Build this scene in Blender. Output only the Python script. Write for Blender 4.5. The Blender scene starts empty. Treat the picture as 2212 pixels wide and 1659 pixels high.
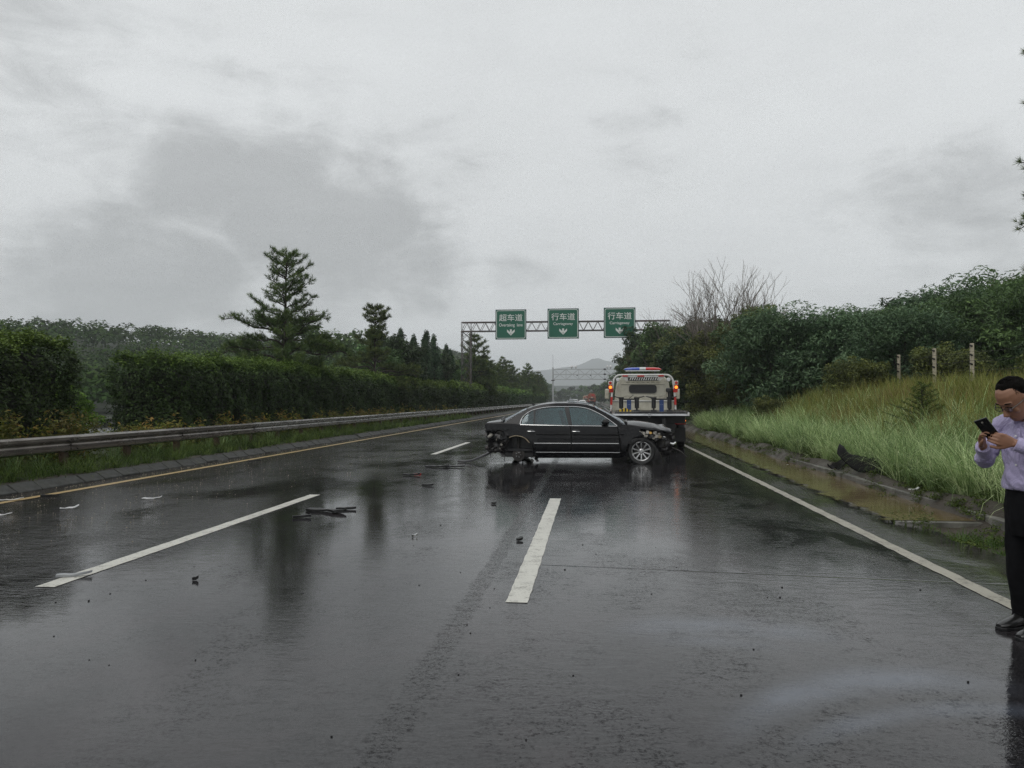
import bpy, bmesh, math, random
import numpy as np
from mathutils import Vector, Matrix, noise as mnoise
R = math.radians
rnd = random.Random(7)
rng = np.random.default_rng(7)
scene = bpy.context.scene
col = scene.collection

# ------------------------------------------------------------------ camera, world, sun, exposure
CAM_H = 1.45
YAW = R(5.8)
cam_d = bpy.data.cameras.new('camera')
cam = bpy.data.objects.new('camera', cam_d)
col.objects.link(cam)
cam_d.sensor_width = 36
cam_d.lens = 790 / 1024 * 36
cam_d.clip_start = 0.05
cam_d.clip_end = 8000
cam.location = (0, 0, CAM_H)
cam.rotation_euler = (R(90 + 1.16), 0, YAW)
scene.camera = cam
scene.view_settings.view_transform = 'Standard'
scene.view_settings.look = 'None'
scene.view_settings.gamma = 1
scene.view_settings.use_curve_mapping = False
scene.view_settings.exposure = 0.0
scene.cycles.max_bounces = 10
scene.cycles.transparent_max_bounces = 24
scene.cycles.volume_bounces = 2
scene.cycles.use_denoising = True
scene.cycles.denoising_prefilter = 'NONE'
scene.cycles.sample_clamp_indirect = 4

SUN_ELEV, SUN_AZ = R(52), R(215)          # behind the camera, to the left; azimuth clockwise from +Y
world = bpy.data.worlds.new('World')
scene.world = world
world.use_nodes = True
wn, wl = world.node_tree.nodes, world.node_tree.links
wn.clear()


def wnode(t, **kw):
    n = wn.new(t)
    for k, v in kw.items():
        setattr(n, k, v)
    return n


def view_dir(u, v):                        # direction of a point of the sky, for placing the cloud banks
    x = u / 2.16 - 512
    y = 384 - v / 2.16
    p = R(1.16)
    fw = 790 * math.cos(p) - y * math.sin(p)
    up = 790 * math.sin(p) + y * math.cos(p)
    d = Vector((x * math.cos(YAW) - fw * math.sin(YAW), fw * math.cos(YAW) + x * math.sin(YAW), up))
    return d.normalized()


def build_sky():
    tc = wnode('ShaderNodeTexCoord')
    sep = wnode('ShaderNodeSeparateXYZ')
    wl.new(tc.outputs['Generated'], sep.inputs[0])

    def m(op, a, b=None, c=None, clamp=False):
        n = wnode('ShaderNodeMath', operation=op, use_clamp=clamp)
        for i, x in enumerate((a, b, c)):
            if x is None:
                continue
            if isinstance(x, (int, float)):
                n.inputs[i].default_value = x
            else:
                wl.new(x, n.inputs[i])
        return n.outputs[0]
    z = m('MAXIMUM', sep.outputs[2], 0.0)
    zz = m('ADD', z, 0.22)
    comb = wnode('ShaderNodeCombineXYZ')
    wl.new(m('DIVIDE', sep.outputs[0], zz), comb.inputs[0])
    wl.new(m('DIVIDE', sep.outputs[1], zz), comb.inputs[1])

    def noise(vec, scale, detail=5, rough=0.55, dist=0.0):
        n = wnode('ShaderNodeTexNoise')
        n.inputs['Scale'].default_value = scale
        n.inputs['Detail'].default_value = detail
        n.inputs['Roughness'].default_value = rough
        n.inputs['Distortion'].default_value = dist
        wl.new(vec, n.inputs['Vector'])
        return n
    big = noise(comb.outputs[0], 1.1, 4, 0.5, 0.4).outputs[0]
    fine = noise(comb.outputs[0], 4.5, 6, 0.55, 0.3).outputs[0]
    # warp of the direction so that the banks get torn outlines
    wsub = wnode('ShaderNodeVectorMath', operation='SUBTRACT')
    wn1 = noise(tc.outputs['Generated'], 6.0, 5, 0.55)
    wl.new(wn1.outputs['Color'], wsub.inputs[0])
    wsub.inputs[1].default_value = (0.5, 0.5, 0.5)
    wsc = wnode('ShaderNodeVectorMath', operation='SCALE')
    wl.new(wsub.outputs[0], wsc.inputs[0])
    wsc.inputs['Scale'].default_value = 0.16
    wadd = wnode('ShaderNodeVectorMath', operation='ADD')
    wl.new(tc.outputs['Generated'], wadd.inputs[0])
    wl.new(wsc.outputs[0], wadd.inputs[1])
    # u, v (2212-wide photo), radius in radians, weight
    blobs = [(450, 360, .15, .8), (600, 420, .16, 1.0), (770, 490, .15, 1.0), (920, 545, .11, .75), (1080, 590, .09, .5),
             (230, 630, .18, 1.0), (60, 610, .15, .8), (430, 620, .13, .8), (700, 640, .16, .45), (1150, 690, .15, .35),
             (1950, 480, .13, .55), (2090, 430, .12, .5), (1800, 520, .10, .35), (700, 230, .12, .25), (100, 110, .25, .45),
             (1000, 345, .11, .35), (1350, 330, .13, .25), (2150, 620, .12, .35), (1500, 600, .12, .2)]
    acc = None
    for u, v, r, w in blobs:
        d = view_dir(u, v)
        dn = wnode('ShaderNodeVectorMath', operation='DISTANCE')
        wl.new(wadd.outputs[0], dn.inputs[0])
        dn.inputs[1].default_value = d
        mr = wnode('ShaderNodeMapRange', interpolation_type='SMOOTHSTEP')
        wl.new(dn.outputs['Value'], mr.inputs[0])
        mr.inputs[1].default_value = 0.0
        mr.inputs[2].default_value = r * 1.05
        mr.inputs[3].default_value = w
        mr.inputs[4].default_value = 0.0
        acc = mr.outputs[0] if acc is None else m('MAXIMUM', acc, mr.outputs[0])
    lay = wnode('ShaderNodeMapping')
    wl.new(tc.outputs['Generated'], lay.inputs[0])
    lay.inputs['Scale'].default_value = (1, 1, 2.7)
    lay.inputs['Rotation'].default_value = (0, R(9), 0)
    torn = noise(lay.outputs[0], 6.5, 10, 0.64, 0.35).outputs[0]
    torn2 = noise(tc.outputs['Generated'], 3.0, 5, 0.5, 0.3).outputs[0]
    field = m('ADD', m('MULTIPLY', m('SUBTRACT', torn, 0.5), 1.15), m('MULTIPLY_ADD', m('SUBTRACT', torn2, 0.5), 0.9, acc))
    sm = wnode('ShaderNodeMapRange', interpolation_type='SMOOTHSTEP')
    wl.new(field, sm.inputs[0])
    sm.inputs[1].default_value = 0.14
    sm.inputs[2].default_value = 0.80
    sm.inputs[3].default_value = 0.0
    sm.inputs[4].default_value = 0.29
    v1 = m('SUBTRACT', SKY_BASE, sm.outputs[0])
    v2 = m('MULTIPLY_ADD', m('SUBTRACT', big, 0.5), -0.20, v1)
    v3 = m('MULTIPLY_ADD', m('SUBTRACT', torn, 0.5), -0.13, v2)
    # slightly greyer towards the horizon
    hz = wnode('ShaderNodeMapRange')
    wl.new(z, hz.inputs[0])
    hz.inputs[1].default_value = 0.0
    hz.inputs[2].default_value = 0.35
    hz.inputs[3].default_value = -0.02
    hz.inputs[4].default_value = 0.02
    v4 = m('MAXIMUM', m('ADD', v3, hz.outputs[0]), 0.12)
    colr = wnode('ShaderNodeCombineColor')
    wl.new(m('MULTIPLY', v4, 0.972), colr.inputs[0])
    wl.new(m('MULTIPLY', v4, 1.0), colr.inputs[1])
    wl.new(m('MULTIPLY', v4, 1.012), colr.inputs[2])
    sky = wnode('ShaderNodeTexSky', sky_type='NISHITA')
    sky.sun_disc = False
    sky.sun_elevation = SUN_ELEV
    sky.sun_rotation = SUN_AZ
    sky.air_density = 1.0
    sky.dust_density = 6.0
    bg1 = wnode('ShaderNodeBackground')
    wl.new(sky.outputs[0], bg1.inputs[0])
    bg1.inputs[1].default_value = 0.06
    bg2 = wnode('ShaderNodeBackground')
    wl.new(colr.outputs[0], bg2.inputs[0])
    bg2.inputs[1].default_value = 1.0
    mix = wnode('ShaderNodeMixShader')
    mix.inputs[0].default_value = 0.96
    wl.new(bg1.outputs[0], mix.inputs[1])
    wl.new(bg2.outputs[0], mix.inputs[2])
    out = wnode('ShaderNodeOutputWorld')
    wl.new(mix.outputs[0], out.inputs[0])


SKY_BASE = 0.77
build_sky()
sun_d = bpy.data.lights.new('sun', 'SUN')
sun_d.energy = 0.9
sun_d.angle = R(40)
sun_d.color = (1.0, 0.975, 0.94)
sun = bpy.data.objects.new('sun', sun_d)
col.objects.link(sun)
sdir = Vector((math.sin(SUN_AZ) * math.cos(SUN_ELEV), math.cos(SUN_AZ) * math.cos(SUN_ELEV), math.sin(SUN_ELEV)))
sun.rotation_euler = (-sdir).to_track_quat('-Z', 'Y').to_euler()
sun.location = sdir * 60


# ------------------------------------------------------------------ helpers: objects
def thing(name, label=None, cat=None, loc=(0, 0, 0), rz=0.0, group=None, kind=None, scale=None):
    o = bpy.data.objects.new(name, None)
    o.empty_display_size = 0.2
    col.objects.link(o)
    o.location = loc
    o.rotation_euler = (0, 0, rz)
    if scale:
        o.scale = scale
    tag(o, label, cat, group, kind)
    return o


def tag(o, label=None, cat=None, group=None, kind=None):
    for k, v in (('label', label), ('category', cat), ('group', group), ('kind', kind)):
        if v:
            o[k] = v
    return o


def link_mesh(name, me, mat, parent=None):
    if mat is not None:
        for m_ in (mat if isinstance(mat, (list, tuple)) else [mat]):
            me.materials.append(m_)
    o = bpy.data.objects.new(name, me)
    col.objects.link(o)
    if parent is not None:
        o.parent = parent
    return o


def share(name, me, parent=None, loc=(0, 0, 0), rot=(0, 0, 0), scale=(1, 1, 1)):
    o = bpy.data.objects.new(name, me)
    col.objects.link(o)
    if parent is not None:
        o.parent = parent
    o.location = loc
    o.rotation_euler = rot
    o.scale = scale
    return o


def np_mesh(name, V, loops, starts, smooth=False, var=None):
    """V (n,3); loops flat vertex indices; starts first loop of each polygon"""
    me = bpy.data.meshes.new(name)
    V = np.ascontiguousarray(V, dtype=np.float32)
    loops = np.ascontiguousarray(loops, dtype=np.int32)
    starts = np.ascontiguousarray(starts, dtype=np.int32)
    me.vertices.add(len(V))
    me.vertices.foreach_set('co', V.ravel())
    me.loops.add(len(loops))
    me.loops.foreach_set('vertex_index', loops)
    me.polygons.add(len(starts))
    me.polygons.foreach_set('loop_start', starts)
    if smooth:
        me.polygons.foreach_set('use_smooth', np.ones(len(starts), dtype=bool))
    if var is not None:
        a = me.attributes.new('var', 'FLOAT', 'POINT')
        a.data.foreach_set('value', np.ascontiguousarray(var, dtype=np.float32))
    me.update(calc_edges=True)
    return me


def copy_tree(o, parent=None, **kw):
    c = o.copy()
    col.objects.link(c)
    c.parent = parent
    for ch in list(o.children):
        copy_tree(ch, c)
    return c


class MB:
    """collects simple solids into one mesh"""

    def __init__(self):
        self.v, self.f = [], []

    def add(self, vs, fs):
        n = len(self.v)
        self.v.extend([tuple(p) for p in vs])
        self.f.extend([tuple(i + n for i in f) for f in fs])
        return self

    def box(self, c, s, rot=None):
        hx, hy, hz = s[0] / 2, s[1] / 2, s[2] / 2
        vs = [Vector((x, y, z)) for x in (-hx, hx) for y in (-hy, hy) for z in (-hz, hz)]
        if rot is not None:
            vs = [rot @ p for p in vs]
        c = Vector(c)
        return self.add([p + c for p in vs], [(0, 1, 3, 2), (4, 6, 7, 5), (0, 4, 5, 1), (2, 3, 7, 6), (0, 2, 6, 4), (1, 5, 7, 3)])

    def bar(self, a, b, w, h=None):
        a, b = Vector(a), Vector(b)
        d = b - a
        q = d.to_track_quat('X', 'Z').to_matrix()
        return self.box((a + b) / 2, (d.length, w, h or w), q)

    def tube(self, pts, rad, n=8, cap=True):
        pts = [Vector(p) for p in pts]
        if not isinstance(rad, (list, tuple)):
            rad = [rad] * len(pts)
        vs, fs = [], []
        prev = None
        for i, p in enumerate(pts):
            if i == 0:
                t = pts[1] - p
            elif i == len(pts) - 1:
                t = p - pts[i - 1]
            else:
                t = (pts[i + 1] - p).normalized() + (p - pts[i - 1]).normalized()
            t.normalize()
            if prev is None:
                ref = Vector((0, 0, 1)) if abs(t.z) < 0.9 else Vector((1, 0, 0))
                a = t.cross(ref).normalized()
            else:
                a = (prev - t * prev.dot(t)).normalized()
            prev = a
            b = t.cross(a)
            r = rad[i]
            ra, rb = (r if isinstance(r, (tuple, list)) else (r, r))
            for k in range(n):
                an = 2 * math.pi * k / n
                vs.append(p + a * math.cos(an) * ra + b * math.sin(an) * rb)
        for i in range(len(pts) - 1):
            for k in range(n):
                k2 = (k + 1) % n
                fs.append((i * n + k, i * n + k2, (i + 1) * n + k2, (i + 1) * n + k))
        if cap:
            fs.append(tuple(range(n))[::-1])
            fs.append(tuple((len(pts) - 1) * n + k for k in range(n)))
        return self.add(vs, fs)

    def prism(self, poly, a, b, axis='y'):
        """poly in the plane normal to axis, extruded from a to b"""
        def P(p, t):
            return {'y': (p[0], t, p[1]), 'x': (t, p[0], p[1]), 'z': (p[0], p[1], t)}[axis]
        n = len(poly)
        vs = [P(p, a) for p in poly] + [P(p, b) for p in poly]
        fs = [tuple(range(n))[::-1], tuple(range(n, 2 * n))] + [(i, (i + 1) % n, n + (i + 1) % n, n + i) for i in range(n)]
        return self.add(vs, fs)

    def lathe(self, prof, c=(0, 0, 0), axis='z', n=24):
        """prof: list of (r, h)"""
        vs, fs = [], []
        for r, h in prof:
            for k in range(n):
                an = 2 * math.pi * k / n
                x, y = r * math.cos(an), r * math.sin(an)
                p = {'z': (x, y, h), 'y': (x, h, y), 'x': (h, x, y)}[axis]
                vs.append((p[0] + c[0], p[1] + c[1], p[2] + c[2]))
        for i in range(len(prof) - 1):
            for k in range(n):
                k2 = (k + 1) % n
                fs.append((i * n + k, i * n + k2, (i + 1) * n + k2, (i + 1) * n + k))
        return self.add(vs, fs)

    def mesh(self, name, smooth=False):
        me = bpy.data.meshes.new(name)
        me.from_pydata(self.v, [], self.f)
        bm = bmesh.new()
        bm.from_mesh(me)
        bmesh.ops.recalc_face_normals(bm, faces=bm.faces)
        bm.to_mesh(me)
        bm.free()
        if smooth:
            me.polygons.foreach_set('use_smooth', [True] * len(me.polygons))
            try:
                me.set_sharp_from_angle(angle=R(35))
            except Exception:
                pass
        me.update()
        return me

    def build(self, name, mat, parent=None, smooth=False, bevel=0.0):
        o = link_mesh(name, self.mesh(name, smooth), mat, parent)
        if bevel:
            b = o.modifiers.new('bevel', 'BEVEL')
            b.width = bevel
            b.segments = 2
            b.limit_method = 'ANGLE'
            b.angle_limit = R(35)
        return o


# ------------------------------------------------------------------ helpers: materials
class NT:
    def __init__(self, name):
        self.m = bpy.data.materials.new(name)
        self.m.use_nodes = True
        self.t = self.m.node_tree
        self.t.nodes.clear()
        self.out = self.n('ShaderNodeOutputMaterial')

    def n(self, t, **kw):
        x = self.t.nodes.new(t)
        for k, v in kw.items():
            setattr(x, k, v)
        return x

    def l(self, a, b):
        self.t.links.new(a, b)

    def set(self, node, **kw):
        for k, v in kw.items():
            i = node.inputs[k]
            if hasattr(v, 'is_output') or isinstance(v, bpy.types.NodeSocket):
                self.l(v, i)
            else:
                i.default_value = v

    def math(self, op, a, b=None, c=None, clamp=False):
        x = self.n('ShaderNodeMath', operation=op, use_clamp=clamp)
        for i, s in enumerate((a, b, c)):
            if s is None:
                continue
            if isinstance(s, (int, float)):
                x.inputs[i].default_value = s
            else:
                self.l(s, x.inputs[i])
        return x.outputs[0]

    def coord(self, kind='Object', scale=None, loc=None):
        tc = self.n('ShaderNodeTexCoord')
        s = tc.outputs[kind]
        if scale or loc:
            mp = self.n('ShaderNodeMapping')
            self.l(s, mp.inputs[0])
            if scale:
                mp.inputs['Scale'].default_value = scale
            if loc:
                mp.inputs['Location'].default_value = loc
            s = mp.outputs[0]
        return s

    def noise(self, vec, scale, detail=4, rough=0.55, dist=0.0):
        x = self.n('ShaderNodeTexNoise')
        self.l(vec, x.inputs['Vector'])
        x.inputs['Scale'].default_value = scale
        x.inputs['Detail'].default_value = detail
        x.inputs['Roughness'].default_value = rough
        x.inputs['Distortion'].default_value = dist
        return x.outputs[0]

    def ramp(self, fac, stops):
        x = self.n('ShaderNodeValToRGB')
        self.l(fac, x.inputs[0])
        e = x.color_ramp.elements
        e[0].position, e[0].color = stops[0][0], (*stops[0][1], 1)
        e[1].position, e[1].color = stops[-1][0], (*stops[-1][1], 1)
        for p, c in stops[1:-1]:
            k = e.new(p)
            k.color = (*c, 1)
        return x.outputs[0]

    def rng(self, v, a, b, c, d, smooth=False):
        x = self.n('ShaderNodeMapRange')
        if smooth:
            x.interpolation_type = 'SMOOTHSTEP'
        self.l(v, x.inputs[0])
        for i, k in enumerate((a, b, c, d)):
            x.inputs[i + 1].default_value = k
        return x.outputs[0]

    def mixc(self, f, a, b, mode='MIX'):
        x = self.n('ShaderNodeMix', data_type='RGBA', blend_type=mode)
        for i, s in ((0, f), (6, a), (7, b)):
            if isinstance(s, (int, float)):
                x.inputs[i].default_value = s
            elif isinstance(s, tuple):
                x.inputs[i].default_value = (*s, 1) if len(s) == 3 else s
            else:
                self.l(s, x.inputs[i])
        return x.outputs[2]

    def bump(self, h, strength=0.3, dist=0.01, normal=None):
        x = self.n('ShaderNodeBump')
        x.inputs['Strength'].default_value = strength
        if isinstance(strength, (int, float)):
            pass
        x.inputs['Distance'].default_value = dist
        self.l(h, x.inputs['Height'])
        if normal is not None:
            self.l(normal, x.inputs['Normal'])
        return x.outputs[0]

    def bsdf(self, **kw):
        b = self.n('ShaderNodeBsdfPrincipled')
        for k, v in kw.items():
            k = k.replace('_', ' ')
            i = b.inputs[k]
            if isinstance(v, bpy.types.NodeSocket):
                self.l(v, i)
            elif isinstance(v, tuple) and len(v) == 3 and i.type == 'RGBA':
                i.default_value = (*v, 1)
            else:
                i.default_value = v
        self.l(b.outputs[0], self.out.inputs[0])
        return b


def pbr(name, c, rough=0.5, metal=0.0, var=0.0, vscale=4.0, dirt=None, dscale=2.0, damt=0.5, bump=0.0, bscale=30.0, coat=0.0, emit=None, estr=0.0, spec=0.5):
    t = NT(name)
    co = t.coord('Object')
    colr = (*c, 1)
    kw = dict(Roughness=rough, Metallic=metal)
    cs = None
    if var or dirt:
        n1 = t.noise(co, vscale, 5, 0.6)
        lo = tuple(x * (1 - var) for x in c)
        hi = tuple(min(1, x * (1 + var)) for x in c)
        cs = t.ramp(n1, [(0.3, lo), (0.7, hi)])
        if dirt:
            n2 = t.noise(co, dscale, 6, 0.7)
            f = t.rng(n2, 0.5, 0.68, 0.0, damt)
            cs = t.mixc(f, cs, dirt)
    kw['Base_Color'] = cs if cs is not None else colr
    if bump:
        kw['Normal'] = t.bump(t.noise(co, bscale, 4), bump, 0.01)
    if var:
        kw['Roughness'] = t.rng(t.noise(co, vscale * 2.3, 4), 0.3, 0.7, max(0.02, rough - 0.08), min(1, rough + 0.1))
    if coat:
        kw['Coat_Weight'] = coat
        kw['Coat_Roughness'] = 0.04
    if emit:
        kw['Emission_Color'] = (*emit, 1)
        kw['Emission_Strength'] = estr
    kw['Specular_IOR_Level'] = spec
    t.bsdf(**kw)
    return t.m


def foliage(name, stops, transl=0.25, rough=0.55, objvar=0.35, spec=0.22, patch=None, pscale=0.35):
    """leaf colour from the per-leaf value 'var', shifted a little from plant to plant"""
    t = NT(name)
    at = t.n('ShaderNodeAttribute')
    at.attribute_name = 'var'
    c = t.ramp(at.outputs['Fac'], stops)
    if patch:
        pn = t.noise(t.coord('Object'), pscale, 3, 0.5)
        c = t.mixc(t.rng(pn, 0.45, 0.65, 0, 0.8), c, patch)
    oi = t.n('ShaderNodeObjectInfo')
    hsv = t.n('ShaderNodeHueSaturation')
    t.l(c, hsv.inputs['Color'])
    t.l(t.rng(oi.outputs['Random'], 0, 1, 0.485, 0.515), hsv.inputs['Hue'])
    t.l(t.rng(oi.outputs['Random'], 0, 1, 1 - objvar, 1 + objvar * 0.7), hsv.inputs['Value'])
    b = t.n('ShaderNodeBsdfPrincipled')
    t.l(hsv.outputs[0], b.inputs['Base Color'])
    b.inputs['Roughness'].default_value = rough
    b.inputs['Specular IOR Level'].default_value = spec
    tr = t.n('ShaderNodeBsdfTranslucent')
    t.l(hsv.outputs[0], tr.inputs['Color'])
    mx = t.n('ShaderNodeMixShader')
    mx.inputs[0].default_value = transl
    t.l(b.outputs[0], mx.inputs[1])
    t.l(tr.outputs[0], mx.inputs[2])
    t.l(mx.outputs[0], t.out.inputs[0])
    return t.m


def smooth(a, b, x):
    t = np.clip((x - a) / (b - a), 0, 1)
    return t * t * (3 - 2 * t)


# ------------------------------------------------------------------ materials of the place
RIPPLE, GRAIN = 0.0022, 0.0006


def asphalt_material(name, wet=1.0):
    t = NT(name)
    co = t.coord('Object')
    sep = t.n('ShaderNodeSeparateXYZ')
    t.l(co, sep.inputs[0])
    X, Y = sep.outputs[0], sep.outputs[1]
    aggr = t.n('ShaderNodeTexVoronoi')
    aggr.inputs['Scale'].default_value = 75
    t.l(co, aggr.inputs['Vector'])
    stones = t.rng(aggr.outputs['Distance'], 0.0, 0.6, 1.0, 0.0)
    fine = t.noise(co, 130, 3, 0.6)
    large = t.noise(t.coord('Object', scale=(0.55, 0.12, 1)), 1.0, 5, 0.6, 0.6)
    med = t.noise(t.coord('Object', scale=(1.0, 0.5, 1), loc=(3, 7, 0)), 1.3, 6, 0.65, 0.8)
    # base colour: dark binder, paler stones, reddish tinge in patches
    c = t.ramp(t.math('MULTIPLY_ADD', stones, 0.5, t.math('MULTIPLY', fine, 0.6)), [(0.25, (0.010, 0.010, 0.011)), (0.8, (0.036, 0.034, 0.035))])
    c = t.mixc(t.rng(med, 0.5, 0.75, 0, 0.5), c, (0.042, 0.032, 0.035))
    # dirt washed along the median side
    dirt = t.math('MULTIPLY', t.rng(X, -8.9, -7.2, 1.0, 0.0, True), t.rng(med, 0.3, 0.6, 0.3, 1.0))
    c = t.mixc(t.math('MULTIPLY', dirt, 0.7), c, (0.040, 0.032, 0.025))
    # pale film of washed-out fluid: long curved streaks in the near lane
    def streak(ax, ay, k, w, x0, x1, amp):
        # band round the curve Y = ay + k (X - ax)^2
        dx = t.math('SUBTRACT', X, ax)
        yc = t.math('ADD', t.math('MULTIPLY', t.math('MULTIPLY', dx, dx), k), ay)
        d = t.math('ABSOLUTE', t.math('SUBTRACT', Y, yc))
        band = t.rng(d, 0.0, w, 1.0, 0.0, True)
        g = t.math('MULTIPLY', t.rng(X, x0, x0 + 0.5, 0, 1, True), t.rng(X, x1 - 0.7, x1, 1, 0, True))
        return t.math('MULTIPLY', t.math('MULTIPLY', band, g), amp)
    film = streak(1.75, 4.35, -0.55, 0.30, 0.45, 2.3, 1.0)
    for args in ((0.8, 5.2, -0.3, 0.35, 0.0, 1.7, 0.8), (1.9, 3.95, -0.45, 0.16, 0.7, 2.5, 0.7), (0.5, 4.9, -0.2, 0.22, 0.1, 1.4, 0.5)):
        film = t.math('MAXIMUM', film, streak(*args))
    film = t.math('MULTIPLY', film, t.rng(t.noise(co, 2.5, 5, 0.6), 0.3, 0.6, 0.35, 1.0))
    c = t.mixc(t.math('MULTIPLY', film, 0.5), c, (0.13, 0.15, 0.19))
    # water film: 1 = standing water that hides the grain
    seam_d = t.math('ABSOLUTE', t.math('ADD', X, 0.87))
    wob = t.math('MULTIPLY', t.math('SUBTRACT', t.noise(co, 3.0, 3), 0.5), 0.10)
    seam = t.rng(t.math('ADD', seam_d, wob), 0.05, 0.085, 1.0, 0.0, True)        # rough joint between the lanes
    smooth_band = t.math('MULTIPLY', t.rng(X, -1.75, -1.15, 0, 1, True), t.rng(X, -1.0, -0.93, 1, 0, True))
    pool = t.rng(t.math('MULTIPLY_ADD', large, 0.7, t.math('MULTIPLY', med, 0.3)), 0.46, 0.60, 0.0, 1.0, True)
    film_w = t.math('MAXIMUM', pool, t.math('MULTIPLY', smooth_band, 0.9))
    right_pool = t.math('MULTIPLY', t.rng(X, 2.95, 3.15, 0, 1, True), 1.0)
    film_w = t.math('MAXIMUM', film_w, right_pool)
    film_w = t.math('MAXIMUM', film_w, t.math('MULTIPLY', film, 0.9))
    film_w = t.math('MULTIPLY', film_w, t.math('SUBTRACT', 1.0, seam))
    # transverse joint with a thin lip of water
    lip = t.math('MULTIPLY', t.rng(t.math('ABSOLUTE', t.math('SUBTRACT', Y, t.math('MULTIPLY_ADD', X, -0.10, 6.93))), 0.0, 0.02, -.2, 0), t.rng(X, -0.8, -0.6, 0, 1))
    # height: grain (drowned by water), wind ripples on the film, run-off wavelets
    coarse = t.noise(co, 30, 3, 0.7)
    pores = t.rng(t.noise(co, 48, 2, 0.6), 0.55, 0.70, 0.0, 1.0)
    patchy = t.rng(t.noise(t.coord('Object', scale=(0.9, 0.5, 1), loc=(1, 4, 0)), 1.6, 6, 0.65, 0.6), 0.42, 0.66, 0.10, 1.0)
    grain_h = t.math('ADD', t.math('MULTIPLY', stones, 0.35), t.math('ADD', t.math('MULTIPLY', fine, 0.3), t.math('ADD', t.math('MULTIPLY', coarse, 0.8), t.math('MULTIPLY', pores, -0.9))))
    dry = t.math('SUBTRACT', 1.0, t.math('MULTIPLY', film_w, 0.90))
    amount = t.math('MULTIPLY', dry, patchy)
    dirtside = t.rng(X, -8.4, -7.3, 1.0, 0.0, True)
    amount = t.math('MAXIMUM', amount, t.math('MAXIMUM', t.math('MULTIPLY', seam, 1.6), t.math('MULTIPLY', dirtside, 1.4)))
    grain_h = t.math('MULTIPLY', grain_h, amount)
    rip = t.noise(t.coord('Object', scale=(4.5, 10, 1)), 1.0, 5, 0.62, 1.0)
    rip2 = t.noise(t.coord('Object', scale=(14, 34, 1)), 1.0, 3, 0.6, 0.6)
    calm = t.rng(t.noise(t.coord('Object', scale=(0.5, 0.30, 1), loc=(9, 2, 0)), 1.0, 4, 0.5, 0.5), 0.38, 0.62, 0.20, 1.15)
    lanes = t.math('ADD', 0.75, t.math('ADD', t.math('MULTIPLY', t.rng(X, -5.2, -3.6, 1.0, 0.0, True), 4.2), t.math('MULTIPLY', t.rng(X, 2.9, 3.1, 0.0, 1.0, True), 3.0)))
    ripple = t.math('MULTIPLY', t.math('ADD', rip, t.math('MULTIPLY', rip2, 0.42)), t.math('MULTIPLY', calm, lanes))
    n1 = t.bump(ripple, 1.0, RIPPLE)
    n1b = t.bump(lip, 0.6, 0.01, n1)
    n2 = t.bump(grain_h, 1.0, GRAIN, n1b)
    rough = t.rng(amount, 0, 1.2, 0.02, 0.10)
    # stones and pores that break through the film do not mirror the sky
    speck = t.noise(co, 38, 5, 0.8)
    speck2 = t.noise(t.coord('Object', scale=(1.0, 1.5, 1), loc=(5, 5, 0)), 7.5, 7, 0.78, 0.4)
    sp = t.rng(t.math('MULTIPLY_ADD', speck, 0.6, t.math('MULTIPLY', speck2, 0.4)), 0.49, 0.57, 0.0, 1.0)
    sp = t.math('MULTIPLY', sp, t.rng(amount, 0.0, 0.5, 0.30, 1.0))
    spec = t.rng(sp, 0, 1, 0.5, 0.07)
    t.bsdf(Base_Color=c, Roughness=t.math('MULTIPLY_ADD', sp, 0.16, rough), IOR=1.40, Specular_IOR_Level=spec, Normal=n2)
    return t.m


def water_material(name, c1, c2, ripple=0.006, vs=(4, 9, 1)):
    t = NT(name)
    co = t.coord('Object')
    n0 = t.noise(co, 0.8, 5, 0.6, 0.6)
    c = t.ramp(n0, [(0.35, c1), (0.65, c2)])
    rip = t.noise(t.coord('Object', scale=vs), 1.0, 4, 0.6, 1.0)
    rip2 = t.noise(t.coord('Object', scale=(vs[0] * 4, vs[1] * 4, 1)), 1.0, 2, 0.5)
    h = t.math('ADD', rip, t.math('MULTIPLY', rip2, 0.25))
    b = t.bsdf(Base_Color=c, Roughness=0.06, IOR=1.33, Normal=t.bump(h, 1.0, ripple))
    # turbid water thins out over the asphalt
    sep = t.n('ShaderNodeSeparateXYZ')
    t.l(co, sep.inputs[0])
    e = t.math('ADD', sep.outputs[0], t.math('MULTIPLY', t.math('SUBTRACT', t.noise(co, 2.2, 7, 0.7, 0.5), 0.5), 0.9))
    tr = t.n('ShaderNodeBsdfTransparent')
    mx = t.n('ShaderNodeMixShader')
    t.l(t.rng(e, 3.50, 3.66, 0, 1, True), mx.inputs[0])
    t.l(tr.outputs[0], mx.inputs[1])
    t.l(b.outputs[0], mx.inputs[2])
    t.l(mx.outputs[0], t.out.inputs[0])
    return t.m


def paint_material(name, c, wear=0.35, dirt=(0.12, 0.11, 0.09)):
    t = NT(name)
    co = t.coord('Object')
    n1 = t.noise(co, 7, 8, 0.75)
    n2 = t.noise(co, 60, 3, 0.7)
    f = t.math('MULTIPLY', t.rng(t.math('MULTIPLY_ADD', n2, 0.45, t.math('MULTIPLY', n1, 0.6)), 0.53, 0.62, 0.0, 1.0), wear)
    cc = t.mixc(f, c, dirt)
    cc = t.mixc(t.rng(t.noise(co, 1.5, 4), 0.3, 0.7, 0, 0.3), cc, tuple(x * 0.6 for x in c))
    t.bsdf(Base_Color=cc, Roughness=0.34, IOR=1.36, Normal=t.bump(t.math('ADD', n2, t.math('MULTIPLY', n1, 1.5)), 0.7, 0.003))
    return t.m


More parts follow.
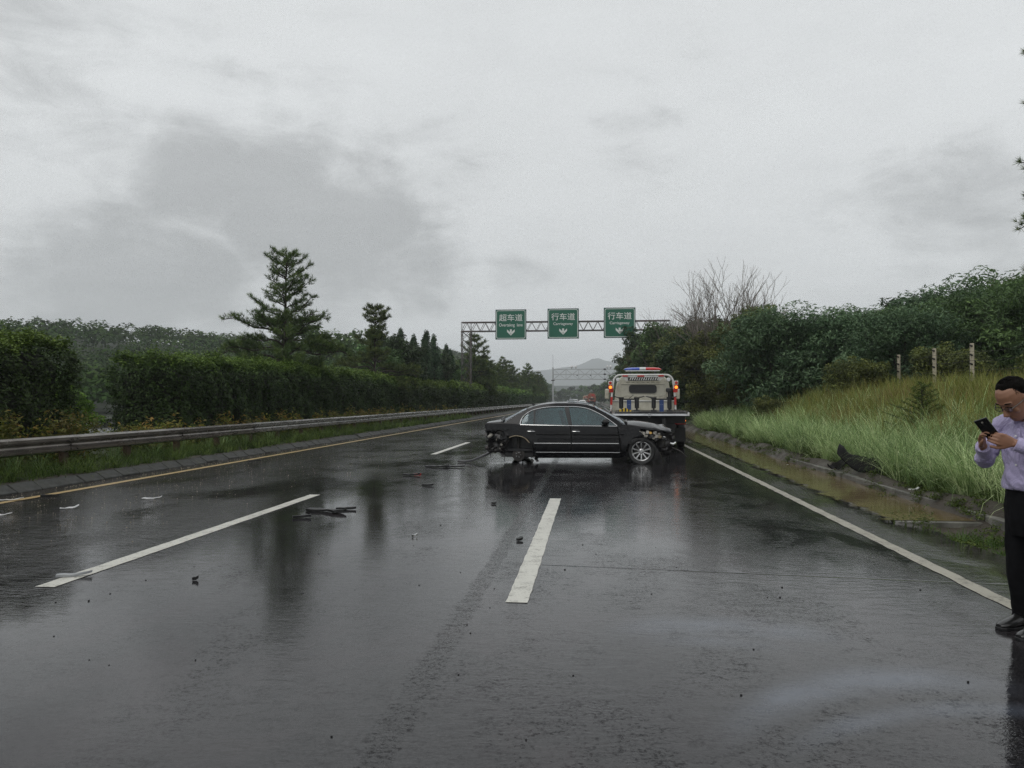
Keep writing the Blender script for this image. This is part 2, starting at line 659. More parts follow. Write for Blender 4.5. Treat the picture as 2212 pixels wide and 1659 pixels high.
def ground_material(name, stops, bs=14, rough=0.85, wetspots=0.4):
    t = NT(name)
    co = t.coord('Object')
    n0 = t.noise(co, 0.6, 8, 0.65)
    n1 = t.noise(co, bs, 6, 0.7)
    c = t.ramp(t.math('MULTIPLY_ADD', n1, 0.5, t.math('MULTIPLY', n0, 0.5)), stops)
    t.bsdf(Base_Color=c, Roughness=t.rng(n0, 0.4, 0.6, rough, rough - wetspots), Normal=t.bump(n1, 0.9, 0.03))
    return t.m


M = {}
M['asphalt'] = asphalt_material('wet_asphalt')
M['far_asphalt'] = pbr('wet_asphalt_plain', (0.035, 0.034, 0.034), 0.25, var=0.3, vscale=1.0, bump=0.3, bscale=60)
M['puddle'] = water_material('muddy_water', (0.11, 0.08, 0.04), (0.17, 0.13, 0.07), ripple=.0022)
M['white_line'] = paint_material('white_road_paint', (0.60, 0.59, 0.53), 0.7)
M['edge_line'] = paint_material('worn_edge_paint', (0.36, 0.34, 0.28), 0.9, (0.09, 0.08, 0.06))
M['yellow_line'] = paint_material('yellow_road_paint', (0.50, 0.36, 0.17), 0.5)
M['soil'] = ground_material('wet_soil', [(0.35, (0.022, 0.018, 0.012)), (0.6, (0.06, 0.048, 0.034)), (0.75, (0.10, 0.082, 0.06))])
M['verge'] = ground_material('grassy_ground', [(0.3, (0.014, 0.020, 0.007)), (0.55, (0.03, 0.042, 0.012)), (0.75, (0.055, 0.06, 0.022))], bs=7, wetspots=0.1)
M['forest_floor'] = ground_material('forest_ground', [(0.3, (0.010, 0.016, 0.007)), (0.75, (0.028, 0.042, 0.016))], bs=1.5, wetspots=0.0)
M['mountain'] = ground_material('mountain_ground', [(0.3, (0.02, 0.03, 0.025)), (0.75, (0.035, 0.05, 0.035))], bs=0.05, wetspots=0.0)
M['concrete'] = pbr('wet_concrete', (0.15, 0.145, 0.13), 0.45, var=0.35, vscale=5, dirt=(0.05, 0.05, 0.035), dscale=3, damt=0.8, bump=0.4, bscale=50)
M['kerb'] = pbr('kerb_concrete', (0.052, 0.053, 0.050), 0.65, var=0.3, vscale=6, dirt=(0.03, 0.03, 0.022), dscale=4, damt=0.8, bump=0.45, bscale=60, spec=.22)

# ------------------------------------------------------------------ terrain
HILLS = [(-140, 190, 62, 60, 13.5), (-90, 240, 50, 60, 7), (-215, 140, 70, 70, 6), (-130, 350, 90, 90, 17), (-75, 440, 60, 90, 17), (-300, 320, 110, 120, 14),
         (45, 85, 26, 34, 1.6), (75, 60, 34, 40, 3.0), (30, 150, 26, 50, 3), (60, 260, 45, 110, 8), (120, 120, 60, 90, 8)]


def terrain(X, Y):
    X = np.asarray(X, dtype=float)
    Y = np.asarray(Y, dtype=float)
    h = np.zeros(np.broadcast(X, Y).shape)
    for cx, cy, sx, sy, a in HILLS:
        g = a * np.exp(-((X - cx) / sx) ** 2 - ((Y - cy) / sy) ** 2)
        side = smooth(-30, -60, X) if cx < 0 else smooth(11, 26, X)
        h = h + g * side
    bumps = 0.05 * np.sin(X * 1.9 + np.sin(Y * 0.7) * 2) * np.cos(Y * 1.3 + X * 0.4)
    z = h
    med = smooth(-9.06, -9.14, X) * smooth(-15.6, -15.3, X)
    z = z + med * (0.13 + .06 * smooth(-9.3, -9.9, X) + bumps * 0.4)
    # right: gutter, bank, slope, shelf where the fence stands
    edge = 3.66 + 0.06 * np.sin(Y * 1.1) + 0.06 * np.sin(Y * 2.7 + 1)
    bank = 0.09 * np.exp(-((X - (4.78 + 0.08 * np.sin(Y * 0.9))) / 0.17) ** 2) + bumps * smooth(4.3, 5.0, X)
    ditch = -0.10 * smooth(0.1, -0.3, Y - 9.9) * np.exp(-((X - 4.15) / 0.35) ** 2)
    slope = 1.27 * smooth(4.7, 9.6, X) + 0.10 * smooth(4.5, 4.9, X)
    slope = slope * (1 - 0.35 * smooth(45, 90, Y))
    right = smooth(edge, edge + 0.25, X)
    z = z + right * (bank + ditch + slope) + smooth(10, 40, X) * 1.2
    z = z - 0.10 * (1 - med) * smooth(-28, -27, X) * (1 - right) * 1.0
    z = z - 0.035 * right * smooth(4.7, 4.5, X) - 0.1 * smooth(-27, -28, X) * 0
    return z


def grid_mesh(name, xs, ys, hf):
    xs, ys = np.asarray(xs), np.asarray(ys)
    XX, YY = np.meshgrid(xs, ys)
    ZZ = hf(XX, YY)
    V = np.stack([XX.ravel(), YY.ravel(), ZZ.ravel()], 1)
    nx, ny = len(xs), len(ys)
    i = np.arange(nx - 1)[None, :] + np.arange(ny - 1)[:, None] * nx
    i = i.ravel()
    L = np.stack([i, i + 1, i + nx + 1, i + nx], 1).ravel()
    return np_mesh(name, V, L, np.arange(len(i)) * 4, smooth=True)


def seq(*segs):
    out = []
    for a, b, n in segs:
        out.extend(np.linspace(a, b, n, endpoint=False))
    out.append(segs[-1][1])
    return np.array(out)


gx = seq((-3000, -400, 14), (-400, -60, 50), (-60, -16, 30), (-16, -9.8, 14), (-9.8, -9.0, 24), (-9.0, 3.2, 6), (3.2, 5.4, 46), (5.4, 12, 34), (12, 60, 40), (60, 400, 40), (400, 3000, 12))
gy = seq((-60, -4, 8), (-4, 4, 12), (4, 16, 90), (16, 40, 80), (40, 100, 60), (100, 500, 80), (500, 4000, 14))


def ground_h(X, Y):
    z = terrain(X, Y)
    return z + smooth(450, 900, Y) * 0


g_me = grid_mesh('ground', gx, gy, ground_h)
g_me.materials.append(M['verge'])
g_me.materials.append(M['soil'])
g_me.materials.append(M['forest_floor'])
cen = np.zeros(len(g_me.polygons) * 3, dtype=np.float32)
g_me.polygons.foreach_get('center', cen)
cen = cen.reshape(-1, 3)
mi = np.zeros(len(cen), dtype=np.int32)
mi[(cen[:, 0] > 3.2) & (cen[:, 0] < 5.15)] = 1
mi[(cen[:, 0] < -9.0) & (cen[:, 0] > -9.3)] = 1
mi[(cen[:, 0] < -30) | (cen[:, 0] > 12)] = 2
g_me.polygons.foreach_set('material_index', mi)
ground = tag(link_mesh('ground', g_me, None), 'wet ground of verges, banks and hills beside the motorway', kind='structure')


# road sheets
def sheet(name, x0, x1, y0, y1, z, mat, label, sx=24, sy=60):
    me = grid_mesh(name, np.linspace(x0, x1, sx), np.linspace(y0, y1, sy), lambda X, Y: X * 0 + z)
    return tag(link_mesh(name, me, mat), label, kind='structure')


def road_edge(Y):
    return 3.74 + 0.04 * np.sin(Y * 1.7) + 0.05 * np.sin(Y * 4.1 + 1) + 0.03 * np.sin(Y * 9 + 2)


def road_sheet():
    ys = seq((-8, 30, 190), (30, 1500, 60))
    xl = np.linspace(-9.0, 3.3, 14)
    V, L = [], []
    for y in ys:
        for x in xl:
            V.append((x, y, 0.0))
        V.append((float(road_edge(y)), y, -0.004))
        V.append((float(road_edge(y)) + 0.08, y, -0.09))
    n = len(xl) + 2
    V = np.array(V)
    i = (np.arange(n - 1)[None, :] + np.arange(len(ys) - 1)[:, None] * n).ravel()
    L = np.stack([i, i + 1, i + n + 1, i + n], 1).ravel()
    me = np_mesh('road', V, L, np.arange(len(i)) * 4)
    return tag(link_mesh('road', me, M['asphalt']), 'wet black asphalt of the three-lane carriageway', kind='structure')


road_sheet()
sheet('opposite_road', -27, -15.7, -8, 1500, 0.0, M['far_asphalt'], 'opposite carriageway beyond the median hedge')


# painted lines: sheets 4 mm above the asphalt, ragged ends and edges
def line_strip(name, x, w, y0, y1, mat, label, step=0.12, jag=0.004, parent=None):
    ys = np.arange(y0, y1 + 1e-6, step)
    V, L = [], []
    for k, y in enumerate(ys):
        a = x - w / 2 + rnd.uniform(-jag, jag)
        b = x + w / 2 + rnd.uniform(-jag, jag)
        yy = y + (rnd.uniform(-jag, jag) if 0 < k < len(ys) - 1 else 0)
        V += [(a, yy, 0.004), (b, yy, 0.004)]
    n = len(ys)
    for k in range(n - 1):
        L += [2 * k, 2 * k + 1, 2 * k + 3, 2 * k + 2]
    me = np_mesh(name, np.array(V), np.array(L), np.arange(n - 1) * 4)
    o = link_mesh(name, me, mat)
    return tag(o, label, kind='structure')


for k in range(14):
    y0 = 5.75 + 15 * k
    line_strip('lane_dash', -4.22, 0.16, y0, y0 + 6.0, M['white_line'], 'worn white dash between the overtaking lane and the middle lane')
    line_strip('lane_dash', -0.54, 0.16, y0 - 0.1, y0 + 5.95, M['white_line'], 'white dash between the two carriageway lanes')
for y0, y1 in ((1.5, 12), (12, 30), (30, 90), (90, 400)):
    line_strip('edge_line', 2.94, 0.13, y0, y1, M['edge_line'], 'worn white line along the right edge of the carriageway', step=0.15 if y1 < 50 else 1.0, jag=0.008)
line_strip('yellow_line', -8.28, 0.15, 3, 60, M['yellow_line'], 'faded yellow line along the median side', step=0.2)
line_strip('yellow_line', -8.28, 0.15, 60, 400, M['yellow_line'], 'faded yellow line along the median side, far part', step=2)

# kerb of slanted concrete blocks
kerb = tag(thing('kerb', loc=(0, 0, 0)), 'row of slanted grey concrete kerb stones along the median', kind='structure')


def kerb_stone_mesh(seed):
    r = random.Random(seed)
    mb = MB()
    L_ = 0.522
    j = lambda: r.uniform(-0.008, 0.008)
    pts = [(.30 + j(), 0.0 - 0.05), (.30 + j(), 0.02 + j() * .5), (.13 + j(), 0.135 + j() * .6), (.03, 0.128), (.03, -0.05)]
    sk = 0.16          # the joints run slanted
    vs = []
    for y in (0, L_):
        for (x, z) in pts:
            vs.append((x, y - L_ / 2, z))
    n = len(pts)
    fs = [tuple(range(n))[::-1], tuple(range(n, 2 * n))] + [(i, (i + 1) % n, n + (i + 1) % n, n + i) for i in range(n)]
    mb.add(vs, fs)
    bm = bmesh.new()
    me = mb.mesh('kerb_stone')
    bm.from_mesh(me)
    bmesh.ops.bevel(bm, geom=[e for e in bm.edges if e.calc_length() < 0.6], offset=0.008, segments=1, affect='EDGES')
    bm.to_mesh(me)
    bm.free()
    me.materials.append(M['kerb'])
    return me


kms = [kerb_stone_mesh(s) for s in range(6)]
yk = 4.0
k = 0
while yk < 110 and k < 220:
    share('kerb_stone', kms[k % 6], kerb, (-9.15 + rnd.uniform(-.012, .012), yk, rnd.uniform(-.008, .006)), (rnd.uniform(-.012, .012), rnd.uniform(-.03, .03), rnd.uniform(-.02, .02)))
    yk += 0.55
    k += 1

# brown puddle over the gutter slab, slab edge
def puddle(name, y0, y1, z, label, inner, outer):
    ys = np.arange(y0, y1, 0.05)
    xs = np.linspace(0, 1, 8)
    V, L = [], []
    for y in ys:
        a, b = inner(y), outer(y)
        for s in xs:
            V.append((a + (b - a) * s, y, z))
    n = 8
    i = (np.arange(n - 1)[None, :] + np.arange(len(ys) - 1)[:, None] * n).ravel()
    L = np.stack([i, i + 1, i + n + 1, i + n], 1).ravel()
    me = np_mesh(name, np.array(V), L, np.arange(len(i)) * 4)
    return tag(link_mesh(name, me, M['puddle']), label, kind='structure')


puddle('muddy_puddle', 9.95, 38, 0.006, 'brown rainwater standing in the gutter at the foot of the bank',
       lambda y: 3.20, lambda y: 4.62 + 0.04 * math.sin(y * 2.1))
gs = thing('gutter', kind='structure')
tag(gs, 'concrete gutter slab with a broken front edge')
mb = MB()
yy = 9.85
q = 0
while yy < 20:
    m1 = MB()
    L_ = 1.0
    m1.box((4.12, yy + L_ / 2, -0.05), (1.02, L_ - 0.015, 0.10), Matrix.Rotation(rnd.uniform(-.01, .01), 3, 'Z'))
    m1.build('slab', M['concrete'], gs, bevel=0.008)
    yy += L_
mb = MB()
for y0 in np.arange(7.2, 19, 0.9):
    w = MB().box((4.66 + rnd.uniform(-.02, .02), y0 + 0.44, 0.01), (0.12, 0.86, 0.16), Matrix.Rotation(rnd.uniform(-.05, .05), 3, 'Z'))
    w.build('gutter_wall', M['concrete'], gs, bevel=0.01)


# far ridges and mountains (real relief)
def ridge(name, pts, width, label, mat, seed, cells=60):
    """pts: (x, y, h) along the crest; a relief with a back and a front"""
    xs = [p[0] for p in pts]
    x0, x1 = min(xs), max(xs)
    ys0 = np.mean([p[1] for p in pts])
    gx_ = np.linspace(x0, x1, 160)
    gy_ = np.linspace(-1, 1, 24)
    ch = np.interp(gx_, xs, [p[2] for p in pts])
    cy = np.interp(gx_, xs, [p[1] for p in pts])
    V = []
    for s in gy_:
        for i_, x in enumerate(gx_):
            nz = mnoise.fractal(Vector((x / width * 1.7, s * 2.0 + seed, seed)), 1.0, 2.0, 5)
            prof = (1 - abs(s)) ** 1.15
            V.append((x, cy[i_] + s * width, ch[i_] * prof * (1 + 0.16 * nz) + 0.25 * ch[i_] * nz * prof * 0.6 - 0.6))
    n = len(gx_)
    i = (np.arange(n - 1)[None, :] + np.arange(len(gy_) - 1)[:, None] * n).ravel()
    L = np.stack([i, i + 1, i + n + 1, i + n], 1).ravel()
    me = np_mesh(name, np.array(V), L, np.arange(len(i)) * 4, smooth=True)
    return tag(link_mesh(name, me, mat), label, kind='structure')


ridge('mountain', [(-1900, 3700, 90), (-1300, 3600, 130), (-760, 3500, 130), (-500, 3300, 160), (-330, 3200, 128), (-180, 3100, 118), (-60, 3100, 135), (15, 3100, 174), (80, 3100, 164), (200, 3100, 150), (400, 3100, 165), (900, 3100, 180), (1700, 3100, 120)], 900,
      'pale blue mountain behind the end of the motorway', M['mountain'], 3)
ridge('hill', [(-700, 1000, 24), (-330, 980, 30), (-140, 950, 28), (-80, 940, 17), (-25, 930, 19), (25, 930, 21), (75, 930, 12), (250, 930, 26), (600, 930, 28)], 220,
      'grey green wooded hill beyond the end of the road', M['mountain'], 8)


# ------------------------------------------------------------------ leaves, needles, blades (all real faces, made with numpy)
def leaf_arrays(P, size, up=0.3, aspect=0.45, g=rng, out=None, outw=0.0):
    """one folded leaf (two triangles) at each point"""
    N = len(P)
    n = g.normal(size=(N, 3))
    n /= np.linalg.norm(n, axis=1, keepdims=True) + 1e-9
    n[:, 2] = np.abs(n[:, 2]) + up
    if out is not None:
        n += out * outw
    n /= np.linalg.norm(n, axis=1, keepdims=True) + 1e-9
    t = g.normal(size=(N, 3))
    t -= n * np.sum(t * n, 1, keepdims=True)
    t /= np.linalg.norm(t, axis=1, keepdims=True) + 1e-9
    b = np.cross(n, t)
    s = (np.asarray(size) * g.uniform(0.7, 1.3, N))[:, None]
    a0 = P - t * s * 0.5
    a1 = P + t * s * 0.5
    c0 = P + b * s * 0.5 * aspect + n * s * 0.10
    c1 = P - b * s * 0.5 * aspect + n * s * 0.10
    V = np.stack([a0, c0, a1, c1], 1).reshape(-1, 3)
    i = np.arange(N) * 4
    L = np.stack([i, i + 1, i + 2, i, i + 2, i + 3], 1).ravel()
    return V, L


def leaf_mesh(name, P, size, mat, var=None, **kw):
    g = kw.get('g', rng)
    V, L = leaf_arrays(P, size, **kw)
    N = len(P)
    if var is None:
        var = g.uniform(0, 1, N)
    me = np_mesh(name, V, L, np.arange(N * 2) * 3, var=np.repeat(np.clip(var, 0, 1), 4))
    me.materials.append(mat)
    return me


def blade_arrays(base, az, length, lean, width, droop, g=rng, segs=4):
    """arching grass blades; every input an array of N"""
    N = len(base)
    d = np.stack([np.cos(az), np.sin(az), np.zeros(N)], 1)
    side = np.stack([-np.sin(az), np.cos(az), np.zeros(N)], 1)
    pts = []
    p = base.copy()
    ang = lean.copy()                      # angle from the vertical
    step = length / segs
    pts.append(p.copy())
    for s in range(segs):
        p = p + d * (np.sin(ang) * step)[:, None]
        p[:, 2] += np.cos(ang) * step
        pts.append(p.copy())
        ang = ang + droop * (0.5 + s / segs)
    V = []
    for s in range(segs):
        w = (width * (1.0 if s == 0 else 1.05 - s / segs * 0.75))[:, None] * 0.5
        V.append(pts[s] - side * w)
        V.append(pts[s] + side * w)
    V.append(pts[segs])
    nv = 2 * segs + 1
    V = np.stack(V, 1).reshape(-1, 3)
    i = np.arange(N) * nv
    parts = []
    starts_unit = []
    acc = 0
    for s in range(segs - 1):
        parts += [i + 2 * s, i + 2 * s + 1, i + 2 * s + 3, i + 2 * s + 2]
        starts_unit.append(acc)
        acc += 4
    s = segs - 1
    parts += [i + 2 * s, i + 2 * s + 1, i + 2 * s + 2]
    starts_unit.append(acc)
    acc += 3
    L = np.stack(parts, 1).ravel()
    S = (np.arange(N)[:, None] * acc + np.array(starts_unit)[None, :]).ravel()
    return V, L, S, nv


def grass_object(name, base, az, length, lean, width, droop, mat, label, var, segs=4):
    V, L, S, nv = blade_arrays(base, az, length, lean, width, droop, segs=segs)
    me = np_mesh(name, V, L, S, var=np.repeat(np.clip(var, 0, 1), nv))
    return tag(link_mesh(name, me, mat), label, kind='stuff')


def join_arrays(parts):
    Vs, Ls, Ss, vs = [], [], [], []
    nv = nl = 0
    for V, L, S, var in parts:
        Vs.append(V)
        Ls.append(L + nv)
        Ss.append(S + nl)
        vs.append(var)
        nv += len(V)
        nl += len(L)
    return np.concatenate(Vs), np.concatenate(Ls), np.concatenate(Ss), np.concatenate(vs)


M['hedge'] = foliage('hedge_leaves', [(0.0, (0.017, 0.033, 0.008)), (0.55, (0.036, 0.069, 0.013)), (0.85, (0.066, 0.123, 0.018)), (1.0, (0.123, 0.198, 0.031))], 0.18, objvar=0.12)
M['broad'] = foliage('broad_leaves', [(0.0, (0.044, 0.077, 0.031)), (0.6, (0.092, 0.160, 0.056)), (1.0, (0.180, 0.285, 0.090))], 0.25, objvar=0.3)
M['blue_leaf'] = foliage('bluish_leaves', [(0.0, (0.043, 0.089, 0.043)), (0.6, (0.103, 0.182, 0.090)), (1.0, (0.208, 0.317, 0.161))], 0.2, objvar=0.2)
M['olive_leaf'] = foliage('olive_leaves', [(0.0, (0.052, 0.066, 0.023)), (0.6, (0.113, 0.136, 0.040)), (1.0, (0.211, 0.234, 0.058))], 0.25, objvar=0.3)
M['dark_leaf'] = foliage('dark_leaves', [(0.0, (0.019, 0.034, 0.015)), (0.7, (0.048, 0.076, 0.030)), (1.0, (0.090, 0.136, 0.051))], 0.15, objvar=0.3)
M['pine'] = foliage('pine_needles', [(0.0, (0.037, 0.061, 0.024)), (0.6, (0.082, 0.126, 0.037)), (1.0, (0.174, 0.224, 0.059))], 0.15, objvar=0.15)
M['cypress'] = foliage('cypress_leaves', [(0.0, (0.027, 0.055, 0.030)), (0.7, (0.062, 0.109, 0.051)), (1.0, (0.109, 0.173, 0.068))], 0.15, objvar=0.2)
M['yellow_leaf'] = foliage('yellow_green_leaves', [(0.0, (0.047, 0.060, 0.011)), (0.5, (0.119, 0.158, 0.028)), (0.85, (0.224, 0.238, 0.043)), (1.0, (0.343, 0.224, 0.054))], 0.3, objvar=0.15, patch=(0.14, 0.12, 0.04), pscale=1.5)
M['bright_leaf'] = foliage('bright_green_leaves', [(0.0, (0.061, 0.109, 0.020)), (0.6, (0.145, 0.242, 0.035)), (1.0, (0.266, 0.363, 0.059))], 0.35, objvar=0.1)
M['silver_grass'] = foliage('silver_grass_blades', [(0.0, (0.089, 0.145, 0.046)), (0.45, (0.215, 0.326, 0.119)), (0.8, (0.412, 0.532, 0.237)), (1.0, (0.644, 0.737, 0.402))], 0.3, objvar=0.05)
M['yellow_grass'] = foliage('yellow_grass_blades', [(0.0, (0.088, 0.119, 0.025)), (0.5, (0.213, 0.250, 0.056)), (0.85, (0.338, 0.338, 0.100)), (1.0, (0.375, 0.250, 0.112))], 0.3, objvar=0.05, patch=(0.19, 0.14, 0.045), pscale=0.7)
M['green_grass'] = foliage('green_grass_blades', [(0.0, (0.027, 0.052, 0.010)), (0.6, (0.075, 0.139, 0.024)), (1.0, (0.160, 0.234, 0.052))], 0.3, objvar=0.05)
M['weed'] = foliage('weed_leaves', [(0.0, (0.033, 0.055, 0.011)), (0.6, (0.088, 0.132, 0.023)), (1.0, (0.165, 0.198, 0.045))], 0.3, objvar=0.1)
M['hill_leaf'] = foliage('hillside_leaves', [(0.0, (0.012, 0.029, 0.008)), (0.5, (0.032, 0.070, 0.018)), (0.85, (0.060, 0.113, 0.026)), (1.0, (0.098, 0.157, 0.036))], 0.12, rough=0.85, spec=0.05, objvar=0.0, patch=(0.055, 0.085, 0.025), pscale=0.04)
M['bark'] = pbr('dark_bark', (0.035, 0.028, 0.022), 0.8, var=0.5, vscale=12, bump=0.8, bscale=25)
M['twig'] = pbr('grey_twigs', (0.16, 0.14, 0.12), 0.75, var=0.4, vscale=12)


# trees ------------------------------------------------------------
def limb(mb, a, b, r0, r1, bend=0.12, n=6, segs=4, r=rnd):
    a, b = Vector(a), Vector(b)
    L_ = (b - a).length
    off = Vector((r.uniform(-1, 1), r.uniform(-1, 1), r.uniform(-.3, .6))) * L_ * bend
    pts, rad = [], []
    for i in range(segs + 1):
        t = i / segs
        pts.append(a.lerp(b, t) + off * math.sin(math.pi * t))
        rad.append(r0 + (r1 - r0) * t)
    mb.tube(pts, rad, n=n, cap=False)
    return pts


def broad_tree(seed, h, w, low=0.15, leaf=0.16, density=1.0, mat='broad', stems=1, aspect=0.45):
    """trunk and limbs mesh, crown mesh"""
    r = random.Random(seed)
    g = np.random.default_rng(seed)
    mb = MB()
    tips = []
    for s in range(stems):
        base = Vector((r.uniform(-.25, .25) * (stems > 1), r.uniform(-.25, .25) * (stems > 1), -0.3))
        top = Vector((r.uniform(-.12, .12) * w + base.x * 2, r.uniform(-.12, .12) * w + base.y * 2, h * r.uniform(.8, .92)))
        tr = 0.018 * h / math.sqrt(stems) + 0.02
        pts = limb(mb, base, top, tr, tr * .2, 0.05, 7, 7, r)
        nb = int(13 + 4 * r.random())
        for k in range(nb):
            f = low + (0.95 - low) * (k + r.random() * .7) / nb
            p0 = Vector(base).lerp(top, f)
            az = k * 2.4 + r.uniform(-.5, .5)
            env = math.sin(math.pi * min(1, max(0.08, (f - low * .6) / (1.08 - low * .6)))) ** 0.6
            L_ = w * 0.5 * env * r.uniform(.75, 1.12)
            d = Vector((math.cos(az), math.sin(az), r.uniform(.15, .75)))
            d.normalize()
            e = p0 + d * L_
            bp = limb(mb, p0, e, tr * .42 * (1 - f * .5), tr * .08, .12, 5, 3, r)
            tips.append((e, .35 * w * .32))
            tips.append((bp[2], .3 * w * .32))
            for q in range(3):
                e2 = bp[2] + Vector((r.uniform(-1, 1), r.uniform(-1, 1), r.uniform(-.3, .9))) * L_ * .42
                limb(mb, bp[2], e2, tr * .14, tr * .04, .1, 4, 2, r)
                tips.append((e2, w * .10))
        tips.append((top, w * .09))
    P, var, out = [], [], []
    for c, rad in tips:
        n = int(95 * density * (rad / (w * .1)) ** 1.2)
        q = g.normal(size=(n, 3))
        q /= np.linalg.norm(q, axis=1, keepdims=True)
        rr = g.uniform(.35, 1, n) ** .5 * rad * g.uniform(.8, 1.35)
        pts = np.array(c)[None, :] + q * rr[:, None] * np.array([1.15, 1.15, .75])
        P.append(pts)
        tone = g.uniform(.15, .75)
        var.append(np.clip(tone + g.normal(size=n) * .16 + q[:, 2] * .10, 0, 1))
        out.append(q)
    P = np.concatenate(P)
    keep = P[:, 2] > 0.05
    me_c = leaf_mesh('crown', P[keep], leaf, M[mat], var=np.concatenate(var)[keep], g=g, out=np.concatenate(out)[keep], outw=.6, aspect=aspect)
    me_t = mb.mesh('trunk', smooth=True)
    me_t.materials.append(M['bark'])
    return me_t, me_c


def tuft_arrays(C, D, size, k, width, g):
    """bursts of needles round a tip C with direction D"""
    N = len(C)
    C = np.repeat(C, k, 0)
    D = np.repeat(D, k, 0)
    s = np.repeat(size, k) * g.uniform(.75, 1.15, N * k)
    v = D * 0.9 + g.normal(size=(N * k, 3)) * 0.62
    v /= np.linalg.norm(v, axis=1, keepdims=True)
    sd = np.cross(v, g.normal(size=(N * k, 3)))
    sd /= np.linalg.norm(sd, axis=1, keepdims=True) + 1e-9
    a = C - D * (s * .25)[:, None]
    V = np.stack([a - sd * width / 2, a + sd * width / 2, a + v * s[:, None]], 1).reshape(-1, 3)
    return V, np.arange(len(V)), np.arange(N * k) * 3


def pine_tree(seed, h, prof, tuft=0.17, whorl=0.42, k=13, width=0.017, start=0.3, trunk_r=0.14, dens=1.0, lean=0.0, droop=0.12, gaps=0.1):
    """prof: list of (height fraction, branch length)"""
    r = random.Random(seed)
    g = np.random.default_rng(seed)
    mb = MB()
    C, D, S, T = [], [], [], []
    tp = []
    for i in range(12):
        f = i / 11
        tp.append(Vector((math.sin(f * 3 + seed) * .05 * h * .12 + lean * f * f, math.cos(f * 2.3 + seed) * .05 * h * .1, -0.3 + f * (h + .3))))
    mb.tube(tp, [trunk_r * (1 - i / 11 * .9) for i in range(12)], n=8, cap=False)
    hs = [p[0] for p in prof]
    ls = [p[1] for p in prof]
    z = start * h
    az0 = r.random() * 6
    while z < h * .985:
        f = z / h
        L0 = float(np.interp(f, hs, ls))
        nb = r.choice([3, 4, 4, 5, 6]) if L0 > .3 else 3
        az0 += r.uniform(.4, 1.3)
        for b in range(nb):
            if r.random() < gaps:
                continue
            az = az0 + b * 2 * math.pi / nb + r.uniform(-.3, .3)
            L_ = L0 * r.uniform(.62, 1.15)
            if L_ < .08:
                continue
            ft = (z + .3) / (h + .3) * 11
            i0 = min(10, int(ft))
            p0 = tp[i0].lerp(tp[i0 + 1], ft - i0)
            n = 7
            pts = []
            up0 = .10 - droop * (1 - f) * 1.6 + (.55 * max(0, f - .55))
            for i in range(n):
                t = i / (n - 1)
                rr = L_ * t
                zz = L_ * ((.55 + .15 * f) * t - (.52 if f < .5 else (.3 if f < .58 else .02)) * t * t) + .05 * L_ * math.sin(t * 9)
                pts.append(p0 + Vector((math.cos(az + .15 * t) * rr, math.sin(az + .15 * t) * rr, zz)) + Vector((r.uniform(-1, 1), r.uniform(-1, 1), r.uniform(-1, 1))) * .025 * L_)
            r0 = .012 + .017 * L_
            mb.tube(pts, [r0 * (1 - i / n * .8) for i in range(n)], n=5, cap=False)
            # side twigs with tufts
            m_ = int((4 + L_ * 12) * dens)
            for q in range(m_):
                t = (.38 if f < .5 else .2) + (.62 if f < .5 else .8) * (q + r.random()) / m_
                fi = t * (n - 1)
                ii = min(n - 2, int(fi))
                c0 = pts[ii].lerp(pts[ii + 1], fi - ii)
                ln = (.12 + .42 * L_ * (1.12 - t)) * r.uniform(.4, 1.15)
                side = r.choice((-1, 1)) * r.uniform(.5, 1.3)
                dd = Vector((math.cos(az + side), math.sin(az + side), r.uniform(.15, .9)))
                dd.normalize()
                e = c0 + dd * ln
                if ln > .12:
                    mb.tube([c0, e], [.008, .004], n=3, cap=False)
                tone = r.uniform(.15, .8) + .1 * f
                for tt in ((1.0, .8, .6, .4) if ln > .35 else ((1.0, .6) if ln > .18 else (1.0,))):
                    C.append(c0.lerp(e, tt) + Vector((r.uniform(-1, 1), r.uniform(-1, 1), r.uniform(-.3, .8))) * .05)
                    D.append((dd + Vector((0, 0, .5))).normalized())
                    S.append(tuft * r.uniform(.8, 1.15))
                    T.append(tone)
            C.append(pts[-1])
            D.append((pts[-1] - pts[-2]).normalized())
            S.append(tuft * 1.1)
            T.append(r.uniform(.3, .9))
        z += whorl * r.uniform(.7, 1.25) * (.72 if f < .58 else 1.05)
    C.append(tp[-1])
    D.append(Vector((0, 0, 1)))
    S.append(tuft * 1.3)
    T.append(.6)
    C = np.array([tuple(c) for c in C])
    D = np.array([tuple(d) for d in D])
    V, L, St = tuft_arrays(C, D, np.array(S), k, width, g)
    var = np.repeat(np.clip(np.repeat(np.array(T), k) + g.normal(size=len(C) * k) * .12, 0, 1), 3)
    me_c = np_mesh('crown', V, L, St, var=var)
    me_c.materials.append(M['pine'])
    me_t = mb.mesh('trunk', smooth=True)
    me_t.materials.append(M['bark'])
    return me_t, me_c


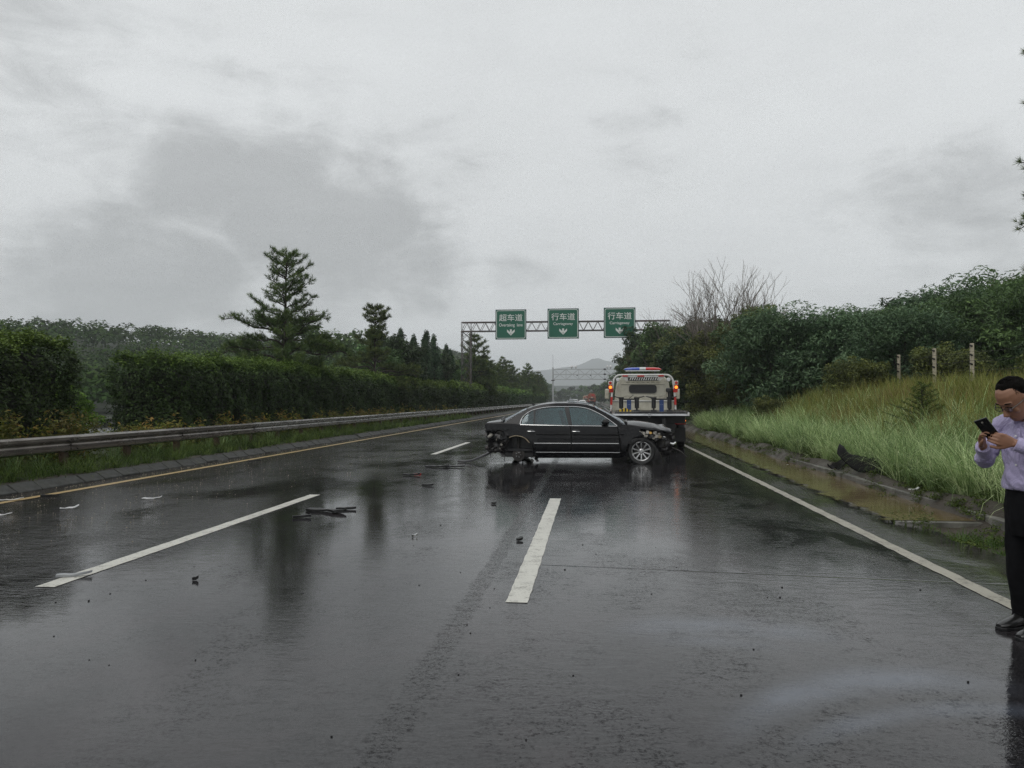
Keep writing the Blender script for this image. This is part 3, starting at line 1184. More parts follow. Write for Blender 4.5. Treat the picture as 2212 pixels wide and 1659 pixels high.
def cypress(seed, h, w):
    r = random.Random(seed)
    g = np.random.default_rng(seed)
    mb = MB()
    mb.tube([(0, 0, -.3), (0.03, 0, h * .5), (0, .02, h * .95)], [.09, .06, .01], n=6, cap=False)
    P, var, out = [], [], []
    n_c = 95
    for k in range(n_c):
        f = (k + r.random()) / n_c
        env = (math.sin(math.pi * min(1, .12 + .88 * f)) ** .7) * (1 - .35 * f)
        az = r.random() * 6.28
        rr = w * .5 * env * r.uniform(.45, 1)
        c = np.array([math.cos(az) * rr, math.sin(az) * rr, .15 + f * h * .97])
        n = 70
        q = g.normal(size=(n, 3))
        q /= np.linalg.norm(q, axis=1, keepdims=True)
        P.append(c + q * np.array([.17, .17, .42]) * g.uniform(.5, 1, (n, 1)) * (w / 1.4))
        var.append(np.clip(r.uniform(.15, .7) + .12 * q[:, 2] + g.normal(size=n) * .12, 0, 1))
        o = q.copy()
        o[:, :2] += np.array([math.cos(az), math.sin(az)])
        out.append(o)
    me_c = leaf_mesh('crown', np.concatenate(P), .15, M['cypress'], var=np.concatenate(var), g=g, out=np.concatenate(out), outw=.5, up=.1, aspect=.4)
    me_t = mb.mesh('trunk', True)
    me_t.materials.append(M['bark'])
    return me_t, me_c


def bare_tree(seed, h):
    r = random.Random(seed)
    mb = MB()

    def grow(p, d, L_, rad, depth):
        e = p + d * L_
        mid = p.lerp(e, .5) + Vector((r.uniform(-1, 1), r.uniform(-1, 1), 0)) * L_ * .08
        mb.tube([p, mid, e], [rad, rad * .8, rad * .6], n=5 if depth < 2 else 3, cap=False)
        if depth >= 5:
            return
        for k in range(r.choice((2, 3, 3))):
            nd = (d + Vector((r.uniform(-1, 1), r.uniform(-1, 1), r.uniform(-.1, .5))) * .55).normalized()
            grow(e if k < 2 else mid, nd, L_ * r.uniform(.6, .88), rad * .62, depth + 1)
    for s in range(3):
        grow(Vector((r.uniform(-.2, .2), r.uniform(-.2, .2), -.2)), Vector((r.uniform(-.25, .25), r.uniform(-.25, .25), 1)).normalized(), h * .27, .05, 0)
    me = mb.mesh('branches', True)
    me.materials.append(M['twig'])
    return me


def plant(name, label, cat, meshes, loc, rz=0, s=1.0, group=None, sz=None):
    t = thing(name, label, cat, loc, rz, group, scale=(s, s, (sz or 1) * s))
    for me in meshes:
        share(me.name.split('.')[0], me, t)
    return t


def gz(x, y):
    return float(terrain(np.array([x]), np.array([y]))[0])


# --- median: the tall pine and its neighbours
big_pine = pine_tree(11, 7.45, [(0.0, 1.6), (.33, 2.2), (.38, 2.6), (.47, 2.7), (.53, 1.8), (.58, 1.15), (.63, 1.45), (.69, 1.25), (.74, .85), (.79, 1.1), (.86, .95), (.93, .55), (1.0, .2)],
                     start=.33, trunk_r=.13, tuft=.18, whorl=.36, k=14, width=.016, dens=1.2, gaps=.16)
plant('pine_tree', 'tall lone pine with a bare-stemmed layered crown rising above the median hedge', 'tree', big_pine, (-12.4, 31.0, .18), R(75))
second_pine = pine_tree(23, 6.6, [(0, 1.6), (.2, 2.0), (.36, 2.7), (.47, 2.3), (.53, 1.2), (.57, .55), (.64, 1.0), (.70, .6), (.8, .75), (.88, .75), (.95, .4), (1, .15)],
                        start=.24, trunk_r=.11, tuft=.20, whorl=.34, k=12, width=.025, dens=1.25, gaps=.12)
plant('pine_tree', 'second pine with a thin pointed top over a wide low skirt, behind the hedge', 'tree', second_pine, (-12.2, 43.6, .18), R(40))

# median row farther on: cypresses then pines
cyps = [cypress(s, 5.6, 1.5) for s in (1, 2, 3)]
ordn = ['first', 'second', 'third', 'fourth', 'fifth', 'sixth', 'seventh', 'eighth', 'ninth', 'tenth', 'eleventh', 'twelfth']
yy = 50.5
for k in range(12):
    plant('cypress', f'dark columnar cypress in the median row, {ordn[k]} from the second pine towards the distance', 'tree', cyps[k % 3],
          (-12.6 + rnd.uniform(-.6, .5), yy, .18), rnd.uniform(0, 6), rnd.uniform(.85, 1.1), 'cypresses in the median beyond the second pine')
    yy += rnd.uniform(1.7, 2.6)
COMPANY = []
pv = [pine_tree(31 + s, 6.6, [(0, 1.2), (.3, 1.9), (.55, 1.5), (.8, .9), (1, .15)], start=.18, tuft=.30, whorl=.5, k=10, width=.045, dens=.8, trunk_r=.11) for s in range(3)]
yy = 78
for k in range(14):
    plant('pine_tree', f'pine in the median beyond the sign gantry, {ordn[k] if k < 12 else "far"} of the row', 'tree', pv[k % 3],
          (-12.3 + rnd.uniform(-1.0, .8), yy, .18), rnd.uniform(0, 6), rnd.uniform(.85, 1.2), 'pines in the median beyond the gantry')
    yy += rnd.uniform(6, 12)

# --- broadleaf kinds
BT = {
    'tall_a': broad_tree(101, 6.5, 4.6, .12, .21, 1.0, 'broad', 2),
    'tall_b': broad_tree(102, 6.5, 4.2, .15, .21, 1.0, 'olive_leaf', 2),
    'tall_c': broad_tree(103, 7.0, 4.8, .10, .22, 1.0, 'dark_leaf', 2),
    'bush_a': broad_tree(104, 3.6, 4.2, .05, .16, 1.25, 'blue_leaf', 3, aspect=.3),
    'bush_b': broad_tree(105, 3.4, 3.8, .05, .15, 1.2, 'broad', 3, aspect=.3),
    'bush_c': broad_tree(106, 2.4, 3.0, .05, .12, 1.0, 'olive_leaf', 3),
    'far_a': broad_tree(107, 9.0, 7.0, .10, .42, .55, 'broad', 1, aspect=.6),
    'far_b': broad_tree(108, 9.0, 6.4, .10, .42, .55, 'dark_leaf', 1, aspect=.6),
}

# --- right side: belt of trees along the shoulder, from behind the bushes to the far bend
LOOK = {'tall_a': 'leafy green tree', 'tall_b': 'olive green tree', 'tall_c': 'dark dense tree', 'far_a': 'broad green tree', 'far_b': 'broad dark tree',
        'bush_a': 'rounded bluish green shrub', 'bush_b': 'rounded mid green shrub', 'bush_c': 'low olive shrub'}


def side_tree(kind, x, y, s, where, grp, name='tree', sz=None):
    plant(name, f'{LOOK[kind]} {where}', 'tree' if name == 'tree' else 'shrub', BT[kind], (x, y, gz(x, y) - .1), rnd.uniform(0, 6.28), s, grp, sz)


spots = [('tall_b', 6.9, 36.5, .66), ('tall_b', 6.1, 42, .74), ('tall_b', 8.6, 40, .78), ('tall_c', 6.2, 48, .80), ('tall_b', 8.2, 46.5, .78), ('tall_b', 6.3, 54, .92),
         ('tall_c', 8.8, 53, .92), ('tall_a', 6.3, 60.5, 1.12), ('tall_b', 8.7, 61, 1.0), ('tall_c', 6.2, 67.5, 1.18), ('tall_a', 8.8, 70, 1.08), ('tall_a', 6.5, 75, 1.26), ('tall_b', 6.4, 83, 1.25),
         ('tall_c', 9.2, 80, 1.25), ('tall_a', 6.6, 92, 1.28), ('tall_c', 6.8, 102, 1.3), ('tall_b', 6.8, 113, 1.3)]
for i, (kd, x, y, s) in enumerate(spots):
    side_tree(kd, x - (.45 if y > 44 else .2), y, s, f'{ordn[i] if i < 12 else "far"} in the right belt, counted from the tow truck', 'trees of the right shoulder belt')
for i in range(12):
    y = 126 + i * 21 + rnd.uniform(-4, 4)
    side_tree(('far_a', 'far_b')[i % 2], 7.8 + rnd.uniform(-.4, .5) - (0 if i < 8 else (i - 7) * 1.5), y, rnd.uniform(.9, 1.08), 'far down the right side of the motorway', 'far trees of the right shoulder')
# leafless twiggy trees standing above the belt
bts = [bare_tree(s, 4.6) for s in (5, 9)]
for (x, y, s, w) in ((6.6, 44, 2.0, 'tallest, above the tow truck'), (7.4, 43, 1.7, 'middle, right of the tallest'), (8.8, 42.2, 1.7, 'right of the three'), (6.4, 60, 1.9, 'beside the right end of the gantry')):
    plant('bare_tree', f'leafless twiggy tree top showing against the sky, {w}', 'tree', [bts[int(y) % 2]], (x, y, gz(x, y)), rnd.uniform(0, 6), s, 'leafless trees above the right belt')

cy = 48.5
for i in range(13):
    side_tree(('tall_a', 'tall_c', 'tall_b')[i % 3], -13.6 + rnd.uniform(-.5, .6), cy, rnd.uniform(.74, .92), f'{ordn[i] if i < 12 else "last"} among the cypresses of the median', 'leafy trees standing among the median cypresses')
    cy += rnd.uniform(2.4, 4.4)
# big rounded shrubs in front of the belt
front = [('bush_a', 7.75, 33.5, 1.12, 'big, standing out right of the tow truck'), ('bush_a', 9.6, 32.6, .98, 'big, next to the one by the tow truck'), ('bush_b', 11.6, 34.0, 1.12, 'wide, in the middle of the shrub bank'),
         ('bush_b', 13.0, 31.0, 1.08, 'in front of the dark hill, left of the fence posts'), ('bush_a', 10.7, 28.6, .86, 'lower, at the top of the yellow grass'), ('bush_b', 14.8, 28.8, 1.18, 'behind the fence posts'),
         ('bush_b', 16.6, 31.5, 1.22, 'behind the fence, right part'), ('bush_a', 15.7, 25.4, .95, 'behind the right fence post'), ('bush_b', 17.6, 26.0, 1.15, 'at the right edge behind the man'),
         ('bush_c', 11.3, 25.6, .72, 'left of the fence posts'), ('bush_c', 13.4, 24.3, .78, 'between the fence posts'), ('bush_c', 14.6, 21.8, .85, 'close behind the right fence post'), ('bush_c', 16.4, 22.2, 1.0, 'above the head of the man'),
         ('bush_c', 8.9, 27.6, .62, 'low, among the grasses before the big shrubs'), ('bush_c', 6.6, 29.0, .45, 'small, at the foot of the big shrub'), ('bush_b', 9.6, 37.4, 1.0, 'tall, behind the big shrubs'), ('bush_b', 12.6, 38.4, 1.14, 'tall, behind the middle of the shrub bank'),
         ('bush_a', 15.3, 36.5, 1.24, 'tall, below the skyline right of the middle'), ('bush_b', 18.5, 36.0, 1.5, 'tall, below the dark hill trees')]
for kd, x, y, s, w in front:
    side_tree(kd, x, y, s, w, 'shrubs on the right bank', name='shrub')
# trees of the right hill
for i in range(46):
    y = rnd.uniform(44, 98)
    x = rnd.uniform(.22, .62) * y + 2
    kd = rnd.choice(('tall_c', 'tall_c', 'tall_a', 'tall_b'))
    side_tree(kd, x, y, rnd.uniform(.62, .92), 'in the wood covering the right hillside', 'trees of the wood on the right hill')

# --- left: trees beyond the opposite carriageway and the low near ones
lt = [('tall_a', -24.0, 29.5, .74, 'leafy, above the near hedge block at the left edge'), ('tall_b', -27.5, 31.5, .68, 'leafy, low behind the near hedge block'),
      ('far_b', -31, 72, .62, 'right of the tall pine, behind the second pine'), ('far_a', -30, 84, .66, 'behind the wide skirt of the second pine'), ('tall_c', -28.5, 66, .95, 'left of the second pine, beyond the other carriageway')]
for kd, x, y, s, w in lt:
    side_tree(kd, x, y, s, w, 'trees beyond the opposite carriageway')
for i in range(38):
    y = 88 + i * 9 + rnd.uniform(-5, 5)
    x = -29.5 - rnd.uniform(0, 7) + max(0, (y - 250) * .05)
    side_tree(rnd.choice(('far_a', 'far_b')), x, y, rnd.uniform(.95, 1.3), 'in the distant row along the left side of the motorway', 'distant trees along the left side')
for i in range(16):
    x = -30 + i * 2.6
    side_tree(('far_a', 'far_b')[i % 2], x, 430 + rnd.uniform(-14, 14) + (10 if abs(x) < 4 else 0), rnd.uniform(.7, 1.1), 'closing the view where the motorway bends away', 'trees at the far bend')


# --- hillside forest on the left: thousands of crowns nobody could count
def hill_forest():
    parts = []
    g = np.random.default_rng(5)
    n = 3000
    # denser where it is near
    X = -34 - g.uniform(0, 1, n * 3) ** 1.3 * 260
    Y = 70 + g.uniform(0, 1, n * 3) ** 1.2 * 420
    ang = np.arctan2(-X, Y)
    ok = (ang < R(44)) & (X < -34)
    X, Y = X[ok][:n], Y[ok][:n]
    Z = terrain(X, Y)
    for x, y, z in zip(X, Y, Z):
        d = math.hypot(x, y)
        s = g.uniform(2.0, 3.4)
        ls = max(.5, d * .0034)
        k = int(min(150, 9.5 * (s / ls) ** 2 ))
        q = g.normal(size=(k, 3))
        q /= np.linalg.norm(q, axis=1, keepdims=True)
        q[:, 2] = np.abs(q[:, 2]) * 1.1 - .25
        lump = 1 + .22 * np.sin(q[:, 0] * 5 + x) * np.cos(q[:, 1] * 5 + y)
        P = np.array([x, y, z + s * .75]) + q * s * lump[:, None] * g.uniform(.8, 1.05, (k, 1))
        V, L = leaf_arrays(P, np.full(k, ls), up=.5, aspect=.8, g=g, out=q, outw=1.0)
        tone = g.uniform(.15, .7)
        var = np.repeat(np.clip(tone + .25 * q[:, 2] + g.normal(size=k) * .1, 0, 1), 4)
        parts.append((V, L, np.arange(2 * k) * 3, var))
    V, L, S, var = join_arrays(parts)
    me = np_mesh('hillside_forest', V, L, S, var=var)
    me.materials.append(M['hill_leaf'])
    o = bpy.data.objects.new('hillside_forest', me)
    col.objects.link(o)
    tag(o, 'green forest covering the hills on the left', kind='stuff')
    print('hill tris', len(S))


hill_forest()


# --- clipped hedges of the median
def hedge(x0, x1, y0, y1, h0, h1, label, dens, leaf, seed):
    g = np.random.default_rng(seed)
    t = thing('hedge', label, 'hedge', ((x0 + x1) / 2, y0, .18), group='clipped hedges along the median')
    cx = (x0 + x1) / 2
    W = x1 - x0
    L_ = y1 - y0
    # surface samples: front, back-top, top, both ends
    def H(y):
        return h0 + (h1 - h0) * y / L_ + .07 * np.sin(y * 2.1 + seed) + .05 * np.sin(y * 5.3)

    def bulge(y, z):
        # single plants grown together: bulges about 1.1 m apart
        return .13 * np.abs(np.sin(y * 2.75 + seed)) ** .7 + .06 * np.sin(z * 4 + y * 1.3) + .05 * np.sin(y * 7.7 + z * 3)
    P, O = [], []
    nf = int(L_ * 2.4 * dens)
    y = g.uniform(0, L_, nf)
    z = g.uniform(0.0, 1, nf) * H(y)
    for sx in (1, -1):
        if sx == -1:
            y, z = y[:nf // 3], z[:nf // 3]
        rnd_ = smooth(.75, 1.0, z / H(y))
        x = sx * (W / 2 - .12 + bulge(y, z) - .38 * rnd_ ** 2)
        P.append(np.stack([x, y, z], 1))
        O.append(np.stack([np.full(len(y), sx * 1.0), 0 * y, .25 + 1.2 * rnd_], 1))
    nt = int(L_ * W * dens * 1.1)
    y = g.uniform(0, L_, nt)
    x = g.uniform(-.5, .5, nt) * (W - .25)
    P.append(np.stack([x, y, H(y) - .55 * (np.abs(x) / W * 2) ** 4 * .45 + .05 * np.sin(x * 6 + y * 4) + g.uniform(0, .06, nt)], 1))
    O.append(np.stack([0 * y, 0 * y, np.ones(nt)], 1))
    ne = int(W * 2.4 * dens)
    for e, sgn in ((0, -1), (L_, 1)):
        x = g.uniform(-.5, .5, ne) * W
        z = g.uniform(0, 1, ne) * H(e)
        yb = e + sgn * (.10 * np.sin(x * 3 + z * 2) + .10 * np.cos(z * 2.5) - .30 * smooth(.75, 1, z / H(e)) ** 2 - .25 * (np.abs(x) / W * 2) ** 4)
        P.append(np.stack([x, yb, z], 1))
        O.append(np.stack([0 * x, np.full(ne, sgn * 1.0), 0 * x + .3], 1))
    P = np.concatenate(P)
    O = np.concatenate(O)
    # sprays: each sample throws a small tuft outwards
    nk = 9
    sel = g.permutation(len(P))[:len(P) // 4]
    O0 = O[sel] / np.linalg.norm(O[sel], axis=1, keepdims=True)
    tuft = g.uniform(.02, .15, (len(sel), 1, 1))
    tt_ = g.uniform(0, 1, (len(sel), nk, 1))
    up_ = np.array([0, 0, .55])
    Pt = P[sel][:, None, :] + (O0[:, None, :] + up_) * tuft * tt_ * (leaf / .07) ** .5 + g.normal(size=(len(sel), nk, 3)) * .035 * (leaf / .07)
    tone_t = np.repeat(.10 * g.normal(size=(len(sel), 1)) + tuft[:, :, 0] * 1.3 - .1, nk, 1) + tt_[:, :, 0] * .22 - .1
    extra = np.concatenate([np.zeros(len(P)) - .06, tone_t.ravel()])
    P = np.concatenate([P + g.normal(size=P.shape) * .03, Pt.reshape(-1, 3)])
    O = np.concatenate([O, np.repeat(O[sel], nk, 0)])
    # sprays: darker low down, brighter yellowish tips above
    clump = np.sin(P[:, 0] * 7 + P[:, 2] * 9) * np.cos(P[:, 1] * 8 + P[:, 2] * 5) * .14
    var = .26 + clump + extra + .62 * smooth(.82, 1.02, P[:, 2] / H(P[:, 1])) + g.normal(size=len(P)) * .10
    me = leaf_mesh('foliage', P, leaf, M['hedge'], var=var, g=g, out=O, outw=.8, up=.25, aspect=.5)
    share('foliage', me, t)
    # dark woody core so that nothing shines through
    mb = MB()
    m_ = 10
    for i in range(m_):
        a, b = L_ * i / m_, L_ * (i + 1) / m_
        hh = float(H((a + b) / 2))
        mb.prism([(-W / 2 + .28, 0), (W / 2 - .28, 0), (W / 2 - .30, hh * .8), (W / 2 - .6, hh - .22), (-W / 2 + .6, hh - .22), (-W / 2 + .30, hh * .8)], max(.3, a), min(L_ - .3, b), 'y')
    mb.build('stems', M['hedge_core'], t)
    return t


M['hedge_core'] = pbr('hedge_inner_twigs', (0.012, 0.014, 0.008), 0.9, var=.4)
hedge(-13.0, -10.75, 6.0, 15.6, 2.30, 2.42, 'near block of clipped hedge, cut off by the left edge of the photo', 520, .070, 1)
hedge(-13.0, -10.75, 20.0, 31.6, 2.32, 2.50, 'long clipped hedge block after the gap, in front of the tall pine', 480, .075, 2)
hedge(-12.9, -10.8, 32.2, 43.0, 2.45, 2.40, 'clipped hedge block between the tall pine and the second pine', 270, .10, 3)
hedge(-12.9, -10.9, 43.4, 60.0, 2.35, 2.30, 'clipped hedge block running from the second pine to the sign gantry', 170, .13, 4)
hedge(-12.9, -10.35, 60.3, 95.0, 2.3, 2.3, 'clipped hedge block just beyond the sign gantry', 110, .20, 5)
hedge(-12.9, -10.9, 95.5, 180.0, 2.3, 2.3, 'farthest clipped hedge block, narrowing into the distance', 45, .34, 6)


# --- low yellow-green shrubs between hedge and guardrail: ground cover, one mass per stretch
def low_cover():
    g = np.random.default_rng(9)
    Ps, Vr, Sz = [], [], []

    def clump(x, y, r, h, n, size, tone):
        q = g.normal(size=(n, 3))
        q /= np.linalg.norm(q, axis=1, keepdims=True)
        q[:, 2] = np.abs(q[:, 2])
        P = np.array([x, y, .18]) + q * np.array([r, r, h]) * g.uniform(.65, 1.05, (n, 1))
        Ps.append(P)
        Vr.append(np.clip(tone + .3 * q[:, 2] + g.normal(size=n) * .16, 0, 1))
        Sz.append(np.full(n, size))
    # near stretch in front of the near block: knee-high and lush
    for k in range(90):
        y = g.uniform(8.5, 18.5)
        clump(-10.25 - g.uniform(0, .35), y, g.uniform(.22, .38), g.uniform(.85, 1.15) if y < 15.5 else g.uniform(.55, .8), 190, .085, g.uniform(.2, .65))
    y = 17.5
    while y < 80:
        n = int(120 if y < 35 else 60)
        clump(-10.28 - g.uniform(0, .3), y, g.uniform(.2, .36), g.uniform(.55, 1.02), n, .07 + y * .0016, g.uniform(.25, .85))
        y += g.uniform(.16, .34) * (1 if y < 40 else 1.8)
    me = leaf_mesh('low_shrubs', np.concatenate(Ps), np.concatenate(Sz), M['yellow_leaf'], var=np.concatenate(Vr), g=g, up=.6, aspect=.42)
    o = bpy.data.objects.new('low_shrubs', me)
    col.objects.link(o)
    tag(o, 'low yellow-green shrubs planted between the hedge and the guardrail', kind='stuff')


low_cover()
gb = broad_tree(140, 1.75, 1.9, .05, .10, 1.1, 'bright_leaf', 3)
plant('shrub', 'bright yellow-green shrub showing in the gap between the hedge blocks', 'shrub', gb, (-14.2, 19.6, .15), .4, .95)
plant('shrub', 'small bright shrub in the hedge gap, left of the other', 'shrub', gb, (-14.3, 18.3, .15), 2.4, .7)


# --- grasses
def clumps(n, xf, yf, R_, blades, lens, lean, widths, droop, seed, mat, name, label, tone=(.2, .7), zf=None, segs=4, accept=None):
    g = np.random.default_rng(seed)
    B, A, Ln, Le, W, D, Va = [], [], [], [], [], [], []
    for k in range(n):
        y = yf(g)
        x = xf(g, y)
        if accept and not accept(x, y):
            continue
        sc = g.uniform(.75, 1.2)
        m_ = int(blades * g.uniform(.7, 1.2))
        az = g.uniform(0, 2 * np.pi, m_)
        rr = R_ * np.sqrt(g.uniform(0, 1, m_)) * sc
        bx, by = x + np.cos(az) * rr, y + np.sin(az) * rr
        B.append(np.stack([bx, by, terrain(bx, by) - .02], 1))
        A.append(az + g.normal(size=m_) * .8)
        Ln.append(g.uniform(lens[0], lens[1], m_) * sc)
        Le.append(np.abs(g.normal(size=m_)) * lean * .6 + lean * .35)
        W.append(g.uniform(widths[0], widths[1], m_) * (1 + max(0, y - 15) * .035))
        D.append(g.uniform(droop[0], droop[1], m_))
        Va.append(np.clip(g.uniform(*tone) + g.normal(size=m_) * .15, 0, 1))
    return grass_object(name, np.concatenate(B), np.concatenate(A), np.concatenate(Ln), np.concatenate(Le), np.concatenate(W), np.concatenate(D), mat, label, np.concatenate(Va), segs)


# silver grass on the bank foot
clumps(1050, lambda g, y: 4.98 + abs(g.normal()) * (1.0 + y * .012), lambda g: 5.5 + 34 * g.uniform() ** 1.25, .09, 48, (.45, 1.15), .52, (.007, .014), (.2, .75), 21,
       M['silver_grass'], 'silver_grass', 'arching pale green silver grass along the foot of the right bank', (.15, .95), accept=lambda x, y: x < 8.2)
# yellow grass above
clumps(1500, lambda g, y: g.uniform(6.2, 13.5 if y < 24 else 11.0), lambda g: 7 + 23 * g.uniform() ** .9, .22, 30, (.5, 1.0), .28, (.009, .016), (.06, .4), 22,
       M['yellow_grass'], 'yellow_grass', 'tall yellowish and reddish grass covering the upper part of the right bank', (.2, .8))
# undergrowth on the bank foot
clumps(420, lambda g, y: 5.0 + abs(g.normal()) * .8, lambda g: 5.5 + 30 * g.uniform() ** 1.3, .15, 30, (.2, .45), .5, (.008, .014), (.1, .4), 23,
       M['green_grass'], 'low_grass', 'low dark green grass between the silver grass clumps')
# median grass between kerb and guardrail
clumps(1300, lambda g, y: -9.13 - g.uniform(0, 1.1) ** 1.2, lambda g: 7.5 + 52 * g.uniform() ** 1.5, .10, 30, (.12, .50), .75, (.006, .012), (.2, .7), 24,
       M['green_grass'], 'median_grass', 'green grass growing between the kerb and the guardrail', (.05, .95))
clumps(26, lambda g, y: -9.7 - g.uniform(0, .5), lambda g: 8.5 + 16 * g.uniform(), .08, 26, (.5, .8), .4, (.006, .010), (.3, .55), 25,
       M['silver_grass'], 'long_grass', 'long pale arching grass tufts hanging over the guardrail and kerb', (.2, .7))
# weeds near the man, in the ditch and along the gutter
clumps(90, lambda g, y: 3.72 + g.uniform(0, .65), lambda g: g.uniform(4.8, 9.6), .09, 30, (.08, .2), .6, (.005, .009), (.1, .5), 26,
       M['green_grass'], 'ditch_grass', 'short green weeds in the ditch beside the feet of the man', (.2, .6))


def weeds():
    g = np.random.default_rng(31)
    Ps, Vr, Sz = [], [], []

    def cl(x, y, r, h, n, s, tone):
        q = g.normal(size=(n, 3))
        q /= np.linalg.norm(q, axis=1, keepdims=True)
        q[:, 2] = np.abs(q[:, 2])
        z = gz(x, y)
        Ps.append(np.array([x, y, z]) + q * np.array([r, r, h]) * g.uniform(.2, 1.05, (n, 1)))
        Vr.append(np.clip(tone + g.normal(size=n) * .2, 0, 1))
        Sz.append(np.full(n, s))
    for k in range(110):
        cl(g.uniform(3.7, 4.5), g.uniform(5.0, 9.4), .12, g.uniform(.05, .13), 70, .035, .4)
    for k in range(150):
        y = 8 + 28 * g.uniform() ** 1.2
        cl(4.68 + g.normal() * .13, y, .12, g.uniform(.05, .16), 60, .04, .4)
    for k in range(60):
        y = 9.6 + 18 * g.uniform()
        cl(3.66 + abs(g.normal()) * .16, y, .13, g.uniform(.03, .10), 45, .035, .5)
    for (x, y) in ((3.75, 9.75), (3.95, 9.9), (3.85, 9.6), (3.62, 9.9)):
        cl(x, y, .13, .28, 150, .035, .35)
    for k in range(46):
        y = 7 + 18 * g.uniform()
        cl(5.05 + g.uniform(0, .35), y, .2, g.uniform(.15, .4), 110, .06, .3)
    me = leaf_mesh('weeds', np.concatenate(Ps), np.concatenate(Sz), M['weed'], var=np.concatenate(Vr), g=g, up=.5, aspect=.35)
    o = bpy.data.objects.new('weeds', me)
    col.objects.link(o)
    tag(o, 'small leafy weeds along the ditch and the muddy gutter edge', kind='stuff')


weeds()


# young conifer on the bank
def young_conifer(seed):
    r = random.Random(seed)
    g = np.random.default_rng(seed)
    mb = MB()
    mb.tube([(0, 0, -.1), (.04, 0, .8), (0, .03, 1.55)], [.035, .022, .006], n=6, cap=False)
    P, V_, O = [], [], []
    for k in range(44):
        f = (k + r.random()) / 44
        az = k * 2.4
        L_ = (1.25 - f) * .92 * r.uniform(.6, 1.15)
        a = Vector((0, 0, .12 + f * 1.35))
        d = Vector((math.cos(az), math.sin(az), .25 + .3 * f)).normalized()
        e = a + d * L_
        mb.tube([a, a.lerp(e, .5) + Vector((0, 0, -.03)), e], [.010, .007, .003], n=4, cap=False)
        n = int(150 * L_) + 30
        t = g.uniform(.15, 1.05, n)
        sp = g.normal(size=(n, 3)) * np.array([.07, .07, .018]) * (1.3 - t)[:, None]
        P.append(np.array(a) + np.array(d * L_) * t[:, None] + sp)
        V_.append(np.clip(.25 + .5 * (t > .8) + g.normal(size=n) * .12 + .2 * f, 0, 1))
    me = leaf_mesh('foliage', np.concatenate(P), .055, M['weed'], var=np.concatenate(V_) * .8, g=g, up=.9, aspect=.35)
    me2 = mb.mesh('trunk', True)
    me2.materials.append(M['bark'])
    return me2, me


plant('young_conifer', 'young spreading conifer standing in the yellow grass above the black plastic panel', 'tree', young_conifer(4), (6.75, 17.0, gz(6.75, 17.0)), 1.2, .82)


# pine at the right edge: only branch tips reach into the picture
edge_pine = pine_tree(77, 9.0, [(0, .9), (.3, 1.3), (.5, 1.25), (.7, 1.2), (.9, .9), (1, .3)], start=.35, tuft=.20, whorl=.55, k=22, width=.012, dens=.7, trunk_r=.11, gaps=.35)
plant('pine_tree', 'pine mostly outside the right edge, only its upper branch tips in view', 'tree', edge_pine, (9.2, 16.0, gz(9.2, 16.0)), R(70), .80)


# ------------------------------------------------------------------ guardrails
M['rail'] = pbr('weathered_rail_steel', (0.15, 0.135, 0.12), 0.20, 0.6, var=0.35, vscale=2.0, dirt=(0.060, 0.036, 0.022), dscale=1.1, damt=0.6, bump=0.15, bscale=20)
M['rail_rusty'] = pbr('rusty_rail_steel', (0.11, 0.075, 0.055), 0.30, 0.4, var=0.4, vscale=3.0, bump=0.25, bscale=30)
M['rail_grey'] = pbr('grey_rail_steel', (0.24, 0.23, 0.215), 0.22, 0.6, var=0.3, vscale=1.5, dirt=(0.07, 0.055, 0.045), dscale=1.3, damt=0.6)
M['zinc'] = pbr('galvanised_steel', (0.30, 0.31, 0.31), 0.38, 0.6, var=0.25, vscale=5)
M['rail_far'] = pbr('pale_rail_steel', (0.38, 0.38, 0.37), 0.3, 0.4, var=0.2)
M['bolt'] = pbr('dark_bolt', (0.03, 0.025, 0.02), 0.6, 0.4)


def w_profile():
    # open W beam, x towards the road, z up; returned as a closed thin section
    pts = [(0.0, -.155), (0.012, -.150), (0.075, -.118), (0.080, -.075), (0.012, -.028), (0.0, 0.0), (0.012, .028), (0.080, .075), (0.075, .118), (0.022, .150), (-.012, .156)]
    back = [(x - .006, z) for x, z in pts][::-1]
    return pts + back


def rail_panel_mesh(L_, mat, name='rail_panel'):
    m = MB().prism(w_profile(), 0, L_, 'y')
    me = m.mesh(name)
    bm = bmesh.new()
    bm.from_mesh(me)
    bm.to_mesh(me)
    bm.free()
    me.materials.append(mat)
    return me


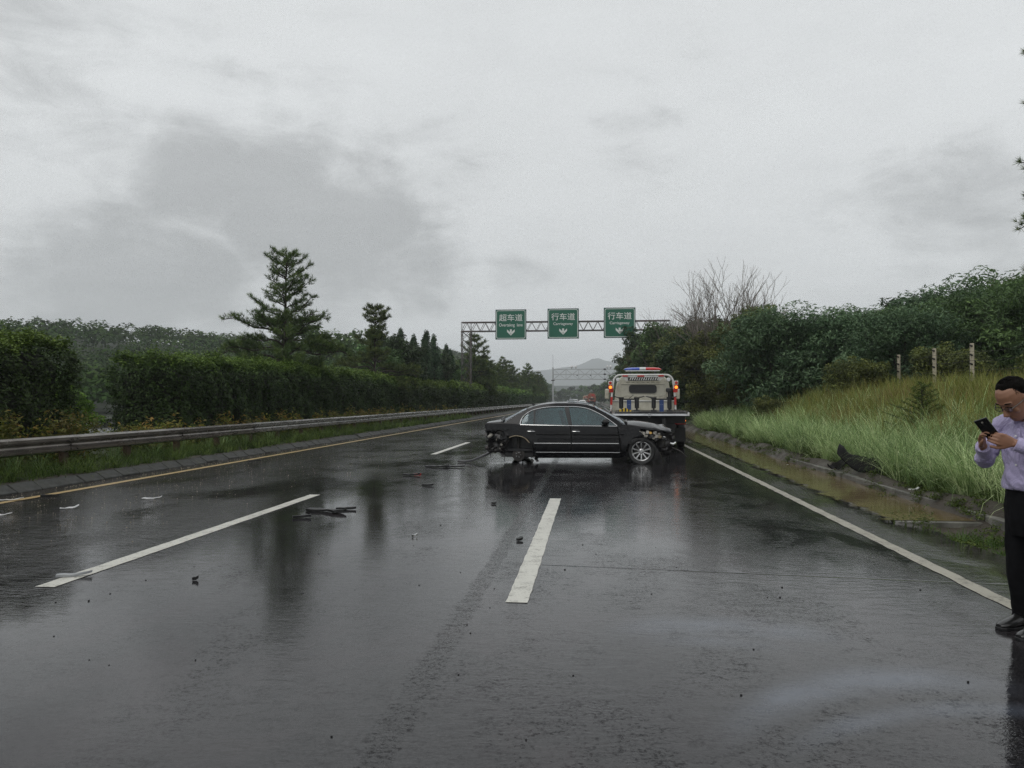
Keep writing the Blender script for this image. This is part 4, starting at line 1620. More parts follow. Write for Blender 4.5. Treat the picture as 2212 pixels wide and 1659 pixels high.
def guardrail(name, x, y0, y1, top, side, label, mats, post_mat, step=4.0, detail=25):
    t = tag(thing(name, loc=(x, 0, 0)), label, 'guardrail')
    mes = [rail_panel_mesh(step + .32, m_) for m_ in mats]
    lap = rail_panel_mesh(.34, mats[1], 'lap_joint')
    pm = MB().box((0, 0, .32), (.10, .13, .86)).mesh('post')
    pm.materials.append(post_mat)
    bk = MB().box((0, 0, 0), (.10, .10, .26)).mesh('spacer')
    bk.materials.append(post_mat)
    bo = MB().lathe([(0, .022), (.011, .020), (.016, .010), (.018, 0)], axis='x', n=8).mesh('bolt', True)
    bo.materials.append(M['bolt'])
    y = y0
    i = 0
    while y < y1:
        mi = 0 if i else 1
        z = top - .155
        o = share('rail_panel', mes[1 if i == 0 else (0 if y < 18 else len(mats) - 1)], t, (0, y, z + .004 * math.sin(i * 1.7)), (0, rnd.uniform(-.015, .015) - .0, 0), (side, 1, 1))
        if y < detail:
            for (dy, dz) in ((.06, .09), (.06, -.09), (.24, .09), (.24, -.09), (.15, .02), (.15, -.02)):
                share('bolt', bo, t, (side * (.078 if abs(dz) > .05 else .012), y + dy, z + dz), (0, 0, 0), (side, 1, 1))
        share('post', pm, t, (-side * .13, y + .15, .05 + .0))
        share('spacer', bk, t, (-side * .052, y + .15, z))
        if step < 5:
            share('post', pm, t, (-side * .13, y + 2.15, .05))
            share('spacer', bk, t, (-side * .052, y + 2.15, z))
        y += step
        i += 1
    return t


guardrail('guardrail', -9.62, 5.6, 150, .80, 1, 'long brown weathered steel guardrail between the kerb and the hedge', [M['rail'], M['rail_rusty'], M['rail_grey'], M['rail_grey']], M['rail_rusty'])
guardrail('guardrail', -15.3, 8, 60, .86, -1, 'pale guardrail of the opposite carriageway seen through the hedge gap', [M['rail_far'], M['rail_far']], M['zinc'], detail=0)

# ------------------------------------------------------------------ gantries and signs
M['gantry_rust'] = pbr('dull_lattice_steel', (0.085, 0.080, 0.075), 0.6, 0.3, var=0.4, vscale=2, dirt=(0.13, 0.05, 0.025), dscale=.8, damt=.7)
M['gantry_grey'] = pbr('pale_grey_paint', (0.40, 0.41, 0.42), 0.5, 0.0, var=0.1)
M['sign_green'] = pbr('reflective_green', (0.006, 0.105, 0.062), 0.45, var=0.10, vscale=1.2, dirt=(0.015, 0.12, 0.085), dscale=1.5, damt=.35)
M['sign_white'] = pbr('reflective_white', (0.66, 0.69, 0.66), 0.5, var=0.06, dirt=(0.45, 0.46, 0.42), dscale=2, damt=.5)
M['sign_frame'] = pbr('sign_back_blue_grey', (0.030, 0.040, 0.060), 0.5)
GY = 68.0
GK = 68.0 / 58.0


def bar_mesh(name, L_, w, mat, n=None):
    me = (MB().box((L_ / 2, 0, 0), (L_, w, w)) if n is None else MB().tube([(0, 0, 0), (L_, 0, 0)], w / 2, n)).mesh(name, n is not None)
    me.materials.append(mat)
    return me


def put_bar(name, me, parent, a, b, L0=1.0):
    a, b = Vector(a), Vector(b)
    d = b - a
    o = share(name, me, parent, a)
    o.rotation_euler = d.to_track_quat('X', 'Z').to_euler()
    o.scale = (d.length / L0, 1, 1)
    return o


g1 = thing('sign_gantry', 'rusty lattice sign gantry on a square lattice column, spanning all three lanes', 'gantry', (0, GY, 0))
chord = bar_mesh('chord', 1, .075, M['gantry_rust'])
brace = bar_mesh('brace', 1, .036, M['gantry_rust'])
leg = bar_mesh('leg', 1, .07, M['gantry_rust'])
GZ0, GZ1, GXL, GXR = 1.45 + 5.09 * GK, 1.45 + 5.75 * GK, -9.62 * GK, 5.6 * GK
gw = .38
for y in (-gw, gw):
    for z in (GZ0, GZ1):
        put_bar('chord', chord, g1, (GXL, y, z), (GXR, y, z))
nb = 44
for y in (-gw, gw):
    for i in range(nb):
        x0 = GXL + (GXR - GXL) * i / nb
        x1 = GXL + (GXR - GXL) * (i + 1) / nb
        a, b = (GZ0, GZ1) if (i % 2 == 0) else (GZ1, GZ0)
        put_bar('brace', brace, g1, (x0, y, a), (x1, y, b))
for i in range(0, nb + 1, 2):
    x0 = GXL + (GXR - GXL) * i / nb
    put_bar('brace', brace, g1, (x0, -gw, GZ0), (x0, gw, GZ0))
    put_bar('brace', brace, g1, (x0, -gw, GZ1), (x0, gw, GZ1))
for xs_ in (GXL, GXL + .77, GXR - .77, GXR):
    for y in (-gw, gw):
        put_bar('brace', brace, g1, (xs_, y, GZ0), (xs_, y, GZ1))
for cxl, cxr in ((GXL, GXL + .77), (GXR - .77, GXR)):
    for x in (cxl, cxr):
        for y in (-gw, gw):
            put_bar('leg', leg, g1, (x, y, 0.05), (x, y, GZ0))
    nz = 11
    if cxl < 0 or True:
        for i in range(nz):
            z0, z1 = .3 + (GZ0 - .3) * i / nz, .3 + (GZ0 - .3) * (i + 1) / nz
            for y in (-gw, gw):
                put_bar('brace', brace, g1, (cxl, y, z0), (cxr, y, z1))
                put_bar('brace', brace, g1, (cxr, y, z0), (cxl, y, z1))
            if cxl < 0:
                put_bar('brace', brace, g1, (cxl, -gw, z0), (cxl, gw, z1))
                put_bar('brace', brace, g1, (cxr, -gw, z0), (cxr, gw, z1))
    MB().box(((cxl + cxr) / 2, 0, .08), (1.1, 1.1, .22)).build('footing', M['concrete'], g1)
for x in (GXL, GXL + .77):
    MB().box((x, 0, GZ0 - .04), (.13, .8, .06)).build('flange', M['gantry_rust'], g1)


def text_mesh(name, s, size, mat, extrude=.004, bold=.0, xs=1.0, space=1.0):
    cu = bpy.data.curves.new(name, 'FONT')
    cu.body = s
    cu.size = size
    cu.align_x = 'CENTER'
    cu.align_y = 'CENTER'
    cu.extrude = extrude
    cu.offset = bold
    cu.space_character = space
    o = bpy.data.objects.new(name, cu)
    col.objects.link(o)
    dg = bpy.context.evaluated_depsgraph_get()
    me = bpy.data.meshes.new_from_object(o.evaluated_get(dg))
    bpy.data.objects.remove(o)
    me.name = name
    V = np.array([v.co[:] for v in me.vertices]) if len(me.vertices) else np.zeros((0, 3))
    if len(V):
        c = (V.max(0) + V.min(0)) / 2
        w = V[:, 0].max() - V[:, 0].min()
        for v in me.vertices:
            v.co = ((v.co.x - c[0]) * xs, v.co.y - c[1], v.co.z)
    else:
        c, w = (0, 0, 0), 0
    me.materials.clear()
    me.materials.append(mat)
    return me, w


def fit_text(name, s, width, height, mat, bold=0.0, extrude=.006):
    me, w = text_mesh(name, s, 1.0, mat, extrude, bold)
    V = np.array([v.co[:] for v in me.vertices])
    sx = width / (V[:, 0].max() - V[:, 0].min())
    sz = height / (V[:, 1].max() - V[:, 1].min())
    for v in me.vertices:
        v.co = (v.co.x * sx, v.co.y * sz, v.co.z)
    return me


def round_rect(w, h, r, n=6):
    pts = []
    for cx_, cy_, a0 in ((w / 2 - r, h / 2 - r, 0), (-w / 2 + r, h / 2 - r, 90), (-w / 2 + r, -h / 2 + r, 180), (w / 2 - r, -h / 2 + r, 270)):
        for i in range(n + 1):
            a = R(a0 + 90 * i / n)
            pts.append((cx_ + r * math.cos(a), cy_ + r * math.sin(a)))
    return pts


def ring(mb, outer, inner, y0, y1):
    n = len(outer)
    vs = [(p[0], y, p[1]) for y in (y0, y1) for p in outer] + [(p[0], y, p[1]) for y in (y0, y1) for p in inner]
    fs = []
    for i in range(n):
        j = (i + 1) % n
        fs += [(i, j, 2 * n + j, 2 * n + i), (n + i, 3 * n + i, 3 * n + j, n + j), (i, n + i, n + j, j), (2 * n + i, 2 * n + j, 3 * n + j, 3 * n + i)]
    return mb.add(vs, fs)


def lane_sign(x, label, cn, en, enw, yaw=0.0, dz=0.0, enh=.24):
    W, H = 2.28 * GK, 2.20 * GK
    t = thing('lane_sign', label, 'road sign', (x * GK, GY - gw - .16, 1.45 + (5.57 + dz) * GK), yaw, 'green lane signs on the gantry')
    MB().box((0, .03, 0), (W, .05, H)).build('frame', M['sign_frame'], t, bevel=.01)
    bd = MB().box((0, 0, 0), (W - .08, .03, H - .08)).build('board', M['sign_green'], t)
    rg = ring(MB(), round_rect(W - .16, H - .16, .16), round_rect(W - .25, H - .25, .12), -.019, -.014)
    rg.build('border', M['sign_white'], bd)

    def put(me, z):
        o = share('lettering', me, bd, (0, -.021, z), (R(90), 0, 0))
        return o
    put(fit_text('lettering', cn, 1.72 * GK, .52 * GK, M['sign_white'], bold=.006), .50 * GK)
    put(fit_text('lettering', en, enw * GK, enh * GK, M['sign_white'], bold=.008), (-.04 if enh < .26 else -.07) * GK)
    a = [(0, -.24), (.28, .02), (.28, .20), (.075, .0), (.075, .22), (-.075, .22), (-.075, .0), (-.28, .20), (-.28, .02)]
    # broad down arrow: two swept wings and a stub
    m = MB()
    for sgn in (1, -1):
        m.prism([(0, -.24), (sgn * .28, .04), (sgn * .28, .22), (sgn * .025, -.02)], -.024, -.016, 'y')
    m.prism([(-.07, .0 - .04), (.07, .0 - .04), (.07, .22), (-.07, .22)], -.026, -.0155, 'y')
    o = m.build('arrow', M['sign_white'], bd)
    o.location = (0, 0, -.58 * GK)
    o.scale = (GK, 1, GK)
    for sx in (-.6, .6):
        MB().box((sx, .12, .0), (.08, .10, 2.2)).build('bracket', M['gantry_rust'], t)
    return t


lane_sign(-5.93, 'green lane sign reading Overtakng lane, leftmost on the gantry', '超车道', 'Overtakng  lane', 1.74, 0, -.03, .30)
lane_sign(-2.10, 'middle green sign reading Carriageway, between the two others on the gantry', '行车道', 'Carriageway', 1.42, 0, 0, .25)
lane_sign(1.98, 'rightmost green sign reading Carriageway, nearest the trees', '行车道', 'Carriageway', 1.42, 0, .02, .25)

# camera gantry farther on
G2 = 191.0
g2 = thing('camera_gantry', 'pale grey truss gantry with cameras, far down the motorway', 'gantry', (0, G2, 0))
c2 = bar_mesh('chord', 1, .17, M['gantry_grey'])
b2 = bar_mesh('brace', 1, .10, M['gantry_grey'])
X0, X1, Z0, Z1 = -9.35, 9.0, 6.4, 8.85
for y in (-.5, .5):
    for z in (Z0, Z1):
        put_bar('chord', c2, g2, (X0, y, z), (X1, y, z))
    put_bar('chord', c2, g2, (X0, y, (Z0 + Z1) / 2), (X1, y, (Z0 + Z1) / 2))
    n2 = 12
    for i in range(n2):
        xa, xb = X0 + (X1 - X0) * i / n2, X0 + (X1 - X0) * (i + 1) / n2
        zm = (Z0 + Z1) / 2
        if i % 2 == 0:
            put_bar('brace', b2, g2, (xa, y, Z1), (xb, y, zm))
            put_bar('brace', b2, g2, (xa, y, Z0), (xb, y, zm))
        else:
            put_bar('brace', b2, g2, (xa, y, zm), (xb, y, Z1))
            put_bar('brace', b2, g2, (xa, y, zm), (xb, y, Z0))
            put_bar('brace', b2, g2, (xb, y, Z0), (xb, y, Z1))
MB().tube([(X0 - .1, 0, 0), (X0 - .1, 0, 9.3)], .20, 12).build('column', M['gantry_grey'], g2, smooth=True)
MB().tube([(X1 + .1, 0, 0), (X1 + .1, 0, 9.3)], .20, 12).build('column', M['gantry_grey'], g2, smooth=True)
MB().tube([(X0 - .1, 0, 9.3), (X0 - .1, 0, 12.4)], .045, 6).build('lightning_rod', M['gantry_grey'], g2)
MB().lathe([(.42, 6.1), (.42, 6.3)], (X0 - .1, 0, 0), n=12).build('collar', M['bolt'], g2)
M['cam_white'] = pbr('camera_white', (.7, .7, .7), .4)
M['black_paint'] = pbr('black_paint', (.01, .01, .011), .5)
for i, x in enumerate((-4.9, -3.9, 3.6, 4.4)):
    MB().lathe([(0, .62), (.17, .58), (.28, .42), (.30, .25), (.22, .10), (.10, .02), (.05, -.0)], (x, -.5, Z1 + .28), n=12).build('camera_dome', M['cam_white'], g2, smooth=True)
    MB().box((x, -.5, Z1 + .2), (.12, .12, .3)).build('camera_mount', M['black_paint'], g2)
for z in (Z0, (Z0 + Z1) / 2, Z1):
    MB().lathe([(0, -.2), (.25, -.16), (.34, 0), (.25, .16), (0, .2)], (3.0, -.55, z), n=10).build('sensor', M['black_paint'], g2, smooth=True)
for x in (-3.6, -.4, 4.2, 6.6):
    MB().box((x, -.75, 7.35), (.3, .6, .22)).build('camera', M['black_paint'], g2, bevel=.03)

# ------------------------------------------------------------------ fence posts on the bank
M['post'] = pbr('pale_fence_concrete', (0.40, 0.36, 0.27), 0.7, var=0.25, vscale=6, dirt=(0.10, 0.09, 0.06), dscale=5, damt=.6, bump=.3)
M['barb'] = pbr('black_wire', (0.012, 0.010, 0.009), 0.6)
pp = [(9.95, 21.9, 'rightmost and largest'), (9.95, 24.2, 'middle'), (9.95, 26.9, 'leftmost and smallest')]
for x, y, w in pp:
    t = thing('fence_post', f'pale concrete fence post with black wire knots on the bank, {w} of three', 'fence post', (x, y, gz(x, y)), .15, 'concrete fence posts on the right bank')
    MB().box((0, 0, .68), (.075, .09, 1.75)).build('shaft', M['post'], t, bevel=.012)
    if 'right' in w or 'middle' in w:
        MB().bar((.15, .30, -.3), (.10, .14, 1.40), .09, .09).build('stay', pbr('grey_old_concrete', (.09, .09, .08), .8, var=.3), t, bevel=.012)
    for z in np.arange(.15, 1.35, .24):
        MB().box((-.05, -.045, z + .14), (.05, .07, .035), Matrix.Rotation(.5, 3, 'X')).build('wire_knot', M['barb'], t)
fw = tag(thing('fence_wire', loc=(0, 0, 0)), 'thin dark barbed wires running between the three fence posts', 'wire')
for z in np.arange(.15, 1.35, .24):
    pts = []
    ylist = [19.4] + [p[1] for p in pp] + [30]
    for i in range(len(ylist) - 1):
        ya, yb = ylist[i], ylist[i + 1]
        for s in range(5):
            f = s / 5
            yy_ = ya + (yb - ya) * f
            zz_ = gz(9.9, ya) * (1 - f) + gz(9.9, yb) * f + z - .04 * math.sin(math.pi * f)
            pts.append((9.88, yy_, zz_))
    MB().tube(pts, .004, 4).build('wire', M['barb'], fw)


# ------------------------------------------------------------------ the wrecked black sedan
def glass_mat(name, tint, refl=0.06, rough=0.02):
    t = NT(name)
    tr = t.n('ShaderNodeBsdfTransparent')
    tr.inputs[0].default_value = (*tint, 1)
    gl = t.n('ShaderNodeBsdfGlossy')
    gl.inputs['Roughness'].default_value = rough
    gl.inputs['Color'].default_value = (.9, .95, 1, 1)
    fr = t.n('ShaderNodeFresnel')
    fr.inputs[0].default_value = 1.5
    f = t.math('ADD', fr.outputs[0], refl - .04, clamp=True)
    mx = t.n('ShaderNodeMixShader')
    t.l(f, mx.inputs[0])
    t.l(tr.outputs[0], mx.inputs[1])
    t.l(gl.outputs[0], mx.inputs[2])
    t.l(mx.outputs[0], t.out.inputs[0])
    return t.m


def car_paint(name, c, coat=1.0, wet=True):
    t = NT(name)
    co = t.coord('Object')
    drops = t.n('ShaderNodeTexVoronoi')
    drops.inputs['Scale'].default_value = 55
    t.l(co, drops.inputs['Vector'])
    h = t.rng(drops.outputs['Distance'], .10, .28, 1, 0, True)
    msk = t.rng(t.noise(co, 6, 3), .45, .6, 0, 1)
    n = t.noise(co, 3.0, 5, .6)
    c2 = t.mixc(t.rng(n, .5, .75, 0, .25), c, (.03, .028, .025))
    b = t.bump(t.math('MULTIPLY', h, msk), .35, .002)
    t.bsdf(Base_Color=c2, Roughness=.30, Coat_Weight=coat, Coat_Roughness=.05, Coat_IOR=1.36, Coat_Normal=b, Metallic=.0, Specular_IOR_Level=.0)
    return t.m


M['car_black'] = car_paint('black_car_paint', (.003, .003, .004))
M['car_glass'] = glass_mat('tinted_side_glass', (.44, .57, .57), .08)
M['windshield'] = glass_mat('windshield_glass', (.55, .64, .64), .12)
M['chrome'] = pbr('chrome', (.78, .78, .78), .12, 1.0)
M['alloy'] = pbr('alloy_wheel', (.42, .42, .42), .28, .8, var=.15)
M['tyre'] = pbr('tyre_rubber', (.011, .011, .011), .55, bump=.3, bscale=80)
M['trim'] = pbr('black_plastic_trim', (.012, .012, .013), .38)
M['seat'] = pbr('beige_seat', (.20, .17, .14), .6, var=.1)
M['interior'] = pbr('dark_interior', (.018, .018, .020), .7)
M['crushed'] = pbr('crushed_dark_plastic', (.010, .009, .009), .4, var=.5, vscale=8, dirt=(.05, .046, .04), dscale=7, damt=.6, bump=.5, bscale=12)
M['bare_metal'] = pbr('torn_cream_primer', (.36, .30, .20), .5, var=.35, vscale=14, dirt=(.08, .05, .03), dscale=9, damt=.8)
M['lamp_shell'] = pbr('broken_lamp_shell', (.36, .34, .30), .28, var=.35, vscale=16, dirt=(.05, .045, .04), dscale=14, damt=.9)
M['lamp_amber'] = pbr('amber_lens', (.55, .33, .08), .2)
M['disc'] = pbr('brake_steel', (.055, .05, .047), .5, .6, var=.4, vscale=18)
M['fender_liner'] = pbr('scuffed_liner', (.035, .034, .035), .5, var=.4, vscale=6, dirt=(.09, .085, .075), dscale=5, damt=.5)
CX0, CYG, CSC = 575.0, 660.0, 370.0


def cp(p):
    return ((p[0] - CX0) / CSC, (CYG - p[1]) / CSC)


def halfw(x, z):
    """half width of the body at (x along, z up)"""
    w = .885
    w -= .10 * float(smooth(.4, -.95, x)) + .17 * max(0.0, (x - 2.6) / .95) ** 2
    w -= .05 * max(0, (-.35 - x)) ** 1.5
    if z < .88:
        w -= .055 * max(0.0, (.42 - z) / .3) ** 1.6
        w -= .035 * max(0.0, (z - .58) / .3) ** 1.5
        w += .012 * math.exp(-((z - .745) / .05) ** 2)
    else:
        w -= .035 + (z - .88) * .40 + .25 * max(0, z - 1.2) ** 1.3
    for wx in (0.0, 2.81):
        d = math.hypot(x - wx, z - .29)
        w += .020 * math.exp(-((d - .37) / .06) ** 2)
    return w


def panel(name, poly, mat, parent, side=-1, thick=.022, off=0.0, cell=.06, crumple=0.0, seed=0, px=True, bevel=True):
    """a sheet cut to poly (side view) that follows the body surface, with real thickness"""
    pts = [cp(p) for p in poly] if px else poly
    bm = bmesh.new()
    vs = [bm.verts.new((x, 0, z)) for x, z in pts]
    bm.faces.new(vs)
    xs = [p[0] for p in pts]
    zs = [p[1] for p in pts]
    for k in range(int(min(xs) / cell), int(max(xs) / cell) + 1):
        bmesh.ops.bisect_plane(bm, geom=bm.verts[:] + bm.edges[:] + bm.faces[:], plane_co=(k * cell, 0, 0), plane_no=(1, 0, 0))
    for k in range(int(min(zs) / cell), int(max(zs) / cell) + 1):
        bmesh.ops.bisect_plane(bm, geom=bm.verts[:] + bm.edges[:] + bm.faces[:], plane_co=(0, 0, k * cell), plane_no=(0, 0, 1))
    for v in bm.verts:
        x, z = v.co.x, v.co.z
        y = halfw(x, z) + off
        if crumple:
            y += crumple * mnoise.noise(Vector((x * 9 + seed, z * 9, seed * 3.1)))
            v.co.x += crumple * .8 * mnoise.noise(Vector((x * 11, z * 7, seed + 9.0)))
            v.co.z += crumple * .8 * mnoise.noise(Vector((x * 8, z * 13, seed + 19.0)))
        v.co.y = side * y
    bmesh.ops.recalc_face_normals(bm, faces=bm.faces)
    # make sure the normals look outwards, then thicken inwards
    s = sum(f.normal.y * f.calc_area() for f in bm.faces)
    if s * side < 0:
        bmesh.ops.reverse_faces(bm, faces=bm.faces)
    front = bm.faces[:]
    ret = bmesh.ops.duplicate(bm, geom=bm.verts[:] + bm.edges[:] + bm.faces[:])
    vm = ret['vert_map']
    dup = [f for f in ret['geom'] if isinstance(f, bmesh.types.BMFace)]
    pairs = [(v, vm[v]) for v in {v for f in front for v in f.verts}]
    bound = [e for f in front for e in f.edges if len([q for q in e.link_faces if q in front]) == 1]
    for a, b in pairs:
        b.co.y -= side * thick
    for e in set(bound):
        a, b = e.verts
        try:
            bm.faces.new((a, b, vm[b], vm[a]))
        except ValueError:
            pass
    bmesh.ops.reverse_faces(bm, faces=dup)
    bmesh.ops.recalc_face_normals(bm, faces=bm.faces)
    me = bpy.data.meshes.new(name)
    bm.to_mesh(me)
    bm.free()
    me.polygons.foreach_set('use_smooth', [True] * len(me.polygons))
    try:
        me.set_sharp_from_angle(angle=R(40))
    except Exception:
        pass
    return link_mesh(name, me, mat, parent)


def top_surface(name, xa, xb, edge, crown, mat, parent, n=22, m=14, thick=.02, crumple=0.0, inset=0.0):
    """sheet across the car between the side edges; edge/crown: lists (px, py)"""
    ex = [cp(p)[0] for p in edge]
    ez = [cp(p)[1] for p in edge]
    kx = [cp(p)[0] for p in crown]
    kz = [cp(p)[1] for p in crown]
    A, B = (xa - CX0) / CSC, (xb - CX0) / CSC
    V = []
    for i in range(n + 1):
        x = A + (B - A) * i / n
        ze, zc = float(np.interp(x, ex, ez)), float(np.interp(x, kx, kz))
        w = halfw(x, ze) - inset
        for j in range(m + 1):
            s = -1 + 2 * j / m
            z = ze + (zc - ze) * (1 - abs(s) ** 2.4)
            dx = 0
            if crumple:
                z += crumple * mnoise.noise(Vector((x * 6, s * 4, 2.2))) * float(smooth(B - .7, B, x))
            V.append((x + dx, s * w, z))
    F = []
    q = m + 1
    for i in range(n):
        for j in range(m):
            F.append((i * q + j, (i + 1) * q + j, (i + 1) * q + j + 1, i * q + j + 1))
    me = bpy.data.meshes.new(name)
    me.from_pydata(V, [], F)
    me.polygons.foreach_set('use_smooth', [True] * len(F))
    o = link_mesh(name, me, mat, parent)
    s_ = o.modifiers.new('thickness', 'SOLIDIFY')
    s_.thickness = thick
    s_.offset = -1
    return o


def path_on_body(pts, side, off, px=True):
    out = []
    for p in pts:
        x, z = cp(p) if px else p
        out.append((x, side * (halfw(x, z) + off), z))
    return out


def dense(pts, k=4):
    out = []
    n = len(pts)
    for i in range(n - 1):
        p0, p1, p2, p3 = pts[max(0, i - 1)], pts[i], pts[i + 1], pts[min(n - 1, i + 2)]
        for s in range(k):
            t = s / k
            out.append(tuple(.5 * ((2 * b) + (-a + c) * t + (2 * a - 5 * b + 4 * c - d) * t * t + (-a + 3 * b - 3 * c + d) * t ** 3) for a, b, c, d in zip(p0, p1, p2, p3)))
    out.append(pts[-1])
    return out


def scraps(name, n, box, size, mat, parent, seed, thin=.012):
    """torn shards of plastic and sheet metal, joined: too small to pick apart"""
    r = random.Random(seed)
    mb = MB()
    for _ in range(n):
        c = Vector([r.uniform(a, b) for a, b in box])
        k = r.choice((3, 4, 5))
        s = size * r.uniform(.4, 1.3)
        poly = []
        for i in range(k):
            a = 2 * math.pi * i / k + r.uniform(-.4, .4)
            poly.append((math.cos(a) * s * r.uniform(.4, 1), math.sin(a) * s * r.uniform(.25, .9)))
        m = MB().prism(poly, -thin / 2, thin / 2, 'y')
        q = Matrix.Rotation(r.uniform(-.9, .9), 3, 'X') @ Matrix.Rotation(r.uniform(-1.1, 1.1), 3, 'Z') @ Matrix.Rotation(r.uniform(-1, 1), 3, 'Y')
        mb.add([c + q @ Vector(v) for v in m.v], m.f)
    o = mb.build(name, mat, parent)
    o['kind'] = 'stuff'
    return o


def wheel(parent, x, y, z, r=.316, side=-1, steer=0.0, name='wheel'):
    w = MB()
    prof = [(.215, -.09), (.24, -.105), (.285, -.11), (.306, -.095), (r, -.07), (r, .07), (.306, .095), (.285, .11), (.24, .105), (.215, .09)]
    w.lathe(prof, axis='y', n=48)
    o = w.build(name, M['tyre'], parent, smooth=True)
    o.location = (x, y, z)
    o.rotation_euler = (0, 0, steer)
    rm = MB()
    rm.lathe([(.216, -.098), (.222, -.104), (.213, -.108), (.200, -.100), (.193, -.06), (.19, .05), (.215, .09)], axis='y', n=48)
    for k in range(10):
        a = 2 * math.pi * (k + .5) / 10
        d = Vector((math.cos(a), 0, math.sin(a)))
        t = Vector((-math.sin(a), 0, math.cos(a)))
        vs = []
        for (rr, hw, yy_) in ((.035, .016, -.062), (.10, .012, -.088), (.198, .017, -.094)):
            for sg in (-1, 1):
                vs.append(d * rr + t * hw * sg + Vector((0, yy_, 0)))
                vs.append(d * rr + t * hw * sg * .8 + Vector((0, yy_ + .03, 0)))
        fs = []
        for i in range(2):
            b = i * 4
            fs += [(b, b + 2, b + 6, b + 4), (b + 1, b + 5, b + 7, b + 3), (b, b + 4, b + 5, b + 1), (b + 2, b + 3, b + 7, b + 6)]
        rm.add(vs, fs)
    rm.lathe([(0, -.088), (.028, -.088), (.034, -.080), (.062, -.070), (.062, -.04)], axis='y', n=20)
    for k in range(5):
        a = 2 * math.pi * k / 5
        rm.lathe([(0, -.082), (.009, -.082), (.010, -.06)], (.045 * math.cos(a), 0, .045 * math.sin(a)), 'y', 8)
    if side > 0:
        rm.v = [(a, -b, c) for a, b, c in rm.v]
    r_o = rm.build('rim', M['alloy'], o, smooth=True)
    d = MB().lathe([(0, -.03), (.15, -.03), (.15, -.015), (0, -.015)], axis='y', n=24).build('brake_disc', M['disc'], o)
    return o


